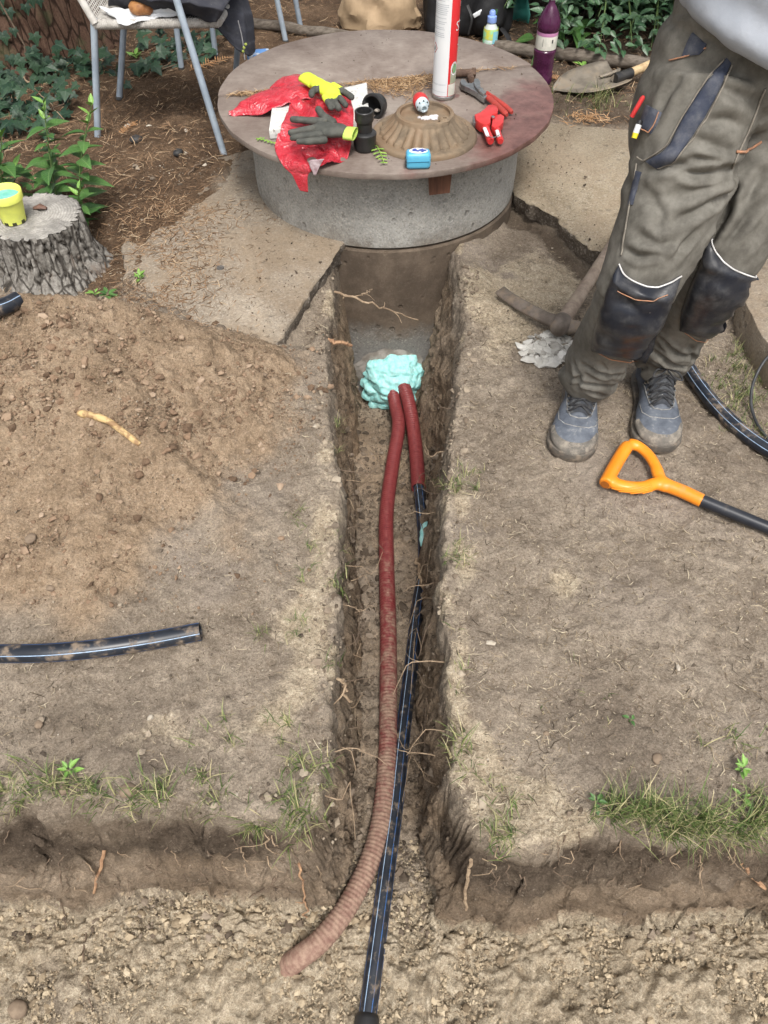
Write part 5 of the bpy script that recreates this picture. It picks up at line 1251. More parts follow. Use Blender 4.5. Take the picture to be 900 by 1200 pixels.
def trench_root(side, py, drop, ln, dirz, r, m, label, group, forks=1):
    """a root poking from a side wall; drop = depth below the lip"""
    z = -drop; y = P(450, py, z).y
    x = (float(XL(np.array([y]))[0]) if side < 0 else float(XR(np.array([y]))[0])) - side * 0.012 * -1 * 0
    x = x + (0.0 if side < 0 else 0.0)
    a = Vector((x + side * 0.03, y, z)); i = Vector((-side, 0, 0))
    p1 = a + i * (0.03 + ln * 0.35) + Vector((0, random.gauss(0, .015), dirz * ln * .3)); p2 = a + i * (0.03 + ln * 0.72) + Vector((0, random.gauss(0, .03), dirz * ln * .7 - .004)); p3 = a + i * (0.03 + ln) + Vector((0, random.gauss(0, .04), dirz * ln))
    return root([a, p1, p2, p3], r, r * .45, m, label, group, forks=forks, k=9, wig=.0025)
GR = 'thin roots poking out of the trench walls'
for py in range(480, 930, 17):
    for side in (-1, 1):
        if random.random() < 0.86:
            trench_root(side, py + random.uniform(-8, 8), random.uniform(.04, .40), random.uniform(.03, .11), random.uniform(-.7, .25), random.uniform(.0009, .0017), M_ROOT if random.random() < .55 else M_ROOTD, 'thin root poking out of the earth wall of the trench', GR, forks=random.randint(0, 1))
root([PY(392, 342, 2.25), PY(425, 352, 2.20), PY(455, 363, 2.24), PY(490, 375, 2.28)], .0042, .0018, M_ROOT, 'long bare root arching in front of the well wall above the foam', forks=3)
root([PY(402, 350, 2.27), PY(425, 344, 2.24), PY(436, 338, 2.26)], .0025, .001, M_ROOT, 'short forked root crossing the long root by the slab edge', forks=1)
root([PG(384, 398, .0), PY(392, 400, 2.02), PY(402, 402, 2.03), PY(412, 405, 2.05)], .0075, .0050, M_ROOTO, 'short thick orange root stub sticking out of the trench wall near the foam', wig=.003)
root([FZ(488, 655, .05), FZ(492, 675, .055), FZ(497, 695, .05), FZ(501, 722, .02)], .006, .0045, M_ROOT, 'thick pale root lying over the black pipe below the foam curl', wig=.004)
root([FZ(489, 660, .06), FZ(502, 668, .05), FZ(507, 682, .045)], .004, .002, M_ROOT, 'pale side root branching off over the black pipe', wig=.003)
root([Vector((-.13, PG(384, 780).y, -.03)), PG(392, 792, -.02) + Vector((.015, 0, 0)), P(403, 808, -.09), P(412, 822, -.13)], .0040, .0030, M_ROOT, 'pale broken root hanging from the lip of the trench by the grass', forks=1)
def wall_pt(px, py):
    """bearing to the face of the cross trench"""
    d = ray(px, py); t = 0.6
    while t < 4:
        q = Vector((0, 0, CAM_H)) + d * t
        if q.z < GH(q.x, q.y) + 0.006: break
        t += 0.004
    return q
root([wall_pt(131, 962), wall_pt(124, 990), wall_pt(116, 1020), wall_pt(110, 1046)], .0048, .0032, M_ROOTO, 'pale orange peeled root running down the face of the wide trench', wig=.002)
root([wall_pt(110, 1046), wall_pt(104, 1070), wall_pt(99, 1120), wall_pt(104, 1160), wall_pt(109, 1190)], .0032, .0014, M_ROOTD, 'dark thin root trailing from the orange root onto the sand', forks=3)
root([wall_pt(70, 1000), wall_pt(72, 1040), wall_pt(78, 1090)], .0022, .0010, M_ROOTD, 'fine dark root beside the orange root on the earth face', forks=2)
root([wall_pt(552, 1008), wall_pt(548, 1030), wall_pt(545, 1048), wall_pt(546, 1066)], .0042, .0034, M_ROOT, 'grey root stub at the rounded earth corner under the pale sand', wig=.002)
root([wall_pt(868, 1010), wall_pt(884, 1030), wall_pt(902, 1046), wall_pt(930, 1060)], .0055, .0040, M_ROOTO, 'brown root crossing the earth face below the thick grass', wig=.003, forks=1)
root([wall_pt(350, 1012), wall_pt(356, 1040), wall_pt(360, 1075)], .0030, .0016, M_ROOTO, 'thin reddish root beside the muddy end of the long conduit', forks=1)
root([wall_pt(322, 1030), wall_pt(306, 1044), wall_pt(292, 1052)], .0034, .0018, M_ROOTD, 'dark root slanting across the earth face near the grass tuft', wig=.003)
for i in range(84):
    px = random.choice([random.uniform(0, 370), random.uniform(560, 900)]); a = wall_pt(px, random.uniform(972, 1030)); ln = random.uniform(.02, .09)
    root([a, a + Vector((random.gauss(0, .012), -.012, -ln * .5)), a + Vector((random.gauss(0, .02), -.016, -ln))], random.uniform(.0009, .0018), .0006, M_ROOTD if random.random() < .7 else M_ROOT, 'fine root hanging from the cut earth face of the wide trench', 'fine roots hanging from the wide trench face', k=9, forks=random.randint(0, 1), wig=.003)

# stick on the heap ----------------------------------------------------------
pts = [PG(93, 487, .009), PG(112, 492, .013), PG(130, 499, .014), PG(148, 512, .013), PG(165, 524, .009)]
stick = tag(MB().tube(smooth_path(pts, 22), [.0075, .010, .0105, .0095, .009, .0085, .0095, .011, .010, .009] + [.0085] * 10 + [.0075, .006], 9).build('stick', mat('stick_bark', (0.50, 0.36, 0.17), (0.26, 0.16, 0.08), 45, 7, 0.8, stretch=(1, 1, 1), bump=0.4, bscale=120, lo=.42, hi=.58), loc=pts[2]), 'short peeled yellowish stick lying on the soil heap', 'stick')

# stones one can pick out ------------------------------------------------
GS = 'stones lying on the earth'
def stone(px, py, s_, m, label, flat=.6, group=None, up=0.0, jag=.22, z=None):
    p = PG(px, py, 0) if z is None else P(px, py, z); V0, F0 = ICO2; r_ = np.random.default_rng(int(px * 31 + py))
    nn = 1 + jag * fbm(V0[:, 0] * 1.6 + px, V0[:, 1] * 1.6 + py, V0[:, 2] * 1.6, 3, 5)
    V = V0 * nn[:, None] * np.array([1.15, .95, flat]) * s_
    a = r_.uniform(0, 6.28); c, s2 = cos(a), sin(a); V = V @ np.array([[c, s2, 0], [-s2, c, 0], [0, 0, 1]])
    V = V + np.array(p) + np.array([0, 0, s_ * flat * .55 + up]); o = np_mesh('stone', V, F0, m, smooth=jag < .3, loc=tuple(p)); return tag(o, label, 'stone', group)
M_STP = mat('stone_pale', (0.46, 0.42, 0.35), (0.34, 0.30, 0.24), 40, 6, 0.9, bump=.4); M_STB = mat('stone_brown', (0.22, 0.165, 0.115), (0.15, 0.11, 0.078), 40, 6, 0.9, bump=.5); M_STG = mat('stone_grey', (0.17, 0.155, 0.135), (0.11, 0.10, 0.088), 40, 6, 0.9, bump=.5); M_STK = mat('stone_black', (0.022, 0.022, 0.023), (0.04, 0.04, 0.04), 40, 6, 0.6, bump=.4)
stone(267, 420, .012, M_STP, 'pale cream stone on the soil next to the broken slab tip')
stone(151, 927, .016, M_STB, 'brown clod stone among the grass on the trench lip')
stone(36, 632, .014, M_STB, 'flat grey brown stone pressed into the foot of the soil heap', .4)
stone(75, 926, .010, M_STB, 'small tan stone beside the bright weed on the lip')
stone(22, 1183, .020, M_STB, 'brown stone half sunk in the sandy floor at the picture corner')
stone(623, 252, .026, M_STG, 'grey stone lying in the hollow under the broken slab', .5)
stone(808, 318, .024, M_STG, 'round dark stone behind the worker knees')
stone(209, 181, .020, M_STK, 'black oval stone on the needle litter under the chair', .7)
stone(160, 166, .024, M_STK, 'black lump on the needles near the chair leg', .7)
stone(150, 149, .016, M_STP, 'whitish stone under the chair beside a dry leaf', .5)
stone(175, 149, .013, M_STP, 'small white stone under the middle of the chair', .5)
stone(770, 890, .012, M_STB, 'reddish clod by the thick grass on the trench lip', .6)
for px, py, s_ in ((46, 850, .009), (305, 470, .008), (60, 690, .010), (290, 530, .009), (240, 690, .006), (640, 860, .006), (310, 440, .007)):
    stone(px, py, s_, M_STB if random.random() < .93 else M_STP, 'small stone lying loose on the brown soil', .65, GS, jag=.42)
# crushed plaster
q = []
for i in range(420):
    a = random.uniform(0, 6.28); r = sqrt(random.random()); p = P(643 + cos(a) * r * 33, 409 + sin(a) * r * 19); q.append((p.x, p.y, GH(p.x, p.y) + .002 + .006 * (1 - r)))
rocks('crushed_mortar', np.array(q), rng.gamma(1.8, .0042, len(q)).clip(.002, .024), rnd_mat('mortar_chip', [(0, (.20, .185, .16)), (.5, (.40, .385, .35)), (1, (.60, .58, .54))], bump=.5), 'crushed pale grey mortar chips in front of the pickaxe head', flat=.4, jag=.4, sink=.3)

# ================================================================== HAND TOOLS ON THE GROUND
# spade ------------------------------------------------------------------
M_ORANGE = mat('grip_orange', (0.78, 0.27, 0.018), (0.70, 0.22, 0.015), 8, 5, 0.42, coat=.1, bump=.1, bscale=60, dirt=((.40, .22, .09), .20), dscale=30)
sp0 = P(775, 566, .03); spade = thing('spade', 'spade with an orange D shaped grip and black shaft lying in front of the boots', 'spade', sp0)
za = .026
cb = [P(713, 562, za), P(719, 549, za), P(727, 535, za), P(736, 521, za + .004)]
mb = MB(); mb.tube(smooth_path([P(709.5, 567, za)] + cb[1:], 16), [.0185] * 14 + [.0175, .015], 16)
armA = smooth_path([P(736, 520, za + .003), P(748, 523, za + .002), P(760, 533, za), P(768, 546, za), P(773, 560, za), P(779, 568, za)], 22)
mb.tube(armA, [(.0165, .0155)] * 4 + [(.0150, .0135)] * 10 + [(.0165, .0150)] * 6 + [(.020, .0165)] * 2, 16)
armB = smooth_path([P(712, 559, za), P(722, 567, za), P(738, 571, za), P(755, 571, za), P(768, 567, za), P(780, 569, za)], 22)
mb.tube(armB, [(.0185, .016)] * 4 + [(.0175, .0150)] * 10 + [(.018, .0150)] * 6 + [(.020, .0165)] * 2, 16)
so = smooth_path([P(768, 562, za), P(782, 569, za), P(800, 576, za), P(823, 587, za)], 14)
mb.tube(so, [(.016, .013), (.019, .016), (.021, .018), (.0205, .018), (.0195, .0175)] + [(.0185, .0175)] * 9, 18)
V, F = remeshed(mb, .0034, 5)
np_mesh('d_grip', V, F, M_ORANGE, parent=spade)
# ribs along the lower arm, laid on the surface of the grip
gb = BVHTree.FromPolygons([Vector(q) for q in V], [tuple(f) for f in F])
for off in range(5):
    pth = []
    for i in range(18):
        f = i / 17; px = 717 + 47 * f; py = 568.5 + 2.1 * off + 4.2 * sin(pi * min(1, f * .9 + .12)) - 1.6 * f
        h = gb.ray_cast(Vector((0, 0, CAM_H)), ray(px, py).normalized())
        if h[0] is not None: pth.append(h[0] + h[1] * .0007)
    if len(pth) > 4: MB().tube(pth, .0016, 6).build('grip_rib', M_ORANGE, spade)
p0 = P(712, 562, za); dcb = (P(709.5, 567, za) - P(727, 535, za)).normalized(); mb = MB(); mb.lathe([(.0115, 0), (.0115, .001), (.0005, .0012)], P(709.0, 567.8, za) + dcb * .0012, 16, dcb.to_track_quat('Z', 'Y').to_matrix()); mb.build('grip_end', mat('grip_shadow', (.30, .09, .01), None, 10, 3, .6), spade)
sh0, sh1 = P(820, 585.5, za), P(905, 620.5, za - .004); dsh = (sh1 - sh0).normalized(); she = sh0 + dsh * .72
mb = MB(); mb.tube([sh0, sh0.lerp(she, .5), she], .0158, 18); mb.build('shaft', mat('shaft_black', (.012, .014, .02), (.022, .024, .03), 10, 5, .36, dirt=((.2, .16, .12), .12), dscale=20), spade)
mb = MB(); rows = []; s_ = Vector((-dsh.y, dsh.x, 0))
for i in range(12):
    f = i / 11; w_ = .085 * (1 - .10 * f) * (1 if f < .8 else 1 - ((f - .8) / .2) ** 2 * .55); c = she - dsh * .02 + dsh * .27 * f
    rows.append([c + s_ * w_ * (j / 8 * 2 - 1) + Vector((0, 0, -.014 + .016 * ((j / 8 * 2 - 1) ** 2))) for j in range(9)])
mb.sheet(rows); mb.build('spade_blade', mat('blade_steel', (.20, .19, .18), (.11, .10, .09), 20, 7, .5, metal=.7), spade, solid=.002)

# pickaxe ----------------------------------------------------------------
M_IRON = mat('forged_iron', (.115, .092, .075), (.19, .16, .135), 22, 8, .72, metal=.25, bump=.5, bscale=140, dirt=((.26, .2, .145), .35), dscale=14)
M_OLDW = mat('old_handle', (.22, .165, .125), (.32, .255, .20), 5, 9, .8, stretch=(9, 9, 9), bump=.4, bscale=60, dirt=((.33, .27, .20), .3), dscale=12)
pk = thing('pickaxe', 'mud stained pickaxe with a wooden handle lying between the worker and the trench', 'pickaxe', P(660, 376, .03))
def PGz(px, py, z): return P(px, py, z)
path = [PGz(586, 340, .010), PGz(600, 351, .022), PGz(620, 363, .034), PGz(640, 373, .042), PGz(652, 378, .046), PGz(664, 382, .046), PGz(676, 384, .044), PGz(690, 386, .036), PGz(704, 389, .022)]
rad = [(.019, .004), (.020, .006), (.020, .008), (.020, .011), (.022, .016), (.024, .018), (.020, .016), (.012, .014), (.005, .016)]
mb = MB(); fr = smooth_path(path, 34); rr = []
for i in range(34):
    f = i / 33 * 8; k_ = min(int(f), 7); t_ = f - k_; rr.append((rad[k_][0] * (1 - t_) + rad[k_ + 1][0] * t_, rad[k_][1] * (1 - t_) + rad[k_ + 1][1] * t_))
rings = []
for (p, u, v_, T), (a_, b_2) in zip(frames(fr), rr):
    up = Vector((-.15, -.55, .82)); s_ = T.cross(up).normalized(); w_ = s_.cross(T).normalized(); ring = []
    for j in range(16):
        a = 2 * pi * j / 16; cx = abs(cos(a)) ** .6 * (1 if cos(a) >= 0 else -1); sx = abs(sin(a)) ** .6 * (1 if sin(a) >= 0 else -1); ring.append(p + s_ * cx * a_ * 1.0 + w_ * sx * b_2)
    rings.append(ring)
mb.loft(rings); mb.build('pick_head', M_IRON, pk, angle=50)
h0, h1 = P(655, 384, .050), P(732, 266, .045); dh = (h1 - h0); dh.normalize(); hp = [h0 - dh * .015 + dh * (.98 * i / 20) for i in range(21)]
for p in hp: p.z = max(p.z, .05)
mb = MB(); mb.tube(hp, [(.017, .019), (.022, .024), (.023, .025)] + [(.022, .0235)] * 2 + [(.0205, .020)] * 12 + [(.0215, .022)] * 2 + [(.026, .026), (.024, .024)], 18); mb.build('handle', M_OLDW, pk)
mb = MB(); mb.lathe([(.0005, -.034), (.018, -.030), (.025, -.024), (.029, -.010), (.031, .02), (.029, .03), (.024, .03)], h0 + dh * .012, 24, dh.to_track_quat('Z', 'Y').to_matrix(), cap=False); mb.build('eye_socket', M_IRON, pk)

# shovel behind the cover --------------------------------------------------
svl = thing('shovel', 'old steel shovel with a pale wooden handle lying behind the well', 'shovel', P(690, 103, .02))
def SV(px, py, z=.02): return P(px, py, z)
left = [SV(645, 92, .012), SV(643, 105, .008), SV(650, 117, .004)]
ctr = [SV(727, 89, .045), SV(702, 97, .030), SV(672, 106, .016), SV(650, 108, .006)]
mb = MB(); rows = []
base = SV(724, 90, .03); tipp = SV(648, 108, .006); d = (tipp - base); ln = d.length; d.normalize(); s_ = Vector((-d.y, d.x, 0)).normalized()
ws = [.115, .130, .135, .138, .136, .132, .124, .108, .084, .052, .012]
for i, w_ in enumerate(ws):
    f = i / 10; c = base + d * ln * f
    rows.append([c + s_ * w_ * 1.0 * (j / 12 * 2 - 1) + Vector((0, 0, .030 * ((j / 12 * 2 - 1) ** 2) * (1 - f * .6) + .004 + .010 * math.exp(-((j / 12 * 2 - 1) / .12) ** 2) * (1 - f) - .003)) for j in range(13)])
mb.sheet(rows); mb.build('shovel_blade', mat('old_steel', (.155, .135, .108), (.245, .215, .175), 12, 8, .62, metal=.35, dirt=((.27, .22, .16), .35), dscale=9), svl, solid=.0022)
hd0 = SV(731, 88.5, .055); hd1 = SV(800, 65, .075); dh2 = (hd1 - hd0).normalized()
mb = MB(); mb.tube([base + d * .10 + Vector((0, 0, .02)), base + Vector((0, 0, .026)), hd0 - dh2 * .05], [(.008, .004), (.017, .012), (.021, .019)], 14); mb.build('socket', mat('old_steel', (.155, .135, .108)), svl)
mb = MB(); mb.tube([hd0 - dh2 * .055, hd0 + dh2 * .045], [.0235, .0225], 18); mb.build('collar', M_BLK, svl)
mb = MB(); mb.tube([hd0 + dh2 * (1.05 * i / 10) + Vector((0, 0, .02 * sin(i / 10 * pi))) for i in range(11)], [.0195] * 2 + [.021] * 7 + [.020, .016], 16); mb.build('handle', mat('ash_handle', (.50, .375, .215), (.34, .235, .125), 5, 8, .6, stretch=(8, 8, 8), dirt=((.2, .15, .1), .15)), svl)

# poles edging the bed --------------------------------------------------------
M_POLE = mat('weathered_pole', (.16, .135, .11), (.085, .068, .052), 6, 8, .85, stretch=(4, 12, 12), bump=.5, bscale=40)
def pole(a, b2, r, label):
    mb = MB(); k = 14; pth = [a.lerp(b2, i / (k - 1)) + Vector((0, 0, .004 * sin(i * 1.3))) for i in range(k)]; mb.tube(pth, [r * (1 + .06 * sin(i * 2.1)) for i in range(k)], 12); return tag(mb.build('wooden_pole', M_POLE, loc=a), label, 'pole')
pole(P(580, 55, .03), P(775, 77, .03), .030, 'weathered wooden pole edging the bed behind the purple bottle')
pole(P(262, 22, .03), P(412, 43, .03), .026, 'weathered wooden pole lying behind the well below the jacket')
# ================================================================== THE WORKER
def cloth_mat(name, c1, c2, dirt, amt, rough=.85, scale=7, bump=.25):
    m, t, b = new_mat(name); v = coord(t); n1 = noise(t, v, scale, 9, .65); n2 = noise(t, v, 30, 8, .7); nw = noise(t, v, 700, 2, .5)
    col = mixc(t, mrange(t, n1, .25, .78), c1, c2)
    k = .78 - amt * .5; f = mrange(t, math_(t, 'ADD', math_(t, 'MULTIPLY', n1, .45), math_(t, 'MULTIPLY', n2, .55)), k - .2, k + .18)
    col = mixc(t, math_(t, 'MULTIPLY', f, .75), col, dirt)
    ns = noise(t, v, 55, 5, .6); col = mixc(t, math_(t, 'MULTIPLY', mrange(t, ns, .72, .76), .55), col, (.42, .40, .36))
    L(t, col, b.inputs['Base Color']); b.inputs['Roughness'].default_value = rough; b.inputs['Specular IOR Level'].default_value = .25
    bump_chain(t, b, [(n2, .25, .004), (nw, bump, .0008)]); return m
M_TROU = cloth_mat('trouser_canvas', (.072, .067, .057), (.113, .106, .091), (.22, .21, .185), .46)
M_PAD = cloth_mat('pad_navy', (.010, .013, .022), (.038, .037, .037), (.17, .17, .17), .28, .32, 9)
M_PADM = cloth_mat('pad_mud', (.075, .062, .045), (.10, .085, .062), (.05, .05, .06), .3, .7, 20)
M_TRIM = cloth_mat('trim_navy', (.026, .033, .055), (.045, .053, .080), (.19, .19, .19), .35, .7, 14)
M_PIPING = mat('piping_white', (.62, .62, .62), (.45, .44, .43), 30, 5, .6)
M_STITCH = mat('stitch_orange', (.42, .20, .11), (.30, .17, .11), 60, 4, .8)
M_SEAM = mat('seam_grey', (.20, .18, .15), (.14, .125, .105), 60, 4, .85)
M_HOOD = cloth_mat('sweat_grey', (.28, .305, .345), (.36, .385, .43), (.23, .24, .26), .25, .95, 9, .5)
M_SKIN = mat('skin', (.52, .31, .22), (.46, .26, .18), 20, 5, .55)
person = thing('person', 'worker in muddy olive work trousers with navy knee pads and a grey sweatshirt', 'person', (.66, 1.60, 0))
HIPR, HIPL = Vector((.655, 1.655, .86)), Vector((.85, 1.735, .86))
KR, KL = Vector((.575, 1.505, .50)), Vector((.780, 1.600, .515))
AR, AL = Vector((.560, 1.650, .09)), Vector((.785, 1.735, .09))
# one continuous body (hidden by clothes below the neck) ----------------------
body = MB()
NECK = Vector((.765, 1.70, 1.47)); CH = Vector((.755, 1.71, 1.28)); PEL = Vector((.745, 1.69, .93)); HEAD = Vector((.745, 1.64, 1.66))
for a, b2, r0, r1 in ((HIPR, KR, .082, .055), (KR, AR, .054, .036), (HIPL, KL, .082, .055), (KL, AL, .054, .036), (PEL, CH, .125, .14), (CH, NECK, .13, .06), (NECK, HEAD, .052, .055)):
    capsule(body, [a.lerp(b2, i / 6) for i in range(7)], [r0 + (r1 - r0) * i / 6 for i in range(7)], 14)
SHR, SHL = Vector((.565, 1.71, 1.40)), Vector((.955, 1.73, 1.40)); ELR, ELL = Vector((.50, 1.66, 1.19)), Vector((1.03, 1.68, 1.19)); WRR, WRL = Vector((.64, 1.46, 1.32)), Vector((.90, 1.47, 1.33))
for s_, e_, w_ in ((SHR, ELR, WRR), (SHL, ELL, WRL)):
    capsule(body, [CH.lerp(s_, .6) + Vector((0, 0, .09)), s_, s_.lerp(e_, .5), e_, e_.lerp(w_, .5), w_], [.07, .06, .05, .042, .036, .028], 12)
    d = (w_ - e_).normalized(); sd2 = d.cross(Vector((0, 0, 1))).normalized(); sphere_mb(body, w_ + d * .045, (.034, .045, .022), 12, Matrix.Rotation(atan2(-d.x, d.y), 3, 'Z'))
    for k in range(4):
        b0 = w_ + d * .075 + sd2 * (.027 - .018 * k); ln = (.062, .072, .068, .052)[k]; capsule(body, [b0, b0 + d * ln * .5 + Vector((0, 0, -.008)), b0 + d * ln * .85 + Vector((0, 0, -.028))], [.0095, .0085, .007], 8)
    b0 = w_ + d * .03 + sd2 * (.03 if s_ is SHL else -.03) * 1; capsule(body, [b0, b0 + d * .03 + sd2 * (.02 if s_ is SHL else -.02), b0 + d * .055 + sd2 * (.022 if s_ is SHL else -.022) + Vector((0, 0, -.01))], [.012, .010, .008], 8)
sphere_mb(body, HEAD + Vector((0, .005, .02)), (.076, .096, .112), 20); sphere_mb(body, HEAD + Vector((0, -.035, -.055)), (.052, .055, .05), 14)
sphere_mb(body, HEAD + Vector((0, -.100, -.008)), (.014, .020, .022), 10); sphere_mb(body, HEAD + Vector((0, -.088, -.052)), (.024, .012, .008), 10)
for s_ in (-1, 1): sphere_mb(body, HEAD + Vector((s_ * .078, .010, -.005)), (.010, .022, .032), 10)
V, F = remeshed(body, .0075, 5); np_mesh('body', V, F, M_SKIN, parent=person)
for s_ in (-1, 1): sphere_mb(MB(), (0, 0, 0), .01); mb = MB(); sphere_mb(mb, HEAD + Vector((s_ * .031, -.082, .018)), (.012, .010, .008), 10); mb.build('eye', mat('eye_white', (.6, .58, .55), (.1, .08, .06), 60), person)
mb = MB(); sphere_mb(mb, HEAD + Vector((0, .022, .045)), (.084, .095, .098), 20); mb.build('hair', mat('hair_brown', (.07, .045, .03), (.04, .028, .02), 60, bump=.6), person)

# trousers ------------------------------------------------------------------
tr = MB()
def leg(hip, knee, ank, hem_r, kr, side):
    pts = smooth_path([hip + Vector((0, 0, .02)), hip.lerp(knee, .5) + Vector((0, -.012, 0)), knee, knee.lerp(ank, .52) + Vector((0, .008, 0)), ank + Vector((0, -.012, .02))], 22)
    rr = []
    for i in range(22):
        f = i / 21; r = float(np.interp(f, [0, .25, .5, .62, .78, .9, 1], [.112, .100, kr, kr * .90, kr * .92, hem_r, hem_r * .93])); rr.append((r, r * 1.02))
    tr.tube(pts, rr, 22)
leg(HIPR, KR, AR, .077, .086, -1); leg(HIPL, KL, AL, .082, .088, 1)
sphere_mb(tr, PEL + Vector((0, .015, -.02)), (.205, .145, .14), 20); sphere_mb(tr, PEL + Vector((0, .01, .07)), (.185, .13, .10), 20)
sphere_mb(tr, HIPR + Vector((-.035, .02, -.05)), (.095, .11, .16), 16)          # bulging cargo pocket side
V, F = remeshed(tr, .0052, 8); n = vnormals(V, F)
def sd_axis(V, a, b2):
    a = np.array(a); b2 = np.array(b2); d = b2 - a; t_ = np.clip(((V - a) @ d) / (d @ d), 0, 1); return np.linalg.norm(V - a - t_[:, None] * d, axis=1), t_
disp = np.zeros(len(V))
# broad soft folds pulled diagonally from crotch to knee, and bunched cuffs
for hip, kn, an, sgn in ((HIPR, KR, AR, 1), (HIPL, KL, AL, -1)):
    d1, t1 = sd_axis(V, hip, kn); d2, t2 = sd_axis(V, kn, an); m1 = (d1 < .16) & (V[:, 2] > .5) & ((V[:, 0] < .745) if sgn > 0 else (V[:, 0] >= .745)); m2 = (d2 < .14) & (V[:, 2] <= .5) & ((V[:, 0] < .672) if sgn > 0 else (V[:, 0] >= .672))
    fo_ = 1 - np.abs(fbm((V[:, 0] * .7 + V[:, 2] * .55 * sgn) * 11, V[:, 1] * 5, (V[:, 2] - V[:, 0] * sgn * .6) * 2.2, 3, 33)) * 2.4
    disp += m1 * .006 * np.maximum(fo_, -.4)
    z = V[:, 2]; ph = np.arctan2(V[:, 1] - an.y, V[:, 0] - an.x)
    wv = np.sin(z * 74 + 2.6 * np.sin(ph * 1.0 + sgn) + 3.4 * fbm(V[:, 0] * 7, V[:, 1] * 7, z * 7, 3, 35))
    disp += m2 * sstep(.30, .14, z) * .0075 * wv * (.55 + .6 * np.sin(ph * 2 + 1 + sgn))
    pass
disp += .0035 * fbm(V[:, 0] * 20, V[:, 1] * 20, V[:, 2] * 20, 3, 37)
cro = np.exp(-(((V[:, 0] - .80) / .14) ** 2 + ((V[:, 2] - .80) / .07) ** 2)) * (V[:, 1] < 1.68)
disp += cro * .004 * np.sin((V[:, 2] * 1.0 + (V[:, 0] - .7) * .45) * 105)
disp += np.exp(-(((V[:, 0] - .62) / .12) ** 2 + ((V[:, 2] - .735 - .25 * (V[:, 0] - .6)) / .016) ** 2)) * (V[:, 1] < 1.66) * -.010
V = V + n * disp[:, None]
CAMV = Vector((0, 0, CAM_H))
bvh0 = BVHTree.FromPolygons([Vector(v) for v in V], [tuple(f) for f in F])
def crease(pl, depth, width, bulge=.45):
    global V
    pts = []
    for i in range(24):
        f = i / 23 * (len(pl) - 1); k = min(int(f), len(pl) - 2); u = f - k
        h = bvh0.ray_cast(CAMV, ray(pl[k][0] * (1 - u) + pl[k + 1][0] * u, pl[k][1] * (1 - u) + pl[k + 1][1] * u).normalized())
        if h[0] is not None: pts.append(tuple(h[0]))
    if len(pts) < 4: return
    A = np.array(pts); sel = np.where((np.abs(V - A.mean(0)) < (A.max(0) - A.min(0)) * .5 + .08).all(1))[0]
    if len(sel) == 0: return
    D = np.sqrt(((V[sel][:, None, :] - A[None]) ** 2).sum(-1)); j = D.argmin(1); dmin = D.min(1); taper = np.sin(pi * (j + .5) / len(A)) ** .6
    V[sel] += nV[sel] * (taper * depth * (-np.exp(-(dmin / width) ** 2) + bulge * np.exp(-((dmin - 2.1 * width) / (1.1 * width)) ** 2)))[:, None]
nV = vnormals(V, F)
for pl, dep, wd_ in (([(858, 197), (838, 204), (815, 204), (792, 198)], .016, .011), ([(872, 212), (845, 233), (815, 250), (790, 258)], .013, .012), ([(862, 200), (850, 250), (822, 296)], .020, .013), ([(757, 201), (785, 194), (815, 188), (856, 194)], .014, .010),
    ([(878, 150), (850, 140), (825, 143)], .009, .012), ([(885, 120), (858, 108), (842, 98)], .010, .012), ([(800, 85), (782, 110), (768, 140)], .008, .013), ([(730, 292), (748, 301), (776, 299)], .010, .009), ([(742, 270), (770, 288), (800, 282)], .007, .011), ([(815, 272), (800, 290), (790, 306)], .010, .010),
    ([(684, 428), (705, 438), (735, 440), (756, 430)], .013, .009), ([(668, 440), (690, 450), (720, 452), (744, 444)], .012, .009), ([(672, 425), (680, 440), (676, 455)], .012, .009), ([(690, 458), (712, 466), (735, 458)], .010, .008), ([(704, 425), (712, 440), (730, 450)], .008, .008),
    ([(775, 398), (795, 416), (825, 420), (855, 408)], .014, .009), ([(764, 412), (790, 428), (820, 432), (846, 424)], .014, .009), ([(770, 425), (800, 438), (835, 436)], .011, .008), ([(808, 404), (812, 420), (800, 432)], .009, .008), ([(890, 235), (870, 262), (852, 285)], .012, .012), ([(895, 200), (880, 225), (868, 246)], .012, .012), ([(760, 225), (775, 250), (770, 275)], .007, .013), ([(740, 330), (720, 380), (706, 410)], .0, .01), ([(812, 160), (840, 172), (862, 180)], .008, .011)):
    crease(pl, dep * 1.15, wd_ * .78)
np_mesh('trousers', V, F, M_TROU, parent=person)
bvh = BVHTree.FromPolygons([Vector(v) for v in V], [tuple(f) for f in F])
def hit(px, py, bv=None, off=0.0):
    d = ray(px, py).normalized(); h = (bv or bvh).ray_cast(CAMV, d)
    if h[0] is None:
        # glancing bearing: nearest cloth to the bearing
        best = None
        for t_ in np.linspace(1.2, 2.4, 60):
            nn = (bv or bvh).find_nearest(CAMV + d * t_)
            if best is None or nn[3] < best[3]: best = nn
        h = best
    nv = h[1]
    if nv.dot(d) > 0: nv = -nv
    return h[0] + nv * off, nv
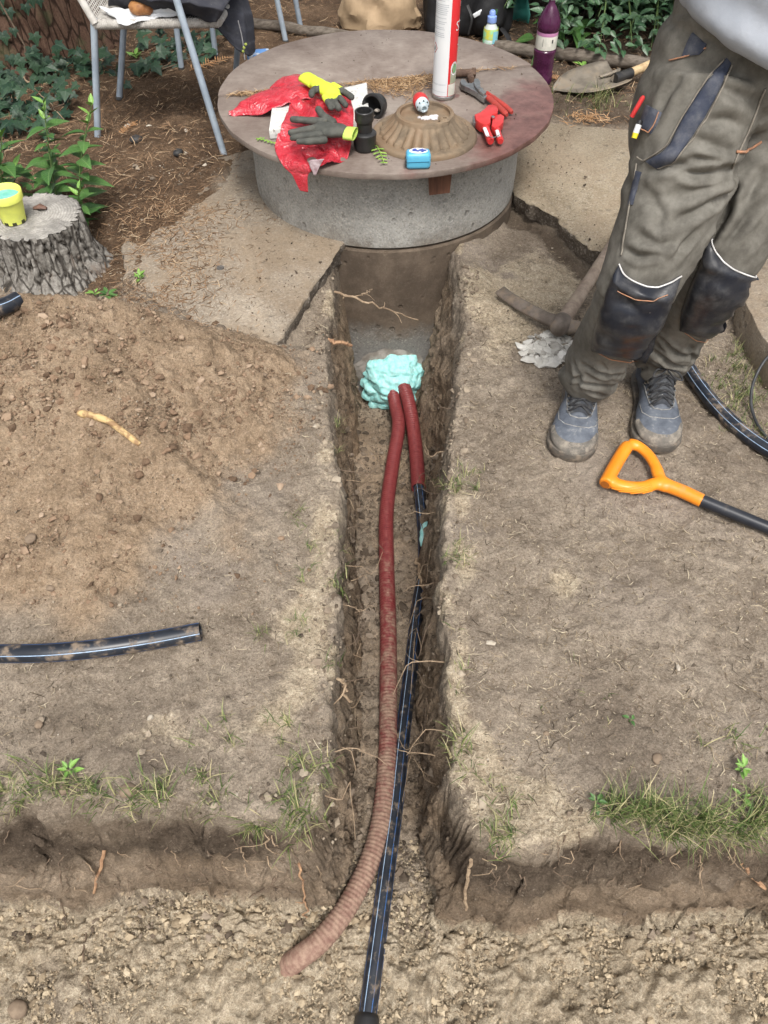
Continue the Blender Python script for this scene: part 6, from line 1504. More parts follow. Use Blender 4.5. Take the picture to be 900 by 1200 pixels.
def patch(name, m, left, right, nu, nv, off, par, th=.004, puff=0.0, wr=0.0, bv=None, relax=True, top=None, wfreq=1.0, edge=None):
    """a piece of cloth sewn on: edges given as two polylines of bearings, laid on the real surface"""
    def lerp2(pl, t_):
        f = t_ * (len(pl) - 1); k = min(int(f), len(pl) - 2); u = f - k; return (pl[k][0] * (1 - u) + pl[k + 1][0] * u, pl[k][1] * (1 - u) + pl[k + 1][1] * u)
    rows = []
    for j in range(nv):
        a, b2 = lerp2(left, j / (nv - 1)), lerp2(right, j / (nv - 1)); row = []
        for i in range(nu):
            u = i / (nu - 1); ox = oy = 0
            if top:
                tp = lerp2(top, u); ox = (tp[0] - left[0][0] * (1 - u) - right[0][0] * u) * (1 - j / (nv - 1)) ** 1.5; oy = (tp[1] - left[0][1] * (1 - u) - right[0][1] * u) * (1 - j / (nv - 1)) ** 1.5
            p, nn = hit(a[0] * (1 - u) + b2[0] * u + ox, a[1] * (1 - u) + b2[1] * u + oy, bv)
            e = min(1, 6 * min(u, 1 - u, j / (nv - 1), 1 - j / (nv - 1)))
            p = p + nn * (off + puff * sqrt(max(0, e)) + wr * (.55 - 2.0 * abs(fb1(p.x * 9 + p.z * 4, p.z * 19, .5, 3, 61))) * e); row.append(p)
        rows.append(row)
    G = np.array([[tuple(p) for p in r] for r in rows])
    if relax:
        for _ in range(2):
            G2 = G.copy(); G2[1:-1] = .5 * G[1:-1] + .25 * (G[:-2] + G[2:]); G2[:, 1:-1] = .5 * G2[:, 1:-1] + .25 * (G2[:, :-2] + G2[:, 2:]); G = G2
    if edge: MB().tube(smooth_path([Vector(p) + (Vector(p) - Vector(G[2, i])).normalized() * .001 + Vector((0, -.7, .7)) * .0015 for i, p in enumerate(G[0])], 60), .0018, 7).build('white_piping', edge, par, angle=180)
    mb = MB(); mb.sheet([[Vector(p) for p in r] for r in G])
    # skirt so that the patch has an edge
    nr, ncx = G.shape[:2]; bd = [G[0, i] for i in range(ncx)] + [G[j, -1] for j in range(1, nr)] + [G[-1, i] for i in range(ncx - 2, -1, -1)] + [G[j, 0] for j in range(nr - 2, 0, -1)]
    inner = []
    for q in bd:
        h = (bv or bvh).find_nearest(Vector(q)); inner.append(h[0] - h[1] * .002)
    mb.loft([[Vector(q) for q in bd], inner], cap=False)
    return mb.build(name, m, par, angle=60)
def seam(name, m, pl, r, off, par, k=40, bv=None):
    pts = []
    for i in range(k):
        f = i / (k - 1) * (len(pl) - 1); kk = min(int(f), len(pl) - 2); u = f - kk; pts.append(hit(pl[kk][0] * (1 - u) + pl[kk + 1][0] * u, pl[kk][1] * (1 - u) + pl[kk + 1][1] * u, bv, off)[0])
    mb = MB(); mb.tube(smooth_path(pts[::2] + [pts[-1]], k), r, 6); return mb.build(name, m, par, angle=180)
# knee pads (viewer's left leg, then right leg)
kp1 = patch('knee_pad', M_PAD, [(727, 318), (719, 332), (711, 350), (703, 372), (697, 392), (695, 410)], [(790, 338), (786, 350), (779, 366), (771, 388), (765, 410), (758, 424)], 34, 40, .006, person, puff=.018, wr=.016, top=[(727, 310), (731, 320), (741, 329), (756, 335), (770, 336), (785, 330), (796, 323)], edge=M_PIPING)
kp2 = patch('knee_pad', M_PAD, [(834, 283), (826, 300), (816, 322), (806, 345), (799, 366), (797, 386)], [(896, 316), (894, 330), (884, 350), (874, 372), (866, 392), (852, 404)], 34, 40, .006, person, puff=.018, wr=.016, top=[(834, 281), (838, 293), (846, 305), (858, 315), (872, 321), (886, 325), (897, 325)], edge=M_PIPING)
def bv_of(o):
    me = o.data; off = wloc(o); return BVHTree.FromPolygons([v.co + off for v in me.vertices], [tuple(p.vertices) for p in me.polygons])
b1, b2_ = bv_of(kp1), bv_of(kp2)
seam('stitching', M_STITCH, [(724, 340), (745, 350), (765, 352), (782, 346)], .0011, .003, kp1, bv=b1)
seam('stitching', M_STITCH, [(697, 410), (715, 420), (738, 424), (758, 421)], .0013, .003, kp1)
seam('stitching', M_STITCH, [(722, 326), (718, 338), (722, 348)], .0013, .003, kp1)
seam('stitching', M_STITCH, [(799, 386), (815, 398), (835, 403), (853, 400)], .0011, .003, kp2)
# navy band of the thigh pocket, seams, flap
patch('pocket_band', M_TRIM, [(851, 68), (836, 84), (822, 104), (806, 128), (794, 150), (786, 168), (775, 180), (757, 189)], [(857, 74), (848, 94), (838, 116), (824, 140), (811, 160), (800, 176), (790, 188), (771, 198)], 12, 40, .0025, person, puff=.003, wr=.004)
seam('band_seam', M_SEAM, [(848, 70), (834, 86), (818, 108), (803, 132), (791, 154), (782, 170), (771, 180), (755, 189), (748, 184)], .0017, .004, person)
seam('band_seam', M_SEAM, [(858, 76), (848, 98), (838, 120), (825, 142), (812, 162), (800, 178), (788, 190), (771, 199)], .0017, .004, person)
fl_ = patch('pocket_flap', M_TRIM, [(759, 123), (754, 138), (750, 150)], [(776, 132), (770, 147), (763, 157)], 10, 10, .005, person, puff=.004)
seam('flap_stitch', M_STITCH, [(776, 133), (770, 147), (763, 156), (753, 151)], .0012, .008, person)
seam('leg_seam', M_SEAM, [(897, 104), (888, 125), (878, 150), (868, 172), (862, 186), (858, 197)], .0020, .002, person)
seam('leg_seam', M_STITCH, [(862, 178), (872, 178), (882, 174), (893, 166)], .0028, .003, person)
seam('leg_seam', M_SEAM, [(747, 192), (744, 215), (739, 240), (735, 262), (731, 285), (729, 300)], .0020, .003, person)
seam('waist_seam', M_STITCH, [(785, 71), (798, 68), (812, 63), (828, 56)], .0016, .003, person)
patch('side_panel', M_TRIM, [(746, 200), (741, 222), (737, 240)], [(752, 202), (747, 220), (742, 240)], 6, 12, .004, person, puff=.002)
patch('waist_shirt', M_TRIM, [(812, 38), (805, 52), (800, 66)], [(828, 52), (826, 58), (820, 64)], 8, 8, .004, person, puff=.004)

# pens in the side pocket
pen = thing('pen', 'red pen sticking up from the thigh pocket flap', 'pen', hit(757, 122)[0])
a, bq = hit(760, 116, None, .010)[0] + Vector((-.003, -.002, .006)), hit(752, 136, None, .010)[0] + Vector((-.012, -.004, 0)); mb = MB(); mb.tube([a, a.lerp(bq, .1), bq], [.003, .0048, .0048], 10); mb.build('pen_barrel', M_TRED, pen)
mk = thing('marker', 'white marker with a yellow tip hanging from the thigh pocket', 'marker', hit(748, 150)[0])
a, bq, cq = PY(748.5, 146, 1.60), PY(745, 156, 1.594), PY(743, 162, 1.590); mb = MB(); mb.tube([a, bq], [.0062, .0062], 12); mb.build('marker_barrel', M_WHITE, mk)
mb = MB(); mb.tube([bq, cq], [.0063, .0055], 12); mb.build('marker_tip', mat('marker_yellow', (.75, .6, .03), (.7, .55, .03), 10, 3, .4), mk)
mb = MB(); mb.tube([a, a.lerp(bq, .06)], [.0060, .0060], 12); mb.tube([a + (a - bq) * .5, a], [.0055, .0062], 12); mb.build('marker_cap', M_BLKP if False else M_BLK, mk)

# sweatshirt -------------------------------------------------------------------
sw = MB(); D_ = Vector
rings = []
# tilted hem: high at his right hip, low over the belly
hem_c = D_((.765, 1.665, .965))
secs = [(.965, .190, .155, .0), (.99, .205, .168, .0), (1.03, .205, .170, .01), (1.10, .198, .165, .02), (1.20, .200, .165, .03), (1.30, .205, .160, .04), (1.38, .185, .13, .045), (1.44, .12, .09, .045), (1.48, .075, .07, .04)]
for z, rx, ry, dy in secs:
    ring = []
    for k in range(40):
        a = 2 * pi * k / 40; x = cos(a) * rx; y = sin(a) * ry; w_ = max(0, 1 - (z - .965) / .16); ring.append(D_((hem_c.x + x, hem_c.y + y + dy, z - w_ * (.20 * (x + .02) + .10 * (-y)) + .0)))
    rings.append(ring)
sw.loft(rings)
for s_, e_, w_ in ((SHR, ELR, WRR), (SHL, ELL, WRL)):
    pts = smooth_path([CH.lerp(s_, .45) + D_((0, 0, .08)), s_, s_.lerp(e_, .5), e_, e_.lerp(w_, .5), e_.lerp(w_, .9)], 16); sw.tube(pts, [.105, .10, .095, .088, .08, .075, .072, .07, .068, .066, .062, .060, .056, .052, .050, .046], 16)
V, F = remeshed(sw, .008, 8); n = vnormals(V, F)
fd_ = np.sin((V[:, 2] * 1.0 + V[:, 0] * .55) * 62 + 2.5 * fbm(V[:, 0] * 5, V[:, 1] * 5, V[:, 2] * 5, 3, 71)); low = sstep(1.25, 1.0, V[:, 2])
V = V + n * (.010 * low * fd_ * .6 + .008 * low * fbm(V[:, 0] * 12, V[:, 1] * 12, V[:, 2] * 12, 3, 73))[:, None]
np_mesh('sweatshirt', V, F, M_HOOD, parent=person)

# boots -----------------------------------------------------------------------
def boot_mat():
    m, t, b = new_mat('boot_leather'); v = coord(t); n1 = noise(t, v, 22, 9, .68); n2 = noise(t, v, 90, 6, .7); n3 = noise(t, v, 9, 4, .6)
    col = mixc(t, mrange(t, n1, .30, .70), (.060, .070, .090), (.125, .140, .165))
    col = mixc(t, math_(t, 'MULTIPLY', mrange(t, math_(t, 'ADD', math_(t, 'MULTIPLY', n1, .5), math_(t, 'MULTIPLY', n2, .5)), .54, .70), .55), col, (.36, .36, .35))
    L(t, col, b.inputs['Base Color']); b.inputs['Roughness'].default_value = .62; b.inputs['Specular IOR Level'].default_value = .35
    bump_chain(t, b, [(n2, .3, .002), (n3, .2, .006)]); return m
M_BOOT = boot_mat()
M_CAP = mat('toe_bumper', (.15, .135, .115), (.085, .078, .070), 30, 8, .8, dirt=((.26, .23, .19), .4), dscale=40, bump=.4)
M_SOLE = mat('boot_sole', (.075, .066, .057), (.12, .105, .088), 30, 8, .85, dirt=((.21, .17, .13), .4), dscale=40, bump=.4)
M_LACE = mat('boot_lace', (.018, .019, .022), (.05, .05, .052), 90, 4, .8)
M_TONGUE = cloth_mat('boot_tongue', (.030, .033, .040), (.055, .06, .07), (.2, .2, .19), .3, .8, 30)
M_BSEAM = mat('boot_seam', (.30, .30, .29), (.18, .18, .18), 80, 4, .8)
def boot(toe, heel, label_side):
    toe, heel = Vector(toe), Vector(heel); d = (toe - heel); Lb = d.length; d.normalize(); s_ = Vector((d.y, -d.x, 0)); up = Vector((0, 0, 1))
    g0 = -.003; WS = 1.17
    root_o = bpy.data.objects.new('boot', None)
    # outline half widths along the foot 0 heel .. 1 toe
    fs = [0, .03, .10, .22, .38, .52, .66, .78, .88, .95, .985, 1.0]
    wl = [.018, .030, .039, .041, .039, .044, .053, .056, .051, .037, .022, .006]
    wr = [.018, .030, .038, .039, .036, .042, .050, .053, .047, .034, .020, .006]
    ht = [.060, .085, .10, .105, .105, .098, .082, .070, .064, .054, .042, .030]
    up_mb = MB(); rings = []
    wl = [q * WS for q in wl]; wr = [q * WS for q in wr]
    for f, a_, b_2, h in zip(fs, wl, wr, ht):
        c = heel + d * Lb * f; ring = []
        for k in range(24):
            a = 2 * pi * k / 24; ca, sa = cos(a), sin(a); w_ = a_ if ca > 0 else b_2
            x = w_ * abs(ca) ** .75 * (1 if ca > 0 else -1) * (1.0 if sa < 0 else 1 - .18 * sa); z = .018 + (h - .018) * (.5 + .5 * abs(sa) ** .85 * (1 if sa > 0 else -1)); ring.append(c + s_ * x + up * (z + g0))
        rings.append(ring)
    up_mb.loft(rings)
    ank = heel + d * Lb * .26
    up_mb.tube([ank + up * .06, ank + up * .10 - d * .004, ank + up * .15 - d * .010, ank + up * .185 - d * .012], [(.050, .058), (.047, .055), (.046, .055), (.047, .056)], 22)
    capsule(up_mb, [heel + d * Lb * .62 + up * .070, heel + d * Lb * .48 + up * .095, heel + d * Lb * .40 + up * .125], [.030, .034, .034], 14)
    V, F = remeshed(up_mb, .0042, 6); n = vnormals(V, F)
    loc = (V - np.array(heel)) @ np.array(d) / Lb
    crease = np.exp(-((loc - .66) / .05) ** 2) * (V[:, 2] > .05); V = V + n * (.0016 * fbm(V[:, 0] * 40, V[:, 1] * 40, V[:, 2] * 40, 3, 81) - .0022 * crease * (.5 + .5 * np.sin(loc * 240)))[:, None]
    o = np_mesh('boot', V, F, M_BOOT, parent=person); bo = bv_of(o)
    # sole
    outl = [(f, a_ + .005) for f, a_ in zip(fs, wl)] + [(f, -(b_2 + .005)) for f, b_2 in reversed(list(zip(fs, wr)))]
    sol = []
    for f, w_ in outl: sol.append(heel + d * (Lb * (f * 1.025 - .012)) + s_ * w_ + up * (.026 + g0))
    cl = smooth_path(sol + [sol[0]], 72)[:-1]
    cen = heel + d * Lb * .5
    def so_z(f): return .010 * float(sstep(.80, 1.0, f))
    rows = []
    for zz, ins in ((.027, .004), (.026, .0), (.018, -.0015), (.009, 0.0), (.0, .003)):
        row = []
        for q in cl:
            f = (q - heel).dot(d) / Lb; e = (cen - q); e.z = 0; e.normalize(); r = q + e * ins; r.z = g0 - .004 + zz + so_z(f) * (1 if zz > .005 else .9); row.append(r)
        rows.append(row)
    mb = MB(); mb.loft(rows); mb.build('sole', M_SOLE, o, angle=60)
    # toe bumper: a shell round the front
    def shell(f0, f1, z0, z1, off, nf=14, na=18):
        rows = []
        for j in range(nf):
            v_ = j / (nf - 1); row = []
            for i in range(na):
                ang = (i / (na - 1) * 2 - 1) * radians(100); dr = d * cos(ang) + s_ * sin(ang); c = heel + d * Lb * .80; zz = z0 + (z1 - z0) * v_ + g0
                h = bo.ray_cast(c + dr * .2 + up * zz, -dr)
                zc = zz - (1 - cos(ang)) * .006 * v_
                q = h[0] if h[0] is not None else c + dr * .03 + up * zz
                row.append(q + dr * off * (1 if v_ < .9 else .3))
            rows.append(row)
        return rows
    mb = MB(); mb.sheet(shell(.8, 1, .014, .056, .003)); mb.build('toe_bumper', M_CAP, o, angle=180)
    # tongue / lacing field
    def onb(f, w_, off=.003):
        h = bo.ray_cast(heel + d * Lb * f + s_ * w_ + up * .4, -up); return (h[0] + h[1] * off) if h[0] is not None else heel + d * Lb * f + s_ * w_ + up * .1
    rows = [[onb(f, w_ * (1.15 - .35 * (f - .40) / .28), .003) for w_ in np.linspace(-.031, .031, 9)] for f in np.linspace(.40, .68, 12)]
    mb = MB(); mb.sheet(rows); mb.build('tongue', M_TONGUE, o, angle=180)
    for sg in (-1, 1):
        mb = MB(); mb.tube([onb(f, sg * w_, .002) for f, w_ in ((.40, .041), (.48, .039), (.56, .037), (.65, .032), (.70, .021), (.712, 0))], .0016, 6); mb.build('stitch_line', M_BSEAM, o, angle=180)
        mb = MB(); mb.tube([onb(f, sg * w_, .001) for f, w_ in ((.62, .054), (.72, .050), (.775, .032), (.79, 0))], .0014, 6); mb.build('stitch_line', M_BSEAM, o, angle=180)
    rowsf = np.linspace(.43, .67, 6)
    for i, f in enumerate(rowsf):
        w_ = .032 - .007 * i / 5
        for sg in (-1, 1):
            mb = MB(); q = onb(f, sg * w_ * 1.08, .003); mb.lathe([(.0045, -.002), (.0045, .002), (.002, .003)], q, 10); mb.build('eyelet', M_STEEL, o)
        if i < 5:
            for sg in (-1, 1):
                mb = MB(); pth = [onb(f, -sg * w_, .004), onb((f + rowsf[i + 1]) / 2, 0, .008 + .002 * sg), onb(rowsf[i + 1], sg * w_, .004)]; mb.tube(smooth_path(pth, 10), .0032, 7); mb.build('lace', M_LACE, o, angle=180)
    mb = MB(); k0 = onb(.47, 0, .012); mb.tube(smooth_path([k0, k0 + s_ * .03 + d * .012 + up * .006, k0 + s_ * .040 + d * .035, k0 + s_ * .015 + d * .022 + up * .004, k0, k0 - s_ * .025 + d * .015 + up * .004, k0 - s_ * .036 + d * .04 - up * .002, k0 - s_ * .012 + d * .028, k0], 44), .0025, 7); mb.build('lace', M_LACE, o, angle=180)
    # padded collar
    mb = MB(); ring = [ank + up * .186 - d * .012 + (s_ * cos(2 * pi * k / 28) * .047 + d * sin(2 * pi * k / 28) * .056) for k in range(29)]; mb.tube(ring, .008, 8); mb.build('collar', M_TONGUE, o, angle=180)
    return o
boot((.503, 1.440, 0), (.592, 1.762, 0), 'r'); boot((.752, 1.470, 0), (.792, 1.800, 0), 'l')
# ================================================================== STUMP, TRUNK, CHAIRS, BAGS, BOTTLES
STC = Vector((-1.155, 2.37, 0)); GZ = GH(-1.15, 2.35)
stump = thing('tree_stump', 'grey cracked tree stump with thick bark beside the soil heap', 'stump', STC)
def bark_r(a, z):
    fl = 1 + .34 * max(0, 1 - z / .10) ** 1.7 + .10 * max(0, 1 - z / .2) * (0.6 + .4 * sin(a * 5 + 1))
    cell = float(vn1(a * 6.5, z * 9 + 3 * float(vn1(a * 4, 2, 0, 1)), 0, 3)); rid = abs(fb1(a * 8.0, z * 9.0, 0.7, 3, 5))
    g = min(1, rid * 5.5); hor = min(1, abs(fb1(a * 5.0, z * 38.0, 2.7, 2, 9)) * 9)
    return .132 * fl + .017 * g + .004 * hor * g + .005 * cell
mb = MB(); na, nz = 210, 60; rings = []; HT = .192
for j in range(nz):
    z = -.03 + (HT + .03) * j / (nz - 1); rings.append([STC + Vector((cos(2 * pi * k / na) * bark_r(2 * pi * k / na if k < na else 0, z), sin(2 * pi * k / na) * bark_r(2 * pi * k / na, z), z)) for k in range(na)])
mb.loft(rings, cap=False)
def bark_material(name, c1, c2, cd_, lich):
    m, t, b = new_mat(name); v = coord(t, (1, 1, .24)); n1 = noise(t, v, 30, 9, .7); n2 = noise(t, coord(t), 110, 5, .7)
    vo = N(t, 'ShaderNodeTexVoronoi', Scale=26.0); vo.feature = 'DISTANCE_TO_EDGE'; L(t, v, vo.inputs['Vector'])
    col = mixc(t, mrange(t, math_(t, 'ADD', math_(t, 'MULTIPLY', n1, .6), math_(t, 'MULTIPLY', n2, .4)), .36, .62), c1, c2); col = mixc(t, math_(t, 'MULTIPLY', mrange(t, vo.outputs['Distance'], .10, .02), .8), col, cd_)
    nl = noise(t, coord(t), 7, 5, .6); col = mixc(t, math_(t, 'MULTIPLY', mrange(t, nl, .58, .68), .5), col, lich)
    L(t, col, b.inputs['Base Color']); b.inputs['Roughness'].default_value = .95; b.inputs['Specular IOR Level'].default_value = .1
    bump_chain(t, b, [(vo.outputs['Distance'], .8, .012), (n1, .6, .008), (n2, .4, .003)]); return m
M_BARKG = bark_material('stump_bark', (.10, .090, .078), (.30, .285, .26), (.022, .018, .015), (.19, .145, .115))
mb.build('bark', M_BARKG, stump, angle=180)
def end_mat():
    m, t, b = new_mat('stump_top'); v = coord(t); xyz = t.nodes.new('ShaderNodeSeparateXYZ'); L(t, v, xyz.inputs[0])
    n1 = noise(t, v, 14, 8, .65); rad = math_(t, 'SQRT', math_(t, 'ADD', math_(t, 'POWER', xyz.outputs[0], 2.0), math_(t, 'POWER', xyz.outputs[1], 2.0)))
    rg = math_(t, 'SINE', math_(t, 'ADD', math_(t, 'MULTIPLY', rad, 700.0), math_(t, 'MULTIPLY', n1, 14.0)))
    col = mixc(t, mrange(t, n1, .35, .65), (.20, .19, .175), (.38, .36, .33)); col = mixc(t, math_(t, 'MULTIPLY', mrange(t, rg, .2, .9), .3), col, (.12, .11, .095))
    n2 = noise(t, coord(t, (25, 25, 25)), 3, 6, .7); col = mixc(t, math_(t, 'MULTIPLY', mrange(t, n2, .6, .7), .6), col, (.16, .10, .075))
    L(t, col, b.inputs['Base Color']); b.inputs['Roughness'].default_value = .95; bump_chain(t, b, [(rg, .3, .002), (n2, .5, .004)]); return m
mb = MB(); rings = []
for f in np.linspace(1.0, .02, 26):
    rings.append([STC + Vector((cos(a) * bark_r(a, HT) * f * 1.0, sin(a) * bark_r(a, HT) * f, HT + .006 * (1 - f ** 8) + .003 * float(vn1(cos(a) * f * 9, sin(a) * f * 9, 0, 4)))) for a in [2 * pi * k / na for k in range(na)]])
mb.loft(rings, cap=True); mb.build('cut_top', end_mat(), stump, angle=180)
# yellow pot -------------------------------------------------------------
yc = P(17, 258, HT + .008)
pot = thing('plant_pot', 'bright yellow plastic pot with turquoise foam inside standing on the stump', 'pot', yc)
M_YEL = mat('pot_yellow', (.72, .77, .15), (.62, .67, .14), 30, 5, .5, dirt=((.5, .52, .2), .2), dscale=25)
mb = MB(); n_ = 64; prof = [(.037, .0), (.038, .010), (.048, .070), (.049, .072), (.053, .074), (.055, .098), (.053, .100), (.050, .098), (.046, .068), (.036, .010), (.0005, .008)]
def notch(a, i): return 1.0
mb.lathe(prof, yc, n_); mb.build('pot_wall', M_YEL, pot, angle=50)
for a in (-1.9, -1.2, -2.7, -.4, .6, 2.2):
    mb = MB(); q = yc + Vector((cos(a) * .0376, sin(a) * .0376, .005)); mb.box(q, (.003, .013, .010), Matrix.Rotation(a, 3, 'Z')); mb.build('drain_slot', mat('slot_dark', (.05, .05, .02), None, 10), pot)
mb = MB(); mb.lathe([(.047, .078), (.044, .082), (.030, .080), (.016, .085), (.0005, .083)], yc, 24, cap=False); mb.build('foam_rest', mat('foam_rest', (.12, .42, .36), (.2, .5, .45), 30, 5, .6, bump=.5), pot)
q = P(48, 246, HT + .012); q.y = 2.40; q = PY(48, 247, 2.40); q.z = HT + .008
tag(MB().tube([q + Vector((-.022, 0, .004)), q + Vector((0, .002, .009)), q + Vector((.022, -.001, .004))], [(.006, .004), (.014, .008), (.006, .004)], 8).build('bark_chip', mat('chip_red', (.16, .085, .06), (.10, .055, .04), 50), loc=q), 'reddish bark chip lying on the stump beside the yellow pot', 'bark chip')

# big trunk ------------------------------------------------------------------
TC = Vector((-1.86, 4.36, 0)); tree = thing('conifer_tree', 'thick reddish brown conifer trunk with ivy at its foot behind the chair', 'tree', TC)
mb = MB(); rings = []; na = 160
for j in range(70):
    z = -.05 + 4.6 * (j / 69) ** 1.7; ring = []
    for k in range(na):
        a = 2 * pi * k / na; r = (.335 + .16 * math.exp(-z / .22) * (.6 + .4 * sin(a * 4 + .5)) - .045 * z) * (1 + .05 * sin(a * 3 + 1)); r += .020 * (1 - min(1, abs(float(vn1(a * 9 + .6 * sin(z * 2), z * .9, 0, 6))) * 4)) * -1 + .010 * float(vn1(a * 20, z * 3, 0, 7)); ring.append(TC + Vector((cos(a) * r, sin(a) * r, z)))
    rings.append(ring)
mb.loft(rings); mb.build('trunk', bark_material('conifer_bark', (.060, .034, .024), (.125, .078, .056), (.012, .008, .006), (.06, .07, .035)), tree, angle=180)
M_NEEDLE = rnd_mat('crown_green', [(0, (.016, .030, .012)), (.6, (.035, .062, .022)), (1, (.06, .095, .035))], .7)
pos, ang, lean, ln = [], [], [], []
limbs = MB()
for i in range(46):
    z = random.uniform(2.15, 5.2); a = random.uniform(0, 6.28); Lm = random.uniform(1.2, 2.3) * (1 - (z - 2.1) / 7); d = Vector((cos(a), sin(a), -.10)); b0 = TC + Vector((0, 0, z)); pth = [b0 + d * Lm * f - Vector((0, 0, .22 * f * f)) for f in np.linspace(0, 1, 7)]; limbs.tube(pth, [.05, .042, .034, .027, .02, .013, .006], 6)
    for k in range(270):
        f = random.uniform(.25, 1.02); p = b0 + d * Lm * f - Vector((0, 0, .22 * f * f)); s_ = Vector((-d.y, d.x, 0)) * random.gauss(0, .28) * (1.1 - f * .6); pos.append(tuple(p + s_ + Vector((0, 0, random.gauss(0, .06))))); ang.append(a + random.gauss(0, 1.0)); lean.append(random.uniform(1.2, 2.3)); ln.append(random.uniform(.12, .28))
limbs.build('limb', M_POLE, tree)
cr = blades('crown', np.array(pos), np.array(ang), np.array(lean), np.array(ln), np.full(len(pos), .06), M_NEEDLE, 'drooping dark green conifer crown', .5, 3, kind='stuff', parent=None)
cr.data.transform(Matrix.Translation(-TC)); cr.parent = tree

# leaves -------------------------------------------------------------------
def leaf_mesh(name, ln, wd, m, fold=.25, curl=.2, nseg=6, tip=1.0):
    V = []; F = []
    for i in range(nseg + 1):
        f = i / nseg; w_ = wd * sin(pi * min(1, f ** .8 * .98 + .01)) * .5 * (1 - .15 * f); z = -curl * ln * f * f
        V += [(-w_, ln * f, z + fold * w_), (-w_ * .5, ln * f, z + fold * w_ * .62), (0, ln * f, z), (w_ * .5, ln * f, z + fold * w_ * .62), (w_, ln * f, z + fold * w_)]
    for i in range(nseg):
        for j in range(4): F.append((i * 5 + j, i * 5 + j + 1, (i + 1) * 5 + j + 1, (i + 1) * 5 + j))
    me = bpy.data.meshes.new(name); me.from_pydata(V, [], F); me.materials.append(m); me.polygons.foreach_set('use_smooth', [True] * len(F)); return me
def ivy_mesh(name, s_, m):
    out = [(0, -.05), (.22, -.22), (.50, -.18), (.42, .05), (.66, .30), (.36, .34), (.26, .52), (0, 1.0), (-.26, .52), (-.36, .34), (-.66, .30), (-.42, .05), (-.50, -.18), (-.22, -.22)]
    V = [(0, .15, .0)] + [(x * s_, y * s_, (.10 * abs(x) - .18 * y * y) * s_) for x, y in out]; V[0] = (0, .15 * s_, .02 * s_); n_ = len(out)
    me = bpy.data.meshes.new(name); me.from_pydata(V, [], [(0, 1 + i, 1 + (i + 1) % n_) for i in range(n_)]); me.materials.append(m); return me
def leaf_mat(name, c1, c2, vein, rough=.45, yl=None):
    m, t, b = new_mat(name); v = coord(t); n1 = noise(t, v, 40, 5, .6); oi = t.nodes.new('ShaderNodeObjectInfo')
    col = mixc(t, mrange(t, math_(t, 'ADD', math_(t, 'MULTIPLY', n1, .35), math_(t, 'MULTIPLY', oi.outputs['Random'], .65)), .2, .8), c1, c2)
    xyz = t.nodes.new('ShaderNodeSeparateXYZ'); L(t, v, xyz.inputs[0]); ax = math_(t, 'ABSOLUTE', xyz.outputs[0]); col = mixc(t, math_(t, 'MULTIPLY', mrange(t, ax, .0022, .0008), .45), col, vein)
    sv = math_(t, 'SINE', math_(t, 'MULTIPLY', math_(t, 'SUBTRACT', xyz.outputs[1], math_(t, 'MULTIPLY', ax, .8)), 520.0)); col = mixc(t, math_(t, 'MULTIPLY', mrange(t, sv, .8, 1.0), .2), col, vein)
    L(t, col, b.inputs['Base Color']); b.inputs['Roughness'].default_value = rough; b.inputs['Specular IOR Level'].default_value = .4
    b.inputs['Subsurface Weight'].default_value = .12; b.inputs['Subsurface Radius'].default_value = (.004, .008, .002); b.inputs['Subsurface Scale'].default_value = .3
    bump_chain(t, b, [(sv, .15, .001)]); return m
M_LEAF = leaf_mat('shoot_leaf', (.040, .105, .026), (.070, .155, .040), (.16, .27, .09)); M_LEAFY = leaf_mat('young_leaf', (.12, .25, .045), (.17, .31, .06), (.3, .46, .14)); M_IVY = leaf_mat('ivy_leaf', (.012, .035, .020), (.028, .062, .032), (.07, .11, .07), .5); M_SHRUB = leaf_mat('shrub_leaf', (.030, .075, .034), (.065, .120, .062), (.10, .16, .09), .4); M_STEMG = mat('stem_green', (.10, .17, .05), (.08, .12, .04), 30)
LV = [leaf_mesh('leaf', .105, .062, M_LEAF, .28, .30), leaf_mesh('leaf', .085, .046, M_LEAF, .35, .15)]; LY = [leaf_mesh('leaf', .062, .028, M_LEAFY, .4, .05)]
IV = [ivy_mesh('leaf', .050, M_IVY), ivy_mesh('leaf', .040, M_IVY)]; SB = [leaf_mesh('leaf', .056, .028, M_SHRUB, .3, .2, 4), leaf_mesh('leaf', .046, .024, M_SHRUB, .3, .3, 4)]
def put_leaf(me, p, dirv, nrm, s_, par, roll=0.0):
    y = Vector(dirv).normalized(); z = Vector(nrm); z = (z - y * z.dot(y)); z = z.normalized() if z.length > 1e-6 else y.orthogonal(); x = y.cross(z)
    o = bpy.data.objects.new('leaf', me); link(o); o.parent = par; M = Matrix((x, y, z)).transposed().to_4x4() @ Matrix.Rotation(roll, 4, 'Y'); M = M @ Matrix.Scale(s_, 4); M.translation = Vector(p) - par.location; o.matrix_local = M; return o
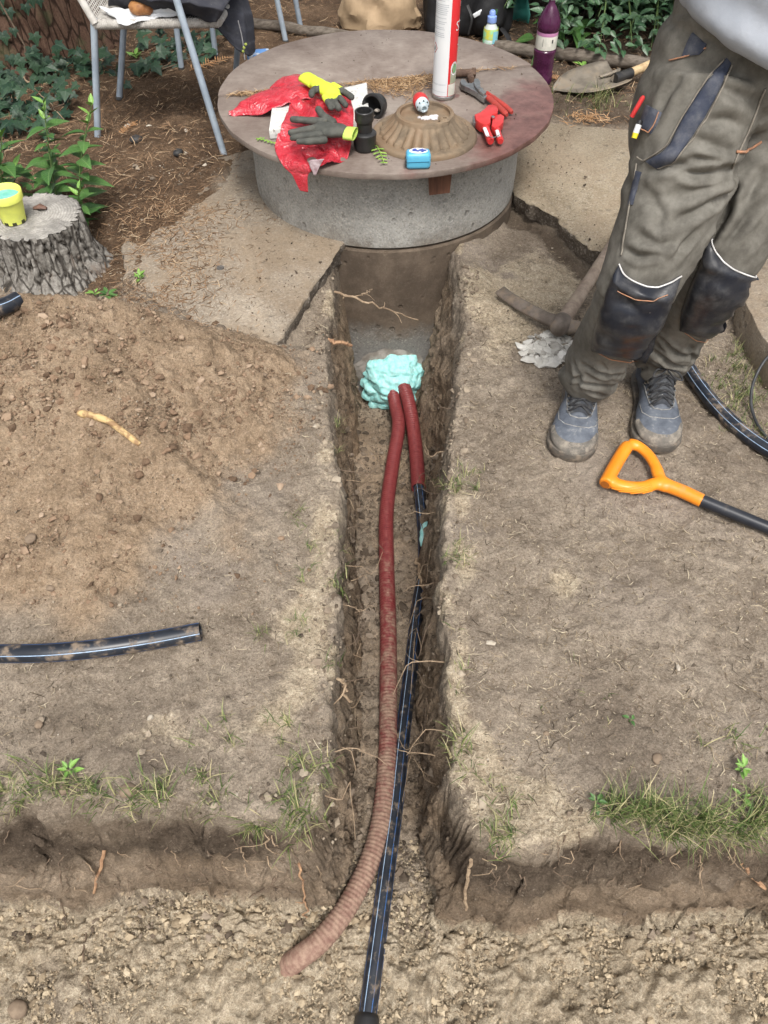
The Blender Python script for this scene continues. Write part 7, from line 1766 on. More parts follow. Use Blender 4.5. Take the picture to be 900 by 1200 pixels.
def shoot(base, tip, label, nodes, s0, s1, bare=.15):
    t_ = thing('leafy_shoot', label, 'plant', base, 'leafy green shoots behind the stump'); pth = smooth_path([base, base.lerp(tip, .5) + Vector((random.gauss(0, .01), random.gauss(0, .01), 0)), tip], 14); MB().tube(pth, [.0042 - .0026 * i / 13 for i in range(14)], 7).build('stem', M_STEMG, t_)
    a = random.uniform(0, 3.14)
    for i in range(nodes):
        f = bare + (1 - bare) * i / (nodes - 1); k = f * 13; p = pth[int(k)].lerp(pth[min(13, int(k) + 1)], k - int(k)); a += pi / 2 + random.gauss(0, .25); top = f > .86
        for sg in (0, pi):
            el = random.uniform(.0, .35) if not top else random.uniform(.5, .95); d = Vector((cos(a + sg) * cos(el), sin(a + sg) * cos(el), sin(el))); me = random.choice(LY) if top else random.choice(LV); put_leaf(me, p, d, Vector((0, 0, 1)) + d * -.3, (s0 + (s1 - s0) * f) * random.uniform(.85, 1.15), t_, random.gauss(0, .2))
    return t_
shoot(P(72, 262), PY(51, 121, 2.78), 'tall leafy green shoot behind the stump, farther from the chair leg', 14, 1.12, .62)
shoot(P(100, 268), PY(107, 124, 2.66), 'tall leafy green shoot behind the stump, next to the chair leg', 14, 1.2, .66)
shoot(P(92, 276), PY(92, 222, 2.50), 'low bushy shoot with a pale tip against the stump', 8, 1.2, .6)
shoot(P(60, 240), PY(62, 178, 2.80), 'short dark green shoot between the two tall shoots', 6, 1.1, .7)
shoot(P(15, 250), PY(2, 160, 2.68), 'broad leaved shoot half out of view behind the yellow pot', 6, 1.25, 1.0)
shoot(P(14, 222), PY(17, 196, 2.72), 'low broad leaved shoot directly behind the yellow pot', 4, 1.2, 1.0)
# weeds ------------------------------------------------------------------------
def weed(px, py, label, nl, s_, mset, sp_=.5, up=.35):
    p = PG(px, py, .002); t_ = thing('weed', label, 'weed', p); MB().tube([p, p + Vector((0, 0, .012))], .0015, 5).build('stem', M_STEMG, t_)
    for i in range(nl):
        a = 2.4 * i + random.gauss(0, .3); el = random.uniform(.1, up + .3); d = Vector((cos(a) * cos(el), sin(a) * cos(el), sin(el))); put_leaf(random.choice(mset), p + Vector((0, 0, .006 + .002 * i)) + d * .004, d, (0, 0, 1), s_ * random.uniform(.7, 1.2), t_)
weed(866, 905, 'bright yellow green weed rosette on the bare earth by the thick grass', 12, .30, LY)
weed(868, 935, 'single pale green weed leaf just below the bright rosette', 3, .32, LY)
weed(84, 906, 'bright green leafy weed on the lip of the wide trench', 9, .38, LY)
weed(128, 350, 'small round leaved weed at the foot of the stump', 7, .3, LV)
weed(112, 348, 'tiny pale weed beside the stump bark', 5, .4, LY)
weed(640, 75, 'green seedling leaves behind the shovel blade', 6, .7, LY)
weed(683, 82, 'second green seedling near the shovel socket', 6, .8, LY)
weed(737, 846, 'tiny weed alone on the bare earth in front of the spade', 5, .12, LV)
weed(697, 942, 'small clover like weed at the end of the thick grass', 6, .18, LV)
weed(160, 70, 'yellow green leafy weed seen between the chair legs', 8, .85, LY)
weed(165, 330, 'green moss like sprig growing on the slab edge near the stump', 9, .38, LY)
# ivy -------------------------------------------------------------------------
def ivy(label, spots, n_, zmax=.10, loc=None):
    c = P(*spots[0][:2]); t_ = thing('ivy', label, 'ivy', c); MB().tube(smooth_path([P(s_[0], s_[1], .012) for s_ in spots] + [P(spots[0][0] + 12, spots[0][1] + 9, .012)], 20), .003, 6).build('vine', M_ROOTD, t_)
    for i in range(n_):
        s_ = random.choice(spots); p = P(s_[0] + random.gauss(0, s_[2]), s_[1] + random.gauss(0, s_[3])); h = max(.008, abs(random.gauss(0, 1)) * zmax * .6); p.z = max(0, GH(p.x, p.y)) + h; a = random.gauss(-1.57, 1.1); d = Vector((cos(a), sin(a), random.uniform(-.5, .15))); put_leaf(random.choice(IV), p, d, Vector((random.gauss(0, .35), -.45 + random.gauss(0, .3), 1)), random.uniform(.8, 1.5), t_)
ivy('dark ivy spreading over the ground between the trunk and the leafy shoots', [(12, 160, 14, 14), (38, 150, 14, 14), (28, 130, 18, 12), (75, 120, 12, 8), (20, 55, 16, 10), (35, 75, 14, 10), (60, 90, 14, 10), (8, 100, 10, 14)], 150)
ivy('dark ivy trailing on the ground under and behind the chair', [(75, 66, 12, 10), (120, 85, 10, 9), (88, 80, 10, 8), (190, 50, 14, 10), (220, 55, 12, 10), (245, 60, 10, 9), (170, 88, 9, 8), (200, 70, 14, 8)], 120)
t_ = thing('ivy', 'dark ivy climbing up the foot of the thick trunk', 'ivy', TC + Vector((.1, -.4, 0))); MB().tube([TC + Vector((.15, -.42, .0)), TC + Vector((.18, -.385, .15)), TC + Vector((.12, -.375, .35))], .004, 6).build('vine', M_ROOTD, t_)
for i in range(46):
    a = random.gauss(-1.25, .35); z = abs(random.gauss(0, .22)); r = .36 + .15 * math.exp(-z / .22); p = TC + Vector((cos(a) * r, sin(a) * r, z)); put_leaf(random.choice(IV), p, (cos(a) * .3, sin(a) * .3, -1), (cos(a), sin(a), .5), random.uniform(.8, 1.4), t_)
# shrub -----------------------------------------------------------------------
def shrub(c, R, H, nstem, label, nleaf_parts, nstuff, zmin=.10, dense=1.0, front=True):
    t_ = thing('evergreen_shrub', label, 'shrub', c); tips = []
    for i in range(nstem):
        a = random.uniform(0, 6.28); rr = R * sqrt(random.uniform(.05, 1)); top = c + Vector((cos(a) * rr, sin(a) * rr * .8, random.uniform(.35, 1) * H)); b0 = c + Vector((cos(a) * R * .15, sin(a) * R * .15, 0)); md_ = b0.lerp(top, .5) + Vector((random.gauss(0, .05), random.gauss(0, .05), .05)); pth = smooth_path([b0, md_, top], 8); MB().tube(pth, [.010 - .001 * k for k in range(8)], 6).build('stem', M_POLE, t_); tips.append(pth)
        e = top + Vector((cos(a) * .22, sin(a) * .22 - (.12 if front else 0), -random.uniform(.15, .55) * min(1, H))); e.z = max(zmin, e.z); pth2 = smooth_path([pth[5], (pth[5] + e) / 2 + Vector((0, 0, .08)), e], 8); MB().tube(pth2, [.006 - .0006 * k for k in range(8)], 5).build('twig', M_STEMG, t_); tips.append(pth2)
    P_ = []
    while len(P_) < nleaf_parts + nstuff:
        pth = random.choice(tips); k = random.uniform(2, 6.99); p = pth[int(k)].lerp(pth[int(k) + 1], k - int(k)); a = random.uniform(0, 6.28); el = random.uniform(-.5, .6); d = Vector((cos(a) * cos(el), sin(a) * cos(el), sin(el))); q = p + d * random.uniform(.0, .05) + Vector((random.gauss(0, .035), random.gauss(0, .035), random.gauss(0, .03)))
        if q.z < zmin * .6: continue
        P_.append((q, d))
    P_.sort(key=lambda e: e[0].y + max(0, e[0].z - .45) * 3)
    for q, d in P_[:nleaf_parts]: put_leaf(random.choice(SB), q, d, Vector((random.gauss(0, .3), -.5, 1)), random.uniform(.8, 1.35), t_, random.gauss(0, .3))
    VV, FF, o = [], [], 0; base = np.array([v.co[:] for v in SB[0].vertices]); bf = np.array([p.vertices[:] for p in SB[0].polygons])
    for q, d in P_[nleaf_parts:]:
        y = d.normalized(); z = Vector((random.gauss(0, .3), -.4, 1)); z = (z - y * z.dot(y)).normalized(); x = y.cross(z); M = np.array([x, y, z]); VV.append(base * random.uniform(.8, 1.3) @ M + np.array(q)); FF.append(bf + o); o += len(base)
    if VV: ob = np_mesh('foliage', np.concatenate(VV), np.concatenate(FF), M_SHRUB, parent=t_, kind='stuff'); ob['label'] = 'inner mass of dark green leaves'
    return t_
shrub(P(705, 40) + Vector((.0, .22, 0)), .55, .60, 46, 'dense evergreen shrub with small grey green leaves beyond the wooden pole', 300, 5200, .07)
shrub(P(800, 30) + Vector((.15, .32, 0)), .50, .65, 30, 'dense evergreen shrub behind the worker hip', 260, 3200, .07)
shrub(P(765, 42) + Vector((.02, .30, 0)), .42, .34, 34, 'low evergreen shrub above the shovel handle', 220, 1600, .05)
shrub(P(612, 10) + Vector((.05, .75, 0)), .45, .7, 14, 'evergreen shrub behind the teal plastic scoop', 60, 900, .09)
# low broad leaves under the shrub by the bottle
t_ = thing('ground_plant', 'low heart leaved plant between the purple bottle and the shrub', 'plant', P(662, 50)); MB().tube([P(655, 52, .0), P(658, 50, .05)], .003, 5).build('stem', M_STEMG, t_)
for i in range(34):
    p = P(664 + random.gauss(0, 14), 50 + random.gauss(0, 8)); p.z = random.uniform(.02, .12); a = random.uniform(0, 6.28); put_leaf(random.choice(LV), p, (cos(a), sin(a), -.1), (random.gauss(0, .3), -.4, 1), random.uniform(.7, 1.2), t_)

# chairs -----------------------------------------------------------------------
M_TUBE = mat('chair_tube', (.34, .40, .46), (.26, .31, .37), 14, 6, .42, metal=.15, dirt=((.2, .18, .15), .12), dscale=30)
M_CORD = mat('chair_cord', (.50, .48, .45), (.38, .36, .33), 40, 5, .8, bump=.5, bscale=300)
def chair(feet, seatc, label, sz, seat_h, woven=True, skip=None):
    """feet: front-left, front-right, rear-left, rear-right ground points; corners of the seat from sz"""
    t_ = thing('garden_chair', label, 'chair', (feet[0] + feet[3]) * .5)
    for f_, c in zip(feet, seatc):
        if skip is not None and f_ is feet[skip]: continue
        ext = .0
        MB().tube(smooth_path([f_ + Vector((0, 0, .004)), f_.lerp(c, .5), c, c + (c - f_).normalized() * .02], 12), .0135, 14).build('leg', M_TUBE, t_)
        MB().lathe([(.015, 0), (.015, .012), (.0135, .014)], f_, 14).build('foot_cap', mat('foot_rubber', (.05, .05, .05), None, 10), t_)
    a, b2, c, d = seatc; rim = smooth_path([a, a.lerp(b2, .5), b2], 18); r_ = MB(); r_.tube([a, b2], .014, 14); r_.tube([b2, d], .014, 14); r_.tube([d, c], .014, 14); r_.tube([c, a], .014, 14); r_.build('seat_rim', M_CORD, t_)
    wr = MB()
    for i in range(70):
        p = a.lerp(b2, (i + .5) / 70); dd = (b2 - a).normalized(); u = Vector((0, 0, 1)); v_ = dd.cross(u)
        wr.tube([p + (u * cos(k * pi / 5) + v_ * sin(k * pi / 5)) * .0155 + dd * .0009 * k * .3 for k in range(11)], .0024, 5)
    o = wr.build('cord_wrap', M_CORD, t_); o['kind'] = 'stuff'
    we = MB()
    for i in range(46):
        f = (i + .5) / 46; p, q = a.lerp(b2, f), c.lerp(d, f); we.tube([p + Vector((0, 0, .004)), p.lerp(q, .5) + Vector((0, 0, -.014)), q + Vector((0, 0, .004))], .0026, 5)
    for i in range(34):
        f = (i + .5) / 34; p, q = a.lerp(c, f), b2.lerp(d, f); we.tube([p + Vector((0, 0, .007)), p.lerp(q, .25) + Vector((0, 0, -.006)), p.lerp(q, .5) + Vector((0, 0, -.009)), p.lerp(q, .75) + Vector((0, 0, -.006)), q + Vector((0, 0, .007))], .0022, 5)
    o = we.build('woven_seat', M_CORD, t_); o['kind'] = 'stuff'; return t_
SH = .455
cA, cB, cC, cD = PY(107, 30, P(115, 166).y + .02), PY(226, 34, P(264, 186).y + .12), PY(140, 8, P(140, 116).y - .02), PY(262, 12, P(275, 95).y - .02)
fA, fB, fC, fD = P(115, 166), P(264, 186), P(140, 116), P(276, 92)
sA, sB = PY(110, 29, 3.34), PY(256, 27, 3.36); zS = (sA.z + sB.z) / 2; sA.z = sB.z = zS; sC, sD = Vector((sA.x + .03, 3.78, zS)), Vector((sB.x + .04, 3.80, zS))
ch = chair([fA, fB, fC, fD], [sA, sB, sC, sD], 'grey metal garden chair with a woven cord seat standing on the needles', .5, SH, skip=1)
ch.location = ch.location
# armrest and back on the tube of the front leg that rises past the seat
d_ = (PY(207, 0, 3.26) - fB); top = fB + d_ * 1.55; bk = Vector((sC.x - .16, 3.62, .86))
MB().tube(smooth_path([fB, fB + d_ * .5, fB + d_, top, top + Vector((-.03, .12, .06)), Vector((sD.x - .02, 3.72, .70))], 30), .0137, 14).build('arm_tube', M_TUBE, ch)
ra, rb = PY(112, 28, 3.33), PY(92, -6, 3.36); mbk = MB(); mbk.tube(smooth_path([ra, rb, rb + (rb - ra) * 2.4, rb + (rb - ra) * 4.5 + Vector((0, .02, 0))], 16), .0145, 14); mbk.tube(smooth_path([sC, sC + (rb - ra), sC + (rb - ra) * 3.4, sC + (rb - ra) * 5.5], 16), .0145, 14); mbk.build('back_frame', M_CORD, ch)
we = MB()
for i in range(40):
    f = i / 39 * 5; p = ra + (rb - ra) * f; q = sC + (rb - ra) * f; we.tube([p, p.lerp(q, .5) - Vector((.01, 0, 0)), q], .0024, 5)
for i in range(26):
    f = (i + .5) / 26; we.tube([ra.lerp(sC, f), ra.lerp(sC, f) + (rb - ra) * 5], .0022, 5)
o = we.build('woven_back', M_CORD, ch); o['kind'] = 'stuff'
g = [P(213, 82), P(335, 50), Vector((-.85, 4.25, 0)), P(353, 36)]
cz = [g[0] + Vector((.02, .03, .42)), g[1] + Vector((-.06, .03, .42)), g[2] + Vector((.02, -.02, .42)), g[3] + Vector((-.05, -.02, .42))]
chair(g, cz, 'second grey metal garden chair mostly hidden, only its thin legs showing behind', .5, SH)
# jacket over the seat and arm
M_JACK = cloth_mat('jacket_navy', (.026, .028, .038), (.045, .046, .056), (.10, .10, .10), .25, .85, 9)
def drape(rows_px, name, m, par, seed, amp=.012, th=.004):
    rows = [smooth_path(r, 30) for r in rows_px]; n_ = 30; out = []
    for j in range(26):
        f = j / 25 * (len(rows) - 1); k = min(int(f), len(rows) - 2); u = f - k; row = []
        for i in range(n_):
            p = rows[k][i].lerp(rows[k + 1][i], u * u * (3 - 2 * u)); nz_ = fb1(p.x * 11 + p.z * 6, p.y * 9 - p.z * 4, .3, 4, seed); fo_ = sin(i * .9 + 2 * sin(j * .25)) * .6; row.append(p + Vector((0, -.4, 1)) * amp * (nz_ * 1.6 + fo_ * .7))
        out.append(row)
    mb = MB(); mb.sheet(out); return mb.build(name, m, par, solid=th, angle=180)
jk = thing('jacket', 'dark navy work jacket thrown over the seat and side of the woven chair', 'jacket', Vector((sB.x, 3.4, zS)))
zt = zS + .02
def SE(px, py, up): return P(px, py, zS + up)
drape([[SE(127, 6, .015), SE(150, 9, .03), SE(178, 12, .03), SE(205, 13, .03), SE(232, 19, .03), SE(254, 27, .02)],
       [SE(128, -6, .06), SE(152, -2, .08), SE(180, 0, .09), SE(206, 2, .09), SE(234, 6, .09), SE(262, 14, .06)],
       [SE(132, -24, .10), SE(158, -20, .13), SE(184, -20, .14), SE(210, -18, .14), SE(240, -14, .13), SE(274, -8, .09)],
       [SE(140, -44, .10), SE(166, -44, .12), SE(192, -44, .13), SE(218, -44, .13), SE(250, -40, .12), SE(290, -30, .08)]], 'jacket_back', M_JACK, jk, 41)
drape([[PY(200, 0, 3.62), PY(206, 12, 3.50), PY(214, 20, 3.44), PY(226, 23, 3.42)],
       [PY(226, -4, 3.60), PY(236, 10, 3.46), PY(246, 22, 3.40), PY(256, 34, 3.38)],
       [PY(252, -8, 3.60), PY(260, 14, 3.46), PY(268, 38, 3.42), PY(277, 58, 3.40)],
       [PY(276, -8, 3.62), PY(284, 16, 3.50), PY(288, 44, 3.46), PY(291, 66, 3.45)],
       [PY(290, 0, 3.70), PY(296, 20, 3.60), PY(298, 44, 3.55), PY(299, 62, 3.53)]], 'sleeve', M_JACK, jk, 43, .014)
MB().tube(smooth_path([PY(279, 24, 3.42), PY(284, 46, 3.41), PY(287, 70, 3.40)], 12), .0022, 6).build('jacket_seam', mat('seam_pale', (.25, .25, .26), None, 30), jk)
for p in ((286, 56), (288, 52), (285, 60)): MB().lathe([(.006, 0), (.004, .004), (.0005, .005)], PY(p[0], p[1], 3.40), 8, Matrix.Rotation(radians(90), 3, 'X')).build('paint_spot', mat('paint_lime', (.32, .38, .08), None, 30), jk)
# paper wrapper and bun
pw = [[SE(116, 9, .03), SE(140, 11, .03), SE(170, 13, .03), SE(206, 9, .05)], [SE(124, 15, .02), SE(145, 19, .02), SE(172, 19, .02), SE(210, 14, .03)], [SE(136, 21, .016), SE(143, 30, .014), SE(174, 24, .014), SE(210, 19, .016)]]
pp_ = thing('paper_wrapper', 'crumpled white paper wrapper lying on the woven chair seat', 'wrapper', pw[1][1]); drape(pw, 'paper_sheet', mat('wrap_paper', (.66, .68, .70), (.56, .58, .60), 20, 4, .6, bump=.5, bscale=30, bdist=.01), pp_, 47, .009, .001)
bn = SE(164, 13, .035); mb = MB(); sphere_mb(mb, bn + Vector((0, 0, .012)), (.042, .034, .028), 16); sphere_mb(mb, bn + Vector((.028, .0, .008)), (.024, .026, .022), 14)
V, F = remeshed(mb, .004, 4); V = V + vnormals(V, F) * (.003 * fbm(V[:, 0] * 40, V[:, 1] * 40, V[:, 2] * 40, 3, 9))[:, None]; tag(np_mesh('bread_bun', V, F, mat('bun_crust', (.36, .17, .06), (.22, .09, .03), 30, 6, .6), loc=bn), 'small golden brown bun lying in the white paper on the chair', 'bun')

# kraft bag ------------------------------------------------------------------
kb = P(444, 33); M_KRAFT = mat('kraft_paper', (.40, .29, .18), (.30, .215, .13), 10, 5, .8, bump=.3, bscale=20, bdist=.01)
mb = MB(); rings = []
for j, (z, rx, ry, dx) in enumerate(((0, .17, .11, 0), (.015, .195, .125, 0), (.07, .20, .13, .0), (.15, .19, .125, .01), (.23, .16, .11, .02), (.30, .12, .07, .03), (.34, .09, .05, .04))):
    rings.append([kb + Vector((dx + cos(a) * rx * (1 + .16 * fb1(cos(a) * 2.5, sin(a) * 2.5, z * 9, 3, 3)), sin(a) * ry * (1 + .25 * fb1(cos(a) * 2, sin(a) * 2, z * 9 + 4, 3, 6)), z + .02 * float(vn1(cos(a) * 3, sin(a) * 3, z * 5, 2)) * (j > 0))) for a in [2 * pi * k / 64 for k in range(64)]])
rings = [[p + Vector((p.x - kb.x, p.y - kb.y, 0)).normalized() * (.055 * (.30 - abs(fb1(p.x * 6 + p.z * 3, p.y * 6, p.z * 7, 2, 77)))) for p in r_] for r_ in [[q0.lerp(q1, k_ / 4) for q0, q1 in zip(r0, r1)] for r0, r1 in zip(rings[:-1], rings[1:]) for k_ in range(4)]]
mb.loft(rings); tag(mb.build('paper_bag', M_KRAFT, loc=kb, angle=22), 'crumpled brown kraft paper bag standing behind the well', 'paper bag')
# backpack
M_BAG = cloth_mat('bag_black', (.012, .012, .013), (.024, .024, .026), (.06, .06, .06), .2, .6, 14)
bp = P(552, 42); pack = thing('backpack', 'black backpack with loose straps on the ground behind the spray can', 'backpack', bp)
mb = MB(); mb.box(bp + Vector((-.11, .10, .20)), (.28, .26, .42), b=.05); mb.box(bp + Vector((.10, .06, .15)), (.22, .22, .32), Matrix.Rotation(.25, 3, 'Z'), b=.06); sphere_mb(mb, bp + Vector((.08, -.04, .11)), (.09, .07, .11), 14)
V, F = remeshed(mb, .012, 6); V = V + vnormals(V, F) * (.012 * fbm(V[:, 0] * 9, V[:, 1] * 9, V[:, 2] * 9, 3, 13))[:, None]; np_mesh('pack_body', V, F, M_BAG, parent=pack)
mb = MB(); mb.box(PY(560, 16, bp.y - .09), (.05, .012, .02), Matrix.Rotation(-.5, 3, 'Y'), b=.004); mb.build('white_buckle', M_WHITE, pack)
MB().tube(smooth_path([PY(577, 24, bp.y - .02), PY(590, 36, bp.y - .08), P(597, 48, .02), P(590, 54, .015), P(578, 50, .02)], 20), [(.016, .003)] * 20, 8).build('strap', M_BAG, pack)
MB().tube(smooth_path([PY(548, 6, bp.y - .10), PY(553, 22, bp.y - .12), PY(549, 40, bp.y - .10)], 14), [(.010, .003)] * 14, 8).build('strap', mat('strap_grey', (.06, .06, .062), (.04, .04, .04), 30), pack)
# teal scoop
tsx = P(603, 26); ts = thing('plastic_scoop', 'teal plastic scoop leaning upright behind the juice bottle', 'scoop', tsx)
mb = MB(); rows = []
for j in range(9):
    f = j / 8; row = []
    for i in range(13):
        u = i / 12 * 2 - 1; w_ = .085 * (1 - .55 * f ** 1.5) * (1 if f > .12 else .82 + .18 * f / .12); row.append(tsx + Vector((u * w_ - .07 * f, .05 * u * u * -1 + .10 * f, .006 + .34 * f)))
    rows.append(row)
mb.sheet(rows); mb.build('scoop_shell', mat('teal_plastic', (.045, .22, .19), (.06, .27, .23), 12, 4, .4), ts, solid=.003, angle=180); MB().tube([tsx + Vector((-.07, .10, .34)), tsx + Vector((-.09, .14, .48))], .016, 12).build('handle', mat('teal_plastic', (.045, .22, .19)), ts)
# juice bottle
jb = P(573, 60); jbt = thing('juice_bottle', 'small juice bottle with a colourful label and a blue cap behind the well', 'bottle', jb)
K = 1.2
mb = MB(); mb.lathe([(.022 * K, 0), (.029 * K, .004), (.030 * K, .02), (.028 * K, .05), (.031 * K, .09), (.029 * K, .105), (.016 * K, .128), (.014 * K, .136)], jb, 28); mb.build('bottle_body', mat('juice_clear', (.55, .60, .58), (.5, .55, .5), 10, 3, .2), jbt)
for z0, z1, c in ((.062, .108, (.62, .60, .08)), (.02, .046, (.62, .25, .22)), (.044, .062, (.60, .66, .66))):
    mb = MB(); mb.lathe([(.0312 * K, z0), (.0318 * K, (z0 + z1) / 2), (.0304 * K, z1)], jb, 28, cap=False); mb.build('label_band', mat('juice_label%d' % int(z0 * 1000), c, (c[0] * .5, min(.7, c[1] * 1.3), .4), 45, 3, .4), jbt)
mb = MB(); rows = [[jb + Vector((cos(a) * .0325 * K, sin(a) * .0325 * K, z)) for a in np.linspace(-1.35, -.5, 8)] for z in (.045, .07, .10)]; mb.sheet(rows); mb.build('label_panel', mat('label_sky', (.20, .52, .62), (.3, .62, .7), 20, 3, .4), jbt)
mb = MB(); mb.lathe([(.019 * K, .132), (.020 * K, .136), (.019 * K, .158), (.013 * K, .162), (.013 * K, .178), (.009 * K, .184), (.0005, .184)], jb, 28); mb.build('sports_cap', mat('cap_blue', (.24, .36, .72), (.2, .3, .66), 10, 3, .4), jbt)
# purple bottle
ub = P(633, 98); pb = thing('syrup_bottle', 'tall translucent purple plastic bottle with a white label behind the well', 'bottle', ub)
def purple():
    m, t, b = new_mat('purple_plastic'); v = coord(t); n1 = noise(t, v, 14, 4, .6); L(t, mixc(t, mrange(t, n1, .3, .7), (.060, .012, .042), (.115, .03, .085)), b.inputs['Base Color']); b.inputs['Roughness'].default_value = .14; b.inputs['Transmission Weight'].default_value = .35; b.inputs['IOR'].default_value = 1.35; return m
M_PUR = purple(); S_ = 1.1
mb = MB(); mb.lathe([(.020, 0), (.046, .004), (.051, .014), (.051, .05), (.047, .062), (.050, .075), (.046, .09), (.050, .103), (.047, .118), (.051, .134), (.051, .150), (.0475, .154), (.0475, .228), (.051, .232), (.053, .252), (.050, .272), (.038, .30), (.022, .325), (.0145, .335), (.0145, .36)], ub, 40, rf=lambda a, i: 1 + (.025 * sin(a * 10) if 3 <= i <= 8 else 0)); mb.build('bottle_body', M_PUR, pb)
mb = MB(); mb.lathe([(.0483, .158), (.0486, .16), (.0486, .212), (.0483, .214)], ub, 40, cap=False); lb_ = mb.build('label_band', mat('label_cream', (.62, .60, .54)), pb)
mb = MB(); mb.lathe([(.0483, .214), (.0486, .215), (.0486, .228), (.0483, .229)], ub, 40, cap=False); mb.build('label_top', mat('label_pink', (.48, .22, .38), (.42, .18, .34), 20, 3, .4), pb)
for a, z, h in ((-1.15, .196, .014), (-2.05, .19, .03)):
    q = ub + Vector((cos(a) * .0492, sin(a) * .0492, z)); MB().box(q, (.002, .006 if h < .02 else .0012, h), Matrix.Rotation(a, 3, 'Z')).build('label_mark', M_BLACKTXT, lb_)
mb = MB(); mb.lathe([(.018, .352), (.0185, .354), (.0185, .374), (.016, .377), (.0005, .377)], ub, 24); mb.build('bottle_cap', mat('cap_white', (.6, .6, .62), None, 10, 3, .4), pb)
# blue box peeping behind the cover
q = P(300, 72, .0); q.y = 3.75; q = PY(303, 66, 3.72); q.z = .2; mb = MB(); mb.box(q + Vector((0, 0, -.09)), (.10, .07, .20), Matrix.Rotation(.2, 3, 'Z'), b=.004); tag(mb.build('carton', mat('carton_blue', (.10, .25, .55), (.5, .55, .6), 25, 3, .5, lo=.5, hi=.6), loc=(q.x, q.y, 0)), 'small blue and white carton behind the cover under the jacket', 'carton')

# dry fern fronds & twigs -------------------------------------------------------
for i, (px, py, ln, a, lab) in enumerate(((245, 76, .22, .7, 'orange dead cypress frond between the chair legs'), (210, 168, .16, 2.6, 'dry brown frond on the needles in front of the chair'), (150, 152, .12, 1.2, 'curled dry brown leaf near the white stones'), (195, 216, .18, .5, 'orange frond lying where the needles meet the slab'), (640, 88, .16, 2.2, 'heap of dry orange fronds beside the purple bottle'))):
    p = P(px, py, .024 if py > 130 and px > 600 else .012); t_ = thing('dead_frond', lab, 'frond', p); m_ = mat('frond_orange', (.36, .20, .09), (.24, .125, .06), 40, 5, .85); d = Vector((cos(a), sin(a), 0)); s_ = Vector((-d.y, d.x, 0)); MB().tube([p - d * ln * .5, p + Vector((0, 0, .008)), p + d * ln * .5], [.0022, .002, .001], 6).build('stem', m_, t_)
    for k in range(16):
        f = k / 16 - .45; c = p + d * ln * f + Vector((0, 0, .006))
        for sg in (-1, 1):
            e = c + (d * .6 + s_ * sg).normalized() * ln * .26 * (1 - abs(f) * .9) * random.uniform(.6, 1.1) + Vector((0, 0, random.uniform(-.004, .012))); MB().tube([c, c.lerp(e, .5) + Vector((0, 0, .003)), e], [(.0016, .001), (.003, .001), (.001, .001)], 5).build('frondlet', m_, t_)
for pa, pb_, r, lab in (((0, 70), (75, 140), .004, 'thin bare twig leaning over the ivy'), ((0, 72), (28, 66), .005, 'pale dry twig among the ivy at the trunk foot'), ((2, 190), (45, 175), .003, 'thin twig beside the leafy shoots'), ((640, 42), (715, 46), .004, 'bare grey twig below the shrub'), ((220, 208), (262, 186), .003, 'dark thin twig lying at the chair foot')):
    a, b2 = P(pa[0], pa[1], .02), P(pb_[0], pb_[1], .02); root([a, a.lerp(b2, .35) + Vector((0, 0, .03)), a.lerp(b2, .7) + Vector((0, 0, .02)), b2], r, r * .5, M_ROOTD if 'dark' in lab else M_ROOT, lab, name='twig', forks=2, wig=.01).__setitem__('category', 'twig')

q = np.array([(p.x, p.y, .018 + random.uniform(0, .008)) for p in (P(688 + random.gauss(0, 14), 144 + random.gauss(0, 3.5)) for _ in range(130))])
strips('needle_litter', q, rng.uniform(0, 2 * pi, len(q)), rng.normal(0, .2, len(q)), rng.gamma(4, .009, len(q)), rng.uniform(.0015, .004, len(q)), rnd_mat('orange_litter', [(0, (.16, .085, .04)), (.5, (.34, .19, .09)), (1, (.5, .34, .2))]), 'patch of dry orange needles on the far edge of the pale slab')
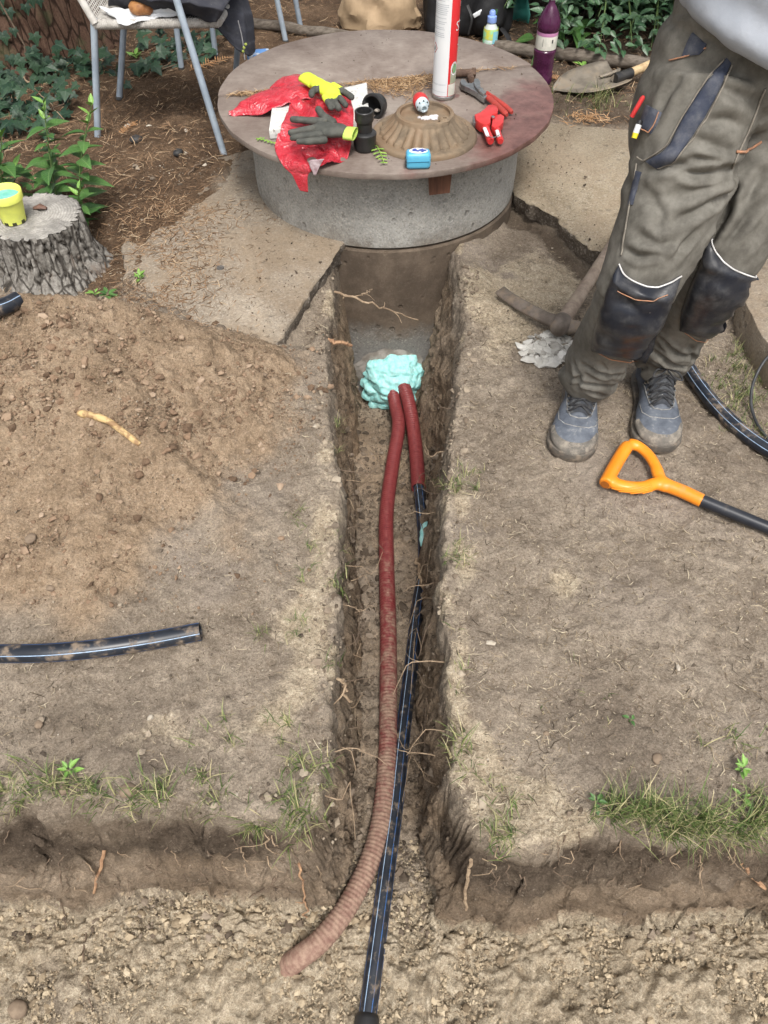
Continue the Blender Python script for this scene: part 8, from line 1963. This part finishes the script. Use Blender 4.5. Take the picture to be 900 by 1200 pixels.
# grass -----------------------------------------------------------------------
M_GRASS = rnd_mat('grass_blade', [(0, (.045, .075, .018)), (.3, (.085, .135, .035)), (.54, (.15, .19, .06)), (.75, (.29, .28, .13)), (1, (.42, .36, .21))], .6, .3, 20, .1)
def tufts(name, spots, label, per=46, lnm=.05):
    pos, ang, lean, ln, wd = [], [], [], [], []
    for px, py, sx, sy, n_, lf in spots:
        for i in range(n_):
            q = PG(px + random.gauss(0, sx), py + random.gauss(0, sy), -.002, 4); k = max(2, int(random.gauss(6, 3))); a0 = random.uniform(0, 6.28)
            for j in range(k):
                pos.append((q.x + random.gauss(0, .006), q.y + random.gauss(0, .006), q.z)); ang.append(random.uniform(0, 6.28) if random.random() < .7 else random.gauss(-1.57, .6)); lean.append(abs(random.gauss(.25, .35))); ln.append(max(.012, random.gauss(lnm, lnm * .35)) * lf); wd.append(random.uniform(.0013, .0026))
    return blades(name, np.array(pos), np.array(ang), np.array(lean), np.array(ln), np.array(wd), M_GRASS, label, .9)
tufts('grass', [(765, 955, 28, 7, 46, 1.3), (720, 948, 18, 7, 22, 1.1), (850, 965, 30, 8, 46, 1.25), (895, 950, 14, 14, 22, 1.2), (800, 975, 30, 5, 24, 1.1), (870, 860, 18, 8, 8, .8), (840, 980, 40, 5, 20, 1.0)], 'thick green grass hanging over the lip of the wide trench')
tufts('grass', [(60, 915, 30, 10, 26, .9), (125, 935, 18, 10, 16, 1.0), (185, 925, 12, 14, 16, .95), (245, 930, 10, 14, 10, .9), (300, 968, 8, 4, 16, .9), (348, 955, 12, 18, 34, 1.0), (375, 900, 10, 12, 12, .8), (340, 850, 12, 10, 8, .7), (250, 865, 20, 10, 6, .7), (20, 935, 16, 8, 14, .9), (270, 930, 40, 16, 10, .6)], 'green grass tufts along the lip of the wide trench beside the soil heap')
tufts('grass', [(352, 610, 8, 14, 7, .6), (360, 660, 14, 14, 7, .6), (395, 515, 5, 14, 7, .7), (388, 690, 7, 10, 6, .5), (345, 740, 12, 10, 7, .55), (310, 742, 4, 4, 5, .6), (430, 760, 2, 3, 0, .5), (380, 780, 6, 3, 5, .6), (400, 640, 4, 20, 6, .6)], 'sparse grass along the heap side of the narrow trench')
tufts('grass', [(530, 572, 10, 8, 14, .75), (540, 650, 8, 12, 10, .6), (538, 880, 8, 16, 18, .8), (588, 985, 10, 10, 18, .8), (600, 930, 20, 10, 8, .5), (548, 560, 12, 10, 8, .6), (680, 820, 40, 20, 6, .4), (534, 780, 6, 30, 6, .5)], 'sparse grass along the worker side of the narrow trench')
tufts('grass', [(870, 420, 16, 22, 60, .8), (862, 470, 14, 12, 40, .7), (885, 500, 12, 10, 20, .6), (850, 450, 16, 14, 24, .6), (880, 380, 6, 16, 20, .8)], 'short green grass growing beside the kerb block', lnm=.042)
tufts('grass', [(695, 124, 16, 5, 30, 1.5), (640, 118, 10, 4, 6, 1.0), (730, 110, 16, 10, 8, 1.0)], 'dull green grass in front of the shovel blade', lnm=.055)
